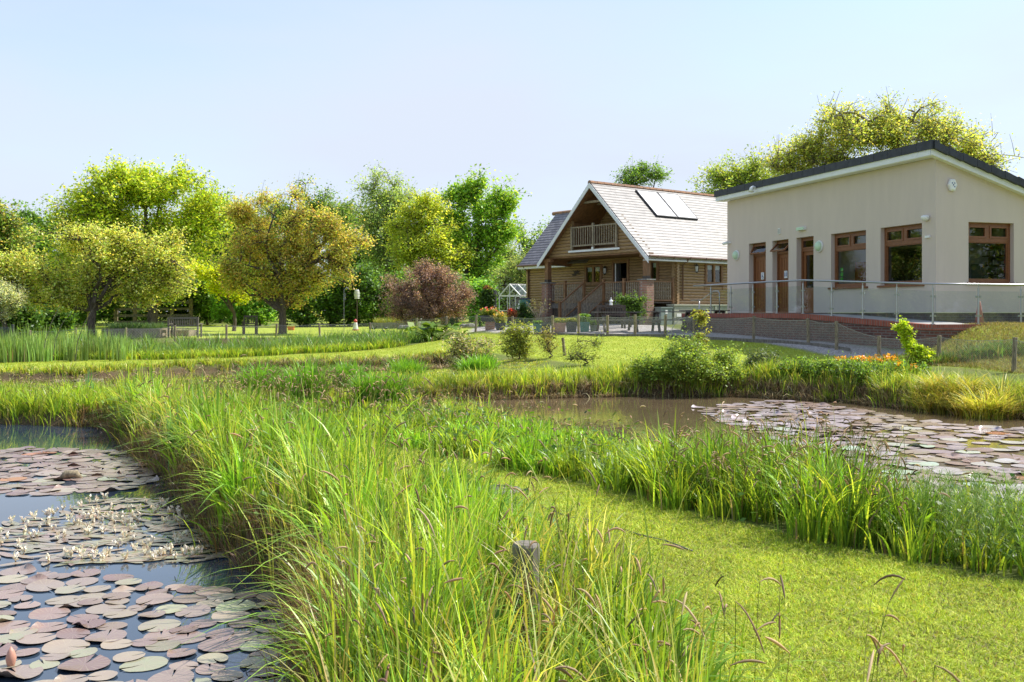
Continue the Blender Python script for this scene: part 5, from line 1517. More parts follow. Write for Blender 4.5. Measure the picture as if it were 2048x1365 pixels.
    pn = hills(q[:, 0] * 1.3, q[:, 1] * 1.3) + .6 * hills(q[:, 0] * 4.1, q[:, 1] * 3.7)
    c = pal([(.30, .39, .035), (.37, .44, .05), (.24, .33, .03), (.46, .46, .10), (.20, .27, .03)], n, .27, rg, 1.36) * (1 + .26 * pn[:, None])
    k = rg.uniform(0, 1, n) < np.clip(.10 - .12 * pn, .02, .5); c[k] = pal([(.38, .33, .17), (.3, .26, .12)], int(k.sum()), .2, rg)
    A.add(*blades(P, rg.uniform(.018, .045, n) * (1 + .3 * pn), rg.uniform(.003, .0055, n) * (1 + P[:, 1] / 14), rg.uniform(0, 2 * PI, n), rg.uniform(.3, 1.6, n), np.clip(c, .01, .8), 2, .3, rg))
    A.build("lawn_grass", M['lawn'])
    tag(bpy.data.objects["lawn_grass"], "short mown grass blades of the path in the right foreground", "lawn", kind='stuff')
    A = Acc()
    q = samp(70000, (-18, 15, 20, 42), lambda x, y: land(x, y) & ~notmown(x, y) & (y > 20) & (np.abs(x) < y * .56), rg)
    fr_ = samp(170, (9.4, 14, 22.5, 25.5), lambda x, y: (np.abs(y - (24.6 - (x - 9.4) * .24)) < .35), rg)
    tufts(A, fr_, 40, .22, .008, [(.07, .13, .03), (.10, .17, .03), (.16, .16, .06)], spread=.12, dry=.15, rg=rg, nseg=3)
    q2 = samp(26000, (9.3, 16, 22.2, 27.5), lambda x, y: (~notmown(x, y)) & (x < y * .56), rg)
    n = len(q); c = pal([(.32, .38, .035), (.38, .42, .05), (.25, .33, .03)], n, .14, rg)
    A.add(*blades(np.c_[q, gz(q[:, 0], q[:, 1]) - .005], rg.uniform(.02, .06, n), np.full(n, .012), rg.uniform(0, 2 * PI, n), rg.uniform(.3, 1.2, n), c, 2, .3, rg))
    n = len(q2); c = pal([(.33, .29, .12), (.40, .33, .16), (.24, .25, .07)], n, .2, rg)
    A.add(*blades(np.c_[q2, gz(q2[:, 0], q2[:, 1]) - .005], rg.uniform(.04, .11, n), np.full(n, .012), rg.uniform(0, 2 * PI, n), rg.uniform(.3, 1.2, n), c, 2, .3, rg))
    A.build("lawn_grass", M['lawn'])
    tag(bpy.data.objects["lawn_grass.001"], "mown grass of the far lawn, long strip and mound", "lawn", kind='stuff')
GRS = [(.07, .14, .025), (.10, .19, .03), (.14, .22, .04), (.06, .11, .03)]
greens()

# ------------------------------------------------------------------ single plants
def clump(name, label, cat, c, h, w_, nb, cols, W=.01, bend=(.2, .9), dry=.05, spread=None, group=None, seed=1, heads=None, nseg=4):
    rg = np.random.default_rng(seed)
    A = Acc(); n = max(3, int(w_ * w_ * 30))
    an = rg.uniform(0, 2 * PI, n); rr = np.sqrt(rg.uniform(0, 1, n)) * w_ * .5
    XY = np.stack([c[0] + rr * np.cos(an), c[1] + rr * np.sin(an)], -1)
    tufts(A, XY, max(4, nb // n), h, W, cols, bend=bend, spread=spread or .08, dry=dry, rg=rg, nseg=nseg)
    if heads:
        k, hc, hs = heads
        i = rg.integers(0, n, k)
        P = np.c_[XY[i] + rg.normal(0, .08, (k, 2)), 0 * i]; P[:, 2] = gz(P[:, 0], P[:, 1]) + h * rg.uniform(.75, 1.15, k)
        P = np.repeat(P, 6, 0) + rg.normal(0, hs * .35, (k * 6, 3))
        A.add(*leaves_q(P, hs, pal(hc, len(P), .15, rg), .5, .8, rg))
    return tag(A.build(name, M['grass'], origin=(c[0], c[1], gz1(c[0], c[1]))), label, cat, group)

def shrub(name, label, cat, px, d, lobes, cols, natt=120, lpa=60, lsize=.05, spread=.14, seed=1, limbs=8, mat='bark', group=None, tr=.025, twigr=.005, **k):
    T = tree(name, label, cat, atg(px, d), [lobe(*l, d) for l in lobes], .15, tr, cols, natt=natt, lpa=lpa, lsize=lsize, spread=spread, seed=seed, limbs=limbs, mat=mat, group=group, twigr=twigr, **k)
    return T
def plants():
    shrub("bank_shrub", "big round green bush on the far bank of the muddy pond below the fence", "shrub", 1372, 23.1, [(1372, 738, 95, 55), (1320, 752, 55, 42), (1425, 750, 50, 48), (1380, 700, 60, 30), (1290, 765, 30, 26), (1450, 765, 34, 28)], [(.075, .12, .018), (.10, .15, .025), (.14, .18, .035)], natt=380, lpa=85, lsize=.05, spread=.15, seed=201)
    shrub("sapling", "tall thin yellow green sapling rising above the round bush", "sapling", 1402, 24.4, [(1402, 690, 12, 30), (1408, 650, 10, 22), (1392, 632, 20, 6)], [(.13, .15, .03), (.16, .16, .035)], natt=46, lpa=34, lsize=.06, spread=.08, seed=202, limbs=4)
    shrub("bank_shrub", "pale flowering shrub with pinkish white tips on the bank left of centre", "shrub", 935, 27.5, [(935, 715, 50, 40), (915, 690, 30, 26), (960, 700, 35, 34), (940, 745, 60, 30)], [(.10, .13, .03), (.17, .15, .08), (.07, .10, .02), (.24, .21, .16)], natt=170, lpa=40, lsize=.055, spread=.16, seed=203)
    shrub("bank_shrub", "fresh yellow green shrub in front of the planters", "shrub", 1038, 30.5, [(1038, 690, 38, 35), (1040, 665, 26, 18), (1060, 660, 12, 12)], [(.13, .16, .025), (.16, .17, .035), (.09, .12, .02)], natt=120, lpa=34, lsize=.06, spread=.15, seed=204)
    shrub("bank_shrub", "thin twiggy shrub left of the leaning post", "shrub", 1100, 30, [(1098, 690, 24, 26), (1092, 668, 12, 12)], [(.12, .13, .03), (.15, .13, .04)], natt=50, lpa=20, lsize=.05, spread=.14, seed=205)
    shrub("bank_shrub", "sparse young shrub right of the leaning post", "shrub", 1170, 27.5, [(1160, 715, 34, 30), (1190, 690, 18, 10), (1155, 678, 6, 26)], [(.09, .13, .02), (.12, .15, .03)], natt=50, lpa=18, lsize=.05, spread=.16, seed=206)
    shrub("ivy_shrub", "dark bushy tussock hanging over the pond edge right of the round bush", "shrub", 1522, 23.6, [(1522, 748, 38, 40), (1530, 725, 26, 20)], [(.05, .075, .03), (.075, .10, .04), (.035, .05, .015)], natt=130, lpa=70, lsize=.045, spread=.12, seed=207)
    for k, (px, py, w_, h) in enumerate([(1600, 760, 40, 30), (1650, 765, 40, 30), (1710, 765, 45, 36), (1770, 770, 45, 34), (1820, 765, 34, 30)]):
        d = 22.9 - k * .42
        shrub("bank_plant", ["grey green bank plant, first right of the dark tussock", "green bank plant between the grey green one and the orange flowers", "leafy bank plant under the orange flowers", "lush bank plant with dark lower leaves under the orange flowers", "bank plant beside the yellow tussocks"][k],
              "plant", px, d - .25, [(px, py + 2, w_ * 1.15, h * 1.05)], [(.06, .11, .015), (.09, .15, .02), (.045, .08, .015)], natt=110, lpa=60, lsize=.05, spread=.12, seed=210 + k)
    shrub("climbing_shoot", "bright yellow green leaning leafy shoot by the fence at the right", "sapling", 1835, 24.2, [(1800, 655, 10, 18), (1812, 680, 12, 16), (1828, 700, 16, 14), (1850, 715, 24, 12)], [(.16, .22, .015), (.19, .24, .02)], natt=64, lpa=60, lsize=.07, spread=.07, seed=216, limbs=6)
    # gunnera like big leaves
    T = thing("giant_leaf_plant", "clump of very large lobed green leaves before the garden fence", "plant", atg(870, 42.5))
    rg = np.random.default_rng(4); b = np.array(ORG[T.name])
    n = 46; P = b + np.c_[rg.normal(0, .55, n), rg.normal(0, .35, n), rg.uniform(.1, .75, n)]
    V, F, Cc = leaves_q(P, .42, pal([(.15, .26, .03), (.20, .32, .04)], n, .15, rg), 1.2, .95, rg); bulk("foliage", V, F, Cc, M['leaf'], T)
    C2 = np.stack([np.repeat(b[None], n, 0), (P + b) / 2 + [0, 0, .05], P], 1); v, f, c = vtubes(C2, np.full((n, 3), .015), pal(SG, n, .1, rg), 4); bulk("stalk", v, f, c, M['leaf'], T)
    # grass like singles
    G = "yellow grass tussocks at the pond edge"
    for k, (px, d, lab) in enumerate([(1868, 19.3, "golden yellow ornamental grass tussock, left one at the pond edge"), (1930, 18.9, "middle golden grass tussock joining the other two"), (1982, 18.2, "golden green ornamental grass tussock, right one at the pond edge")]):
        p = atg(px, d)
        clump("grass_tussock", lab, "tussock", (p.x, p.y), .50, .62, 1500, [(.27, .28, .04), (.33, .31, .06), (.20, .26, .03), (.38, .33, .12)], .009, (.5, 1.3), .12, group=G, seed=220 + k)
    p = atg(1745, 23.6)
    for k, dx in enumerate((-.55, .0, .55)):
        clump("orange_flower_clump", ["left clump of orange wallflowers under the fence", "middle clump of orange wallflowers under the fence", "right clump of orange wallflowers under the fence"][k], "flowers", (p.x + dx, p.y + .05 * k), .28, .6, 500, SG, .01, (.2, .7), 0, seed=230 + k, heads=(60, [(.80, .36, .02), (.85, .48, .04)], .045), group="orange flowers under the fence")
    p = atg(1812, 20.9)
    clump("marigold", "small plant with a few orange flower heads near the yellow tussocks", "flowers", (p.x, p.y), .42, .4, 200, SG, .01, (.2, .6), 0, seed=234, heads=(8, [(.9, .38, .02)], .05))
    p = at(355, 0, 11.7); clump("iris", "upright sword leaved iris standing in the water at the sedge bank", "iris", (p.x, 11.7), .5, .25, 26, [(.16, .32, .06), (.12, .26, .08)], .02, (.02, .18), 0, seed=240, spread=.05)
    p = at(392, 0, 12.4); clump("iris", "second iris clump with blue green leaves closer to the sedge", "iris", (p.x, 12.4), .62, .25, 26, [(.14, .28, .12), (.18, .32, .12)], .02, (.02, .2), 0, seed=241, spread=.05)
    p = at(180, 0, 18.0); clump("iris", "blue green iris blades at the far left bank of the lily pond", "iris", (p.x, 18.0), .5, .3, 26, [(.12, .25, .12)], .02, (.02, .2), 0, seed=242, spread=.06)
    for k, (px, d) in enumerate([(515, 20.3), (600, 18.5), (765, 17.3), (700, 22.5), (960, 25.8), (820, 24.2)]):
        p = atg(px, d)
        clump("sedge_tussock", ["dark green sedge tussock at the left of the middle meadow", "dark green tussock standing in the middle meadow", "rich green tussock where the mown path ends", "green tussock behind the middle meadow", "green tussock near the pale flowering shrub", "leafy tussock left of the pale flowering shrub"][k],
              "tussock", (p.x, p.y), .55, .7, 1300, [(.09, .20, .02), (.13, .25, .025)], .011, (.2, .9), .02, group="dark tussocks in the meadow", seed=250 + k)
    # dead pale stems at the left
    for k, (px, d, t_) in enumerate([(85, 34, .25), (105, 34.6, .5), (150, 33.6, .35)]):
        p = atg(px, d); mb = MB()
        mb.tube([p, p + Vector((.1, 0, .7)), p + Vector((.25 + t_ * .2, 0, 1.3)), p + Vector((.3 + t_, .1, 1.9))], [.018, .014, .010, .005], 5)
        tag(obj("dead_stem", mb, M['barkpale']), ["pale dead stem, leftmost over the reeds", "pale bent dead stem between two others over the reeds", "pale dead stem leaning right over the reeds"][k], "dead stem", "dead stems over the reeds")
plants()

# ------------------------------------------------------------------ water lilies
def lilies():
    rg = np.random.default_rng(21)
    def disc(kind, seed):
        r_ = np.random.default_rng(seed); n = 26; V = [(0.06, 0, .004)]; F = []
        gap = .05 + .10 * r_.uniform()
        for ring, rr in ((1, .55), (2, 1.0)):
            for i in range(n):
                t = gap + (2 * PI - 2 * gap) * i / (n - 1)
                w_ = rr * (1 + (.03 * math.sin(3 * t + seed) + .012 * math.sin(11 * t + seed)) * (ring == 2))
                z = .004 + .006 * math.sin(2 * t + seed) * rr
                if ring == 2:
                    z += {0: 0, 1: .10 * max(0, math.cos(t - PI * .9)) ** 4, 2: .30 * max(0, math.cos(t - 2.2)) ** 6, 3: .02 + .02 * math.sin(4 * t)}[kind]
                    if kind == 2: w_ *= 1 - .28 * max(0, math.cos(t - 2.2)) ** 6
                    if kind in (0, 1) and i in (0, n - 1): z += .05
                V.append((w_ * math.cos(t), w_ * math.sin(t), z))
        for i in range(n - 1):
            F.append((0, 1 + i, 2 + i)); F.append((1 + i, 1 + n + i, 2 + n + i, 2 + i))
        return V, F
    protos = [disc(k, s) for k, s in ((0, 1), (0, 2), (1, 3), (3, 4), (2, 5), (0, 6), (1, 7))]
    mes = {}
    def mesh(pi, tint):
        if (pi, tint) not in mes:
            V, F = protos[pi]
            me = bpy.data.meshes.new("lily_pad"); me.from_pydata(V, [], F)
            ca = me.color_attributes.new("Col", 'FLOAT_COLOR', 'POINT')
            c = {0: (1, 1, 1, 1), 1: (1.15, 1.15, 1.1, 1), 2: (1.35, .72, .38, 1), 3: (.80, .70, .72, 1), 4: (1.5, 1.75, 2.1, 1)}[tint]  # tint four paints silvery sky glare into the pad colour
            ca.data.foreach_set("color", np.tile(np.array(c, np.float32), len(V)))
            me.materials.append(M['pad']); me.polygons.foreach_set("use_smooth", [True] * len(F)); me.update()
            mes[(pi, tint)] = me
        return mes[(pi, tint)]
    def w0(px, py): d = 1.9 * FP / (py - HY); return ((px - CX) / FP * d, d)
    near = [w0(*p) for p in [(-60, 1140), (210, 1150), (330, 1170), (480, 1190), (600, 1195), (625, 1240), (545, 1290), (535, 1365), (520, 1480), (-60, 1480)]]
    farl = [w0(*p) for p in [(-120, 905), (60, 897), (300, 905), (335, 945), (300, 968), (220, 985), (60, 990), (-120, 985)]]
    rp_ = [w0(*p) for p in [(1395, 815), (1560, 802), (1700, 815), (1840, 842), (2048, 858), (2200, 870), (2200, 1160), (2048, 1110), (1960, 1085), (1850, 1030), (1700, 960), (1560, 890), (1440, 840)]]
    gapr = [w0(*p) for p in [(1890, 868), (2200, 885), (2200, 925), (1960, 905)]]
    left2 = [w0(*p) for p in [(800, 822), (905, 818), (930, 836), (800, 838)]]
    strip3 = [w0(*p) for p in [(100, 762), (200, 758), (215, 768), (120, 772)]] 
    lst = []
    def fill(poly, n, rlo, rhi, k, which, bad=None, pond=None):
        xs = [p[0] for p in poly]; ys = [p[1] for p in poly]; got = []
        for _ in range(n):
            x = rg.uniform(min(xs), max(xs)); y = rg.uniform(min(ys), max(ys)); r = rg.uniform(rlo, rhi)
            if not pip(poly, np.array([x]), np.array([y]))[0]: continue
            if bad and pip(bad, np.array([x]), np.array([y]))[0] and rg.uniform() < .93: continue
            if pond is not None and sdist(pond, np.array([x]), np.array([y]))[0] > -.05: continue
            if any((x - a) ** 2 + (y - b) ** 2 < (k * (r + c)) ** 2 for a, b, c in got): continue
            got.append((x, y, r))
        for g in got: lst.append((*g, which))
    fill(near, 4200, .075, .138, .74, 0, pond=PA); fill(farl, 1800, .10, .16, .62, 1, pond=PA); fill(rp_, 5200, .13, .21, .70, 2, gapr, pond=PB); fill(left2, 300, .12, .2, .7, 2, pond=PB); fill(strip3, 200, .12, .2, .7, 3)
    lst.sort(key=lambda q: -q[2] / q[1])
    info = {0: ("large purplish green pad floating among its like in the near left pond", "near lily pads"), 1: ("mauve pad in the crowded far raft of the left pond", "far raft of lily pads"),
            2: ("pale glossy pad floating on the muddy right hand pond", "lily pads on the muddy pond"), 3: ("tiny pad on the narrow middle pond", "pads on the narrow pond")}
    rest = []
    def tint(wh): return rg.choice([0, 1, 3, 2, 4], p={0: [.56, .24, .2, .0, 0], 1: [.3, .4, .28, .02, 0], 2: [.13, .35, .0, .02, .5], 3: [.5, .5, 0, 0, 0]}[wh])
    for i, (x, y, r, wh) in enumerate(lst):
        pi = rg.choice(7, p=[.17, .15, .22, .12, .09, .11, .14]); t = int(tint(wh))
        rz = rg.uniform(0, 2 * PI); z = .004 + .0006 * (i % 14)
        if i < 300:
            o = bpy.data.objects.new("lily_pad", mesh(pi, t)); col.objects.link(o)
            o.location = (x, y, z); o.rotation_euler = (rg.normal(0, .02), rg.normal(0, .02), rz); o.scale = (r, r * rg.uniform(.9, 1), r)
            lab = info[wh][0]
            if t == 2: lab = lab.replace("large purplish green", "rusty orange").replace("mauve", "rusty orange").replace("pale glossy", "rusty orange")
            tag(o, lab, "lily pad", info[wh][1] + (" turned orange" if t == 2 else ""))
        else: rest.append((x, y, r, pi, t, rz, z))
    V, F, Cc = [], [], []
    for x, y, r, pi, t, rz, z in rest:
        v, f = protos[pi]; v = np.array(v); c, s = math.cos(rz), math.sin(rz); b = len(V)
        W_ = np.stack([x + r * (v[:, 0] * c - v[:, 1] * s), y + r * (v[:, 0] * s + v[:, 1] * c), z + r * v[:, 2]], -1)
        V += W_.tolist(); F += [tuple(q + b for q in g) for g in f]
        k_ = rg.uniform(.8, 1.25)
        Cc += [tuple(q * k_ for q in {0: (1, 1, 1), 1: (1.15, 1.15, 1.1), 2: (1.35, .72, .38), 3: (.80, .70, .72), 4: (1.5, 1.75, 2.1)}[t]) + (1,)] * len(v)  # same tints, painted silvery glare included
    me = bpy.data.meshes.new("lily_raft"); me.from_pydata(V, [], F)
    ca = me.color_attributes.new("Col", 'FLOAT_COLOR', 'POINT'); ca.data.foreach_set("color", np.array(Cc, np.float32).ravel())
    me.materials.append(M['pad']); me.polygons.foreach_set("use_smooth", [True] * len(F)); o = bpy.data.objects.new("lily_raft", me); col.objects.link(o)
    tag(o, "hundreds of smaller and farther lily pads covering both ponds", "lily pads", kind='stuff')
    # water hawthorn: narrow floating leaves and white forked flowers
    hz = [w0(*p) for p in [(-60, 1060), (60, 1040), (200, 1000), (330, 1000), (360, 1030), (440, 1110), (420, 1130), (300, 1125), (150, 1130), (-60, 1130)]]
    A = Acc(); q = samp(340, (-6, -2, 7, 11.5), lambda x, y: pip(hz, x, y) & (sdist(PA, x, y) < -.1), rg); n = len(q)
    an = rg.normal(.2, .8, n); P = np.c_[q, np.full(n, .006) + rg.uniform(0, .006, n)]
    a = np.stack([np.cos(an), np.sin(an), 0 * an], -1); b = np.stack([-np.sin(an), np.cos(an), 0 * an], -1); L = rg.uniform(.09, .15, (n, 1)); Wd = L * .26
    ts = np.linspace(-1, 1, 7)
    V = np.stack([np.stack([P + a * L * t - b * Wd * math.sqrt(max(0, 1 - t * t)) * 1.0, P + a * L * t + b * Wd * math.sqrt(max(0, 1 - t * t))], 1) for t in ts], 1).reshape(-1, 3)
    bs = (np.arange(n) * 14)[:, None] + (np.arange(6) * 2)[None]
    F = np.stack([bs, bs + 1, bs + 3, bs + 2], -1).reshape(-1, 4)
    A.add(V, F, np.repeat(pal([(1.0, 1.25, 1.0), (.8, 1.0, .8), (1.0, .9, .9)], n, .15, rg), 14, 0))
    A.build("floating_leaves", M['pad']); tag(bpy.data.objects["floating_leaves"], "narrow oval floating leaves of water hawthorn around the white flowers", "floating leaves", kind='stuff')
    fl = []
    for s in range(4):
        r_ = np.random.default_rng(70 + s); A = Acc(); P = []; D = []
        for sgn in (-1, 1):
            for k in range(7):
                t = k / 6; c = np.array([sgn * (.006 + .022 * t), 0, .018 + .048 * t])
                for m in range(2 if k % 2 else 1):
                    P.append(c + r_.normal(0, .004, 3)); D.append([sgn * .5, r_.normal(0, .6), .9])
        P = np.array(P); D = np.array(D)
        A.add(*leaves_q(P, .036, pal([(.85, .80, .62), (.9, .87, .74), (.8, .66, .45)], len(P), .04, r_), -.6, .6, r_, dirs=D))
        C0 = np.array([[[0, 0, -.02], [0, 0, .01], [0, 0, .022]]]); A.add(*vtubes(C0, np.full((1, 3), .005), np.array([[.45, .3, .15]]), 5))
        fl.append(A)
    q = samp(118, (-6, -2, 7, 11.5), lambda x, y: pip(hz, x, y) & (sdist(PA, x, y) < -.15) & (hills(x * 2.2, y * 2.6) > -.15), rg)
    src = [a_.build("hawthorn_flower", M['petal']) for a_ in fl]
    for i, (x, y) in enumerate(q):
        o = src[i] if i < 4 else src[i % 4].copy()
        if i >= 4: col.objects.link(o)
        o.location = (x, y, 0.004); o.rotation_euler = (rg.normal(0, .2), rg.normal(0, .2), rg.uniform(0, 2 * PI)); sc_ = rg.uniform(.75, 1.15); o.scale = (sc_,) * 3
        tag(o, "small white forked flower standing on the water among narrow leaves", "flower", "white water hawthorn flowers")
    # lily bud and a brown snag
    x, y = w0(140, 958)
    tag(obj("sunken_log", MB().tube([(x - .12, y, -.02), (x - .04, y, .05), (x + .06, y + .02, .055), (x + .13, y + .02, -.01)], [.03, .05, .045, .02], 8), M['post'], smooth=True), "small brown lump poking out of the far lily raft", "log")
    x, y = w0(22, 1335)
    tag(obj("lily_bud", MB().lathe((x, y, 0), [(.008, -.02), (.022, .02), (.028, .05), (.018, .085), (.003, .11)], 10), simple("pink_bud", (.55, .28, .2), .5), smooth=True), "pinkish lily bud at the bottom left corner", "bud")
lilies()

# ------------------------------------------------------------------ fence, posts and garden things
def fence():
    spec = [(2110, 21.3, .80, 0), (2027, 22.5, .79, .02), (1877, 24.5, .65, .01), (1758, 26.5, .56, .0), (1673, 28, .80, .0), (1617, 29.5, .78, -.01), (1507, 32, .80, .01), (1388, 33.8, .72, 0), (1330, 34.5, .72, .01), (1270, 35.3, .74, 0), (1215, 36, .74, 0), (1157, 37, .74, 0),
            (1105, 38, .72, .0), (1025, 40, .7, .0), (951, 42.5, .72, .02), (893, 45, .68, 0), (832, 47.5, .66, .02), (740, 50, .64, 0), (640, 48, .68, -.02), (552, 47, .66, .02), (453, 45, .68, 0), (350, 43, .72, 0), (252, 42, .7, 0), (150, 41.5, .7, .02), (60, 41, .7, 0), (-40, 40, .7, 0)]
    P = [(atg(px, d), h, l) for px, d, h, l in spec]
    T = thing("wire_fence", "low post and chicken wire fence running from the right edge to the far left garden", "fence", P[0][0])
    tops = []
    for k, (p, h, l) in enumerate(P):
        mb = MB(); t = p + Vector((l * 2, 0, h)); s = .052
        mb.tube([p + Vector((0, 0, -.1)), p + Vector((l, 0, h * .5)), t - Vector((0, 0, .015)), t], [s, s * .98, s * .96, s * .8], 7)
        obj("post", mb, M['post'], T)
        tops.append(t - Vector((0, 0, .05)))
    for i in range(len(P) - 1):
        a, b = P[i][0], P[i + 1][0]; ta, tb = tops[i], tops[i + 1]
        L = (b - a).length; cell = .05 if L < 8 and i < 13 else .12; wr = .0022 if i < 13 else .003
        n = int(L / cell); hm = max(4, int(min(ta.z - a.z, tb.z - b.z) / cell))
        mb = MB()
        def pt(s, v):
            lo = a.lerp(b, s); hi = ta.lerp(tb, s); sag = -.05 * math.sin(PI * s)
            return Vector((lo.x, lo.y, lo.z + .02 + (hi.z + sag - lo.z - .02) * v))
        nrm = Vector((-(b - a).y, (b - a).x, 0)).normalized()
        def wire(p, q, w_):
            d = (q - p).normalized(); s_ = d.cross(nrm).normalized() * w_; b_ = len(mb.v)
            mb.v += [tuple(p - s_), tuple(q - s_), tuple(q + s_), tuple(p + s_)]; mb.f.append((b_, b_ + 1, b_ + 2, b_ + 3)); mb.m.append(0)
        for j in range(-hm, n):
            s0, s1 = j / n, (j + hm) / n; v0, v1 = 0.0, 1.0
            if s0 < 0: v0 = -s0 / (s1 - s0); s0 = 0
            if s1 > 1: v1 = 1 - (s1 - 1) / ((j + hm) / n - j / n); s1 = 1
            wire(pt(s0, v0), pt(s1, v1), wr); wire(pt(s0, 1 - v0), pt(s1, 1 - v1), wr)
        for q in range(8):
            wire(pt(q / 8, 1), pt((q + 1) / 8, 1), .005)
        obj("wire_netting", mb, M['wire'], T)
    # gravel edging board along the lawn
    E = thing("edging_board", "thin wooden edging board between the lawn and the gravel", "edging", atg(1400, 33))
    pts = [atg(px, d) for px, d in ((1000, 40.3), (1105, 37.7), (1215, 35.7), (1330, 34.2), (1440, 32.6), (1560, 30.6), (1640, 28.9), (1700, 27.6))]
    mb = MB()
    for i in range(len(pts) - 1): mb.bar(pts[i] + Vector((0, 0, .03)), pts[i + 1] + Vector((0, 0, .03)), .04, .12)
    obj("board", mb, M['greywood'], E)
    # single posts
    p = atg(1130, 30.5); mb = MB(); mb.tube([p - Vector((0, 0, .1)), p + Vector((-.07, 0, .55))], [.05, .048], 7)
    tag(obj("leaning_post", mb, M['post']), "short leaning wooden post in the lawn before the fence", "post")
    p = Vector(((1052 - CX) / FP * 4.95, 4.95, gz1(.07, 4.95)))
    mb = MB(); mb.lathe(p, [(.070, -.1), (.068, .1), (.066, .34), (.068, .455), (.060, .468), (.02, .471)], 12)
    tag(obj("mooring_post", mb, M['greywood'], smooth=False), "weathered round wooden post standing in the near sedge", "post")

def furniture():
    X, Y = (1, 0), (0, 1)
    # picnic tables, A-frame with fixed benches
    def picnic(loc, rz, label):
        T = thing("picnic_table", label, "picnic table", (0, 0, 0), "dark picnic tables on the gravel")
        F = WORLD; L = .92
        mb = MB()
        for k in range(5): mb.box(F, -L, L, -.36 + k * .147, -.23 + k * .147, .72, .76)
        obj("tabletop", mb, M['greywood'], T)  # top and seats paler than the legs: the light on them is painted in
        for s in (-1, 1):
            mb = MB()
            for k in range(2): mb.box(F, -L, L, s * .72 - .13 + k * .135, s * .72 - .005 + k * .135, .42, .46)
            obj("bench_seat", mb, M['greywood'], T)
            mb = MB(); x = s * .62
            for q in (-1, 1): mb.bar((x, q * .25, .72), (x, q * .70, 0), .09, .05)
            mb.bar((x, -.80, .385), (x, .80, .385), .045, .09); mb.bar((x + .05, -.34, .69), (x + .05, .34, .69), .04, .08)
            obj("leg_frame", mb, M['darkwood'], T)
        return T
    t1 = picnic(None, 0, "dark wooden picnic table on the gravel before the house stairs")
    p = atg(1234, 38.2); t1.location = p; t1.rotation_euler = (0, 0, .12); ORG[t1.name] = p
    p = atg(1345, 37.3); copy_tree(t1, p, .05, "dark picnic table in front of the right brick pillar and grey box")
    p = atg(1410, 38.3); copy_tree(t1, p, .3, "dark picnic table beside the brick retaining wall, with a basket on it")
    # garden bench behind table
    def bench(px, d, rz, label, w_=1.5, mat='darkwood', group=None):
        T = thing("garden_bench", label, "bench", (0, 0, 0), group)
        F = WORLD; h = w_ / 2
        mb = MB()
        for k in range(4): mb.box(F, -h, h, -.22 + k * .12, -.12 + k * .12, .42, .45)
        obj("seat", mb, M[mat], T)
        mb = MB(); mb.box(F, -h, h, .24, .28, .86, .95); mb.box(F, -h, h, .24, .28, .52, .58)
        n = int(w_ / .11)
        for k in range(n): mb.box(F, -h + .06 + k * (w_ - .1) / n, -h + .10 + k * (w_ - .1) / n, .25, .27, .58, .86)
        obj("backrest", mb, M[mat], T)
        for s in (-1, 1):
            for y, z in ((-.24, .62), (.26, .95)): obj("leg", MB().box(F, s * h - .035, s * h + .035, y - .035, y + .035, 0, z), M[mat], T)
            obj("armrest", MB().box(F, s * h - .04, s * h + .04, -.28, .22, .622, .66), M[mat], T)
        p = atg(px, d); T.location = p; T.rotation_euler = (0, 0, rz); ORG[T.name] = p
        return T
    bench(1220, 40.8, PI + .1, "dark brown bench seen from behind next to the stairs", 1.1)
    bench(370, 46.3, PI, "grey slatted garden bench seen from behind at the left", 1.35, 'greywood')
    bench(500, 50.5, PI + .4, "small dark garden seat left of the copper cherry trunk", .62, 'darkwood')
    # planters
    rg = np.random.default_rng(9)
    def planter(name, label, px, d, w_, dp, h, mat, cols, ph=.25, n=260, flo=None, dz=0.0, sz=.09):
        p = atg(px, d) + Vector((0, 0, dz)); T = thing(name, label, "planter", p, "planters behind the wire fence")
        F = frame(p, X, Y); a, b = w_ / 2, dp / 2
        def q(s, z): return [F(-a * s, -b * s, z), F(a * s, -b * s, z), F(a * s, b * s, z), F(-a * s, b * s, z)]
        mb = MB(); mb.hexa([*q(.85, p.z), *q(1, p.z + h - .05)])
        r = MB(); s = 1.06
        for (u0, u1, v0, v1) in ((-a * s, a * s, -b * s, -b * .9), (-a * s, a * s, b * .9, b * s), (-a * s, -a * .9, -b * .9, b * .9), (a * .9, a * s, -b * .9, b * .9)): r.box(F, u0, u1, v0, v1, p.z + h - .048, p.z + h)
        obj("box", mb, M[mat], T); obj("rim", r, M[mat], T)
        A = Acc(); c0 = np.array(p)
        if cols:
            m = n; P = c0 + np.c_[rg.uniform(-a * .8, a * .8, m), rg.uniform(-b * .8, b * .8, m), np.full(m, h - .05)]
            A.add(*blades(P, rg.uniform(.5, 1.2, m) * ph, rg.uniform(.015, .035, m), rg.uniform(0, 2 * PI, m), rg.uniform(.2, 1.0, m), pal(cols, m, .2, rg), 3, .3, rg))
            P2 = P + np.c_[rg.normal(0, .05, (m, 2)), rg.uniform(.2, 1, m) * ph]
            A.add(*leaves_q(P2, sz, pal(cols, m, .2, rg), .5, .7, rg))
            if flo:
                P3 = P[:50] + np.c_[rg.normal(0, .05, (50, 2)), rg.uniform(.7, 1.2, 50) * ph]
                A.add(*leaves_q(P3, .08, pal(flo, 50, .1, rg), .5, .9, rg))
            A.build("plants", M['leaf'], T)
        return T
    L1, L2 = [(.30, .36, .05), (.36, .38, .06)], [(.12, .25, .04), (.18, .32, .06)]
    planter("planter_box", "small teal planter at the left of the planter row", 1075, 39.2, .32, .3, .38, 'teal', L2, .15)
    planter("trough_planter", "dark trough between the teal and the pinkish terracotta planters", 1092, 39.2, .36, .3, .40, 'blackpot', None)
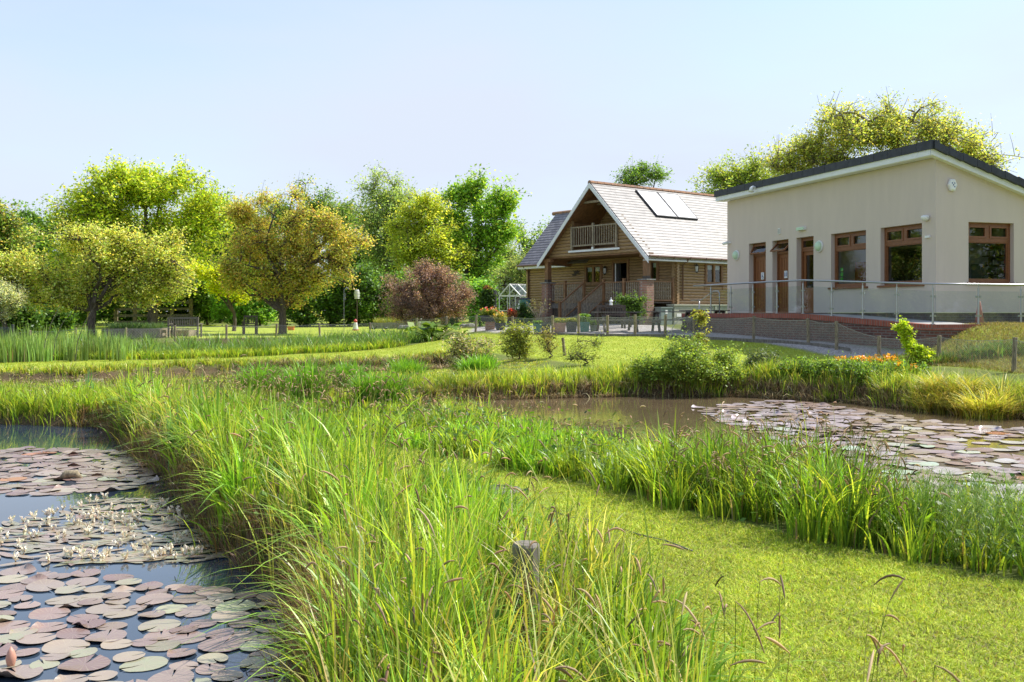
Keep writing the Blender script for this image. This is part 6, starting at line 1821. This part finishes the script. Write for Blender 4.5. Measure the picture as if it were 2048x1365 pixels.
    planter("planter_box", "pinkish terracotta square planter with yellow green leaves", 1119, 39, .48, .42, .38, 'terracotta', L1, .22)
    planter("trough_planter", "dark grey trough right of the terracotta planter", 1143, 39, .42, .36, .38, 'blackpot', L1, .2)
    planter("planter_box", "bright teal square planter with fresh green bulbs", 1169, 38.8, .36, .34, .38, 'teal', L2, .36)
    planter("planter_box", "low blue grey tub at the right end of the planter row", 1188, 39.2, .30, .3, .24, 'greybox', L2, .25)
    planter("stone_trough", "large dark trough of red and pink flowers raised on a brick plinth", 980, 43.5, .85, .5, .26, 'blackpot', L1 + L2, .35, 300, [(.7, .05, .06), (.8, .35, .35), (.85, .6, .1)], dz=.36, sz=.08)
    p = atg(980, 43.5); T = tag(obj("brick_plinth", MB().box(frame(p, X, Y), -.2, .2, -.18, .18, p.z - .05, p.z + .355), M['pillarbrick']), "short brick pedestal under the big flower trough", "plinth")
    planter("flower_pot", "black pot of yellow and pink flowers beside the brick pedestal", 1001, 42.6, .42, .4, .30, 'blackpot', L1 + [(.4, .42, .1)], .45, 260, [(.8, .5, .1), (.85, .6, .5)])
    planter("flower_pot", "red leaved bush in a dark pot left of the log house corner", 1023, 45.5, .42, .4, .30, 'blackpot', [(.22, .08, .05), (.30, .14, .06)], .5, 300, [(.7, .08, .05)])
    # round blue pot with bare twigs
    p = atg(1078, 41.0); T = thing("blue_pot", "round blue glazed pot with a twiggy bush by the left pillar", "plant pot", p)
    obj("pot", MB().lathe(p, [(.12, 0), (.17, .12), (.185, .28), (.175, .30), (.20, .30), (.20, .34), (.16, .34), (.15, .30)], 18), M['blue'], T, smooth=True)
    mb = MB()
    for k in range(26):
        a = rnd.uniform(0, 2 * PI); l = rnd.uniform(.15, .55); h = rnd.uniform(.5, 1.0)
        mb.tube([p + Vector((0, 0, .28)), p + Vector((math.cos(a) * l * .4, math.sin(a) * l * .4, .3 + h * .5)), p + Vector((math.cos(a) * l, math.sin(a) * l, .3 + h))], [.014, .009, .004], 4)
    obj("twigs", mb, M['barkpale'], T)
    m = 150; A = Acc(); a = rg.uniform(0, 2 * PI, m); l = rg.uniform(.2, .55, m)
    A.add(*leaves_q(np.array(p) + np.c_[np.cos(a) * l, np.sin(a) * l, rg.uniform(.7, 1.3, m)], .06, pal([(.25, .24, .1), (.18, .2, .08)], m, .2, rg), .4, .6, rg)); A.build("leaves", M['leaf'], T)
    shrub("rose_bush", "dark evergreen shrub at the foot of the log wing wall", "shrub", 1052, 47, [(1050, 630, 24, 20), (1040, 640, 16, 12)], DG, natt=70, lpa=60, lsize=.08, spread=.14, seed=300)
    shrub("climbing_rose", "leafy green bush in front of the porch railing beside the right pillar", "shrub", 1262, 42.5, [(1262, 610, 28, 12), (1240, 602, 14, 6), (1272, 624, 18, 12), (1288, 598, 10, 5)], [(.035, .07, .012), (.05, .09, .015)], natt=110, lpa=46, lsize=.075, spread=.14, seed=301)
    # water butt and greenhouse
    p = atg(1050, 49.5); p.z = 1.45; T = thing("water_butt", "teal green water butt with a dark lid by the log wall corner", "water butt", p)
    q_ = p + Vector((0, 0, .0)); obj("stand", MB().box(frame(p, X, Y), -.25, .25, -.25, .25, 1.2, 1.75), M['darkwood'], T)
    b_ = p.copy(); b_.z = 1.752
    obj("barrel", MB().lathe(b_, [(.22, 0), (.26, .1), (.28, .4), (.27, .75), (.28, .76), (.28, .80)], 18), simple("butt_green", (.10, .27, .24), .4), T, smooth=True)
    obj("lid", MB().lathe(b_ + Vector((0, 0, .802)), [(.29, 0), (.29, .05), (.2, .08), (.03, .09)], 18), M['black'], T)
    p = atg(1052, 57.5); T = thing("greenhouse", "small white framed glass greenhouse behind the left corner of the log house", "greenhouse", p)
    F = frame((p.x, p.y, 0), (.777, .629), (-.629, .777)); z0 = p.z; ze = z0 + 1.75; zr = z0 + 2.4; fr = MB(); gl = MB()
    W_, D_ = 2.4, 1.9
    for k in range(5):
        u = -W_ / 2 + W_ * k / 4
        for v in (-D_ / 2, D_ / 2): fr.bar(F(u, v, z0), F(u, v, ze), .05, .05); fr.bar(F(u, v, ze), F(u, 0, zr), .05, .05)
    for v in (-D_ / 2, 0, D_ / 2):
        fr.bar(F(-W_ / 2, v, ze if v else zr), F(W_ / 2, v, ze if v else zr), .06, .06)
        if v: fr.bar(F(-W_ / 2, v, z0 + .03), F(W_ / 2, v, z0 + .03), .06, .06); fr.bar(F(-W_ / 2, v, z0 + .9), F(W_ / 2, v, z0 + .9), .04, .04)
    for u in (-W_ / 2, W_ / 2):
        fr.bar(F(u, -D_ / 2, z0 + .03), F(u, D_ / 2, z0 + .03), .06, .06); fr.bar(F(u, -D_ / 2, ze), F(u, D_ / 2, ze), .05, .05); fr.bar(F(u, -D_ / 2, z0 + .9), F(u, D_ / 2, z0 + .9), .04, .04)
        fr.bar(F(u, 0, z0), F(u, 0, zr), .05, .05)
        gl.add([F(u, -D_ / 2, z0), F(u, D_ / 2, z0), F(u, D_ / 2, ze), F(u, 0, zr), F(u, -D_ / 2, ze)], [(0, 1, 2, 3, 4)])
    for v in (-D_ / 2, D_ / 2):
        gl.add([F(-W_ / 2, v, z0), F(W_ / 2, v, z0), F(W_ / 2, v, ze), F(-W_ / 2, v, ze)], [(0, 1, 2, 3)]); gl.add([F(-W_ / 2, v, ze), F(W_ / 2, v, ze), F(W_ / 2, 0, zr), F(-W_ / 2, 0, zr)], [(0, 1, 2, 3)])
    obj("frame", fr, M['white'], T); obj("glazing", gl, M['ghglass'], T); obj("staging", MB().box(F, -1.1, 1.1, -.9, -.4, z0 + .7, z0 + .75), M['weather'], T)
    # tall post with ivy and red creeper left of greenhouse
    p = atg(990, 47); T = thing("ivy_clad_post", "grey timber arch post clothed in dark ivy with a reddish top", "post", p)
    obj("timber", MB().box(frame(p, X, Y), -.07, .07, -.07, .07, p.z - .05, p.z + 1.7), M['greywood'], T)
    m = 2600; a = rg.normal(0, 1, (m, 3)); P = np.array(p) + np.array([-.35, 0, 1.2]) + unit(a) * rg.uniform(.3, 1, (m, 1)) * np.array([.42, .35, .75])
    cc = pal(DG + GR, m, .2, rg, 1.5); k = P[:, 2] > p.z + 1.75; cc[k] = pal([(.30, .14, .06), (.22, .12, .05)], int(k.sum()), .2, rg)
    V, Fq, Cc = leaves_q(P, .10, cc, .3, .8, rg); bulk("ivy", V, Fq, Cc, M['leaf'], T)
    # raised beds at the left
    def bed(name, px0, px1, d, h, label, cols, mat='weather', ph=.4, n=1600):
        a, b = atg(px0, d), atg(px1, d); z = min(a.z, b.z); T = thing(name, label, "raised bed", (a + b) / 2)
        F = frame((a.x, a.y, 0), X, Y); w_ = b.x - a.x; mb = MB()
        for k in range(2):
            z0, z1 = z - .1 + k * (h + .1) / 2 + .004, z - .1 + (k + 1) * (h + .1) / 2
            mb.box(F, 0, w_, 0, .05, z0, z1); mb.box(F, 0, w_, 1.2, 1.25, z0, z1); mb.box(F, 0, .05, .052, 1.198, z0, z1); mb.box(F, w_ - .05, w_, .052, 1.198, z0, z1)
        for u in (.02, w_ / 2, w_ - .1): mb.box(F, u, u + .08, -.05, -.002, z - .1, z + h - .02)
        obj("planks", mb, M[mat], T); obj("soil", MB().box(F, .06, w_ - .06, .06, 1.19, z, z + h - .06), M['soil'], T)
        P = np.c_[a.x + rg.uniform(.1, w_ - .1, n), a.y + rg.uniform(.1, 1.15, n), np.full(n, z + h - .08)]
        A = Acc(); A.add(*blades(P, rg.uniform(.5, 1.2, n) * ph, rg.uniform(.012, .03, n), rg.uniform(0, 2 * PI, n), rg.uniform(.1, .9, n), pal(cols, n, .2, rg), 3, .3, rg)); A.build("plants", M['leaf'], T)
        return T
    bed("raised_bed", 203, 322, 45.8, .46, "long plank raised bed full of green bulbs below the left cherry", [(.09, .19, .06), (.13, .25, .08), (.2, .3, .15)])
    bed("raised_bed", 326, 378, 47.2, .30, "lower plank raised bed with white flowers behind the slatted bench", [(.16, .22, .08), (.6, .6, .52)], ph=.2, n=500)
    bed("raised_bed", 742, 832, 58, .34, "low grey stone edged bed with yellow green plants left of the purple dome", [(.3, .34, .06), (.2, .3, .06), (.4, .42, .1)], mat='stone', ph=.45, n=900)
    # rail fence behind the maple trunk with a small yellow sign
    T = thing("rail_fence", "dark timber rail fence behind the maple trunk", "fence", atg(305, 66))
    pts = [atg(px, 65) for px in (232, 270, 306, 344, 382)]; 
    for p in pts: obj("post", MB().box(frame(p, X, Y), -.12, .12, -.06, .06, p.z - .1, p.z + 1.75), M['post'], T)
    for k in range(4):
        z = .25 + k * .42; obj("rail", MB().bar(pts[0] + Vector((0, -.08, z)), pts[-1] + Vector((0, -.08, z)), .04, .16), M['greywood'], T)
    p = atg(317, 64.8); tag(obj("yellow_sign", MB().box(frame(p, X, Y), -.18, .18, -.02, .0, 2.42, 2.62), M['yellow']), "small yellow sign on the rail fence by the maple trunk", "sign")
    for px, d, nm_, lab in ((98, 52, "yellow_post", "thin yellow post standing in the shade at the left"), (177, 49, "yellow_post", "thicker lichen yellow post just left of the cherry trunk")):
        p = atg(px, d); tag(obj(nm_, MB().box(frame(p, X, Y), -.05, .05, -.05, .05, p.z - .05, p.z + 1.1), simple("lichen_post", (.45, .38, .10), .8, var=.3)), lab, "post")
    # dark gate at left edge
    p = atg(8, 39); T = thing("dark_gate", "dark blue grey slatted gate at the extreme left edge", "gate", p); F = frame(p, X, Y); mb = MB()
    for k in range(5): mb.box(F, -.3 + k * .13, -.22 + k * .13, 0, .03, p.z, p.z + 1.0)
    obj("slats", mb, M['blackpot'], T); mb = MB(); mb.box(F, -.35, .35, -.035, -.002, p.z + .88, p.z + .96); mb.box(F, -.35, .35, -.035, -.002, p.z + .2, p.z + .28); obj("rails", mb, M['blackpot'], T); obj("post", MB().box(F, .3, .38, -.04, .04, p.z - .1, p.z + 1.1), M['blackpot'], T)
    # feeder pole and lantern feeder
    p = atg(688, 49); T = thing("feeder_pole", "tall thin metal bird feeder pole on the lawn", "bird feeder", p)
    obj("pole", MB().tube([p - Vector((0, 0, .1)), p + Vector((0, 0, 2.25)), p + Vector((.12, 0, 2.4)), p + Vector((.25, 0, 2.3))], .016, 6), M['steel'], T)
    obj("feeder", MB().lathe(p + Vector((.03, 0, 1.75)), [(.05, 0), (.06, .02), (.06, .28), (.08, .3), (.01, .36)], 10), M['ghglass'], T)
    c = at(714, 590, 56); T = thing("hanging_feeder", "pale ribbed hanging feeder below the trees right of the feeder pole", "bird feeder", c)
    mb = MB()
    for k in range(6): mb.lathe(c + Vector((0, 0, -.22 + k * .08)), [(.16 - .01 * abs(k - 2.5), 0), (.17 - .01 * abs(k - 2.5), .02), (.16 - .01 * abs(k - 2.5), .04)], 12)
    mb.tube([c + Vector((0, 0, -.22)), c + Vector((0, 0, .3))], .09, 8)
    obj("rings", mb, M['white'], T); obj("pole", MB().tube([Vector((c.x, c.y, gz1(c.x, c.y) - .1)), c + Vector((0, 0, -.23))], .03, 6), M['bark'], T)
    # lighthouse ornament, orange box, stone disc, rocks, birds
    p = atg(711, 55.5); T = thing("lighthouse_ornament", "small white lighthouse garden ornament with red base and top", "ornament", p)
    obj("tower", MB().lathe(p, [(.16, .07), (.09, .45)], 12), M['white'], T); obj("base", MB().lathe(p, [(.19, 0), (.17, .068)], 12), M['red'], T)
    obj("lantern", MB().lathe(p, [(.08, .452), (.08, .54), (.11, .55), (.02, .64)], 12), M['red'], T)
    p = atg(582, 56); tag(obj("orange_crate", MB().box(frame(p, X, Y), -.17, .17, -.1, .1, p.z, p.z + .17).box(frame(p, X, Y), -.19, .19, -.12, .12, p.z + .172, p.z + .2), M['orange']), "small orange box on the lawn right of the cherry trunk", "box")
    p = atg(845, 56); ax = (Vector((1, 0, 0)), Vector((0, 0, 1)), Vector((0, -1, 0)))
    tag(obj("millstone", MB().lathe(p + Vector((0, 0, .27)), [(.30, -.04), (.32, 0), (.30, .04), (.08, .045)], 20, ax=ax), M['whitewood'], smooth=False), "pale round stone disc standing below the purple dome", "stone")
    for k, (px, d) in enumerate(((805, 56.5), (818, 56), (930, 52), (941, 51.6))):
        p = atg(px, d); s = MB().lathe(p, [(.22, -.05), (.28, .08), (.2, .2), (.06, .24)], 7, sq=(1.3, .8))
        tag(obj("rock", s, M['stone']), ["pale rock left of the purple dome trunk", "second pale rock nearest the millstone", "grey blue rock right of the purple dome", "small rock closest to the fence post right of the dome"][k], "rock")
    for k, (px, d, rz) in enumerate(((748, 54.5, 0), (772, 54.2, 1), (767, 50.6, 2))):
        p = atg(px, d); v = Vector((math.cos(rz), math.sin(rz), 0)); mb = MB()
        mb.tube([p + Vector((0, 0, .12)) - v * .16, p + Vector((0, 0, .12)) - v * .08, p + Vector((0, 0, .13)), p + Vector((0, 0, .14)) + v * .09, p + Vector((0, 0, .2)) + v * .12, p + Vector((0, 0, .24)) + v * .14, p + Vector((0, 0, .235)) + v * .2], [.01, .05, .07, .05, .025, .03, .006], 8)
        for s in (-1, 1): mb.tube([p + Vector((-v.y * .03 * s, v.x * .03 * s, .09)), p + Vector((-v.y * .03 * s, v.x * .03 * s, 0))], .007, 4)
        tag(obj("crow", mb, M['black'], smooth=True), ["small dark bird on the far lawn, left of the three", "small dark bird on the far lawn, right of the upper two", "small dark bird on the far lawn, nearest the fence"][k], "bird", "dark birds on the lawn")
    # stone lid, hose and float by the path
    p = Vector(((996 - CX) / FP * 9.0, 8.95, 0)); p.z = gz1(p.x, p.y)
    T = thing("well_cover", "round grey stone well lid half sunk in the mown path", "stone slab", p)
    obj("slab", MB().lathe(p, [(.215, -.03), (.22, .012), (.205, .025), (.17, .026), (.165, .015), (.02, .016)], 24), M['cover'], T)
    pts = [(1085, 1015), (1140, 1036), (1200, 1046), (1280, 1072), (1330, 1082), (1385, 1105)]
    P = []
    for x, y in pts:
        d = 1.6 * FP / (y - HY); P.append(Vector(((x - CX) / FP * d, d, gz1((x - CX) / FP * d, d) + .008)))
    tag(obj("hose", MB().tube(P, .009, 7), M['black'], smooth=True), "black hose lying across the mown path by the stone lid", "hose")
    d = 15.2; x = (1163 - CX) / FP * d
    T = thing("float", "pale blue plastic float on the muddy pond behind the sedge strip", "float", (x, d, 0))
    obj("body", MB().box(frame((x, d, 0), X, Y), -.15, .15, -.08, .08, -.03, .07), simple("pale_blue", (.35, .5, .6), .4), T); obj("lid", MB().box(frame((x, d, 0), X, Y), -.13, .13, -.06, .06, .072, .10), M['white'], T)
    # basket, lantern and small things on tables
    p = atg(1398, 37.5) + Vector((0, 0, .47)); T = thing("flower_basket", "basket of orange flowers on the picnic table beside the retaining wall", "flowers", p)
    obj("basket", MB().lathe(p, [(.12, 0), (.17, .14), (.16, .15), (.1, .1)], 12), M['weather'], T)
    V, Fq, Cc = leaves_q(np.array(p) + np.clip(rg.normal(0, .08, (160, 3)), -.16, .16) * [1.3, 1, .7] + [0, 0, .2], .10, pal([(.9, .38, .03), (.85, .3, .02), (.3, .35, .05)], 160, .1, rg), .5, .9, rg); bulk("bouquet", V, Fq, Cc, M['leaf'], T)
    p = atg(1222, 40.3) + Vector((0, 0, .96)); T = thing("white_lantern", "small white lantern standing on the bench back by the stairs", "lantern", p)
    obj("frame", MB().lathe(p, [(.06, 0), (.05, .14), (.09, .15), (.02, .24)], 6), M['white'], T); obj("ring", MB().lathe(p + Vector((0, 0, .242)), [(.02, 0), (.03, .03), (.01, .06)], 8), M['steel'], T)
    # dead reed arch beside the tables
    a = atg(1338, 33.0); mb = MB(); mb.tube([a, a + Vector((.12, 0, .45)), a + Vector((.35, 0, .72)), a + Vector((.6, 0, .78)), a + Vector((.8, 0, .74))], [.012, .011, .009, .007, .004], 5)
    tag(obj("arching_cane", mb, M['wire']), "pale cane arching over in front of the picnic tables", "cane")
fence()
furniture()
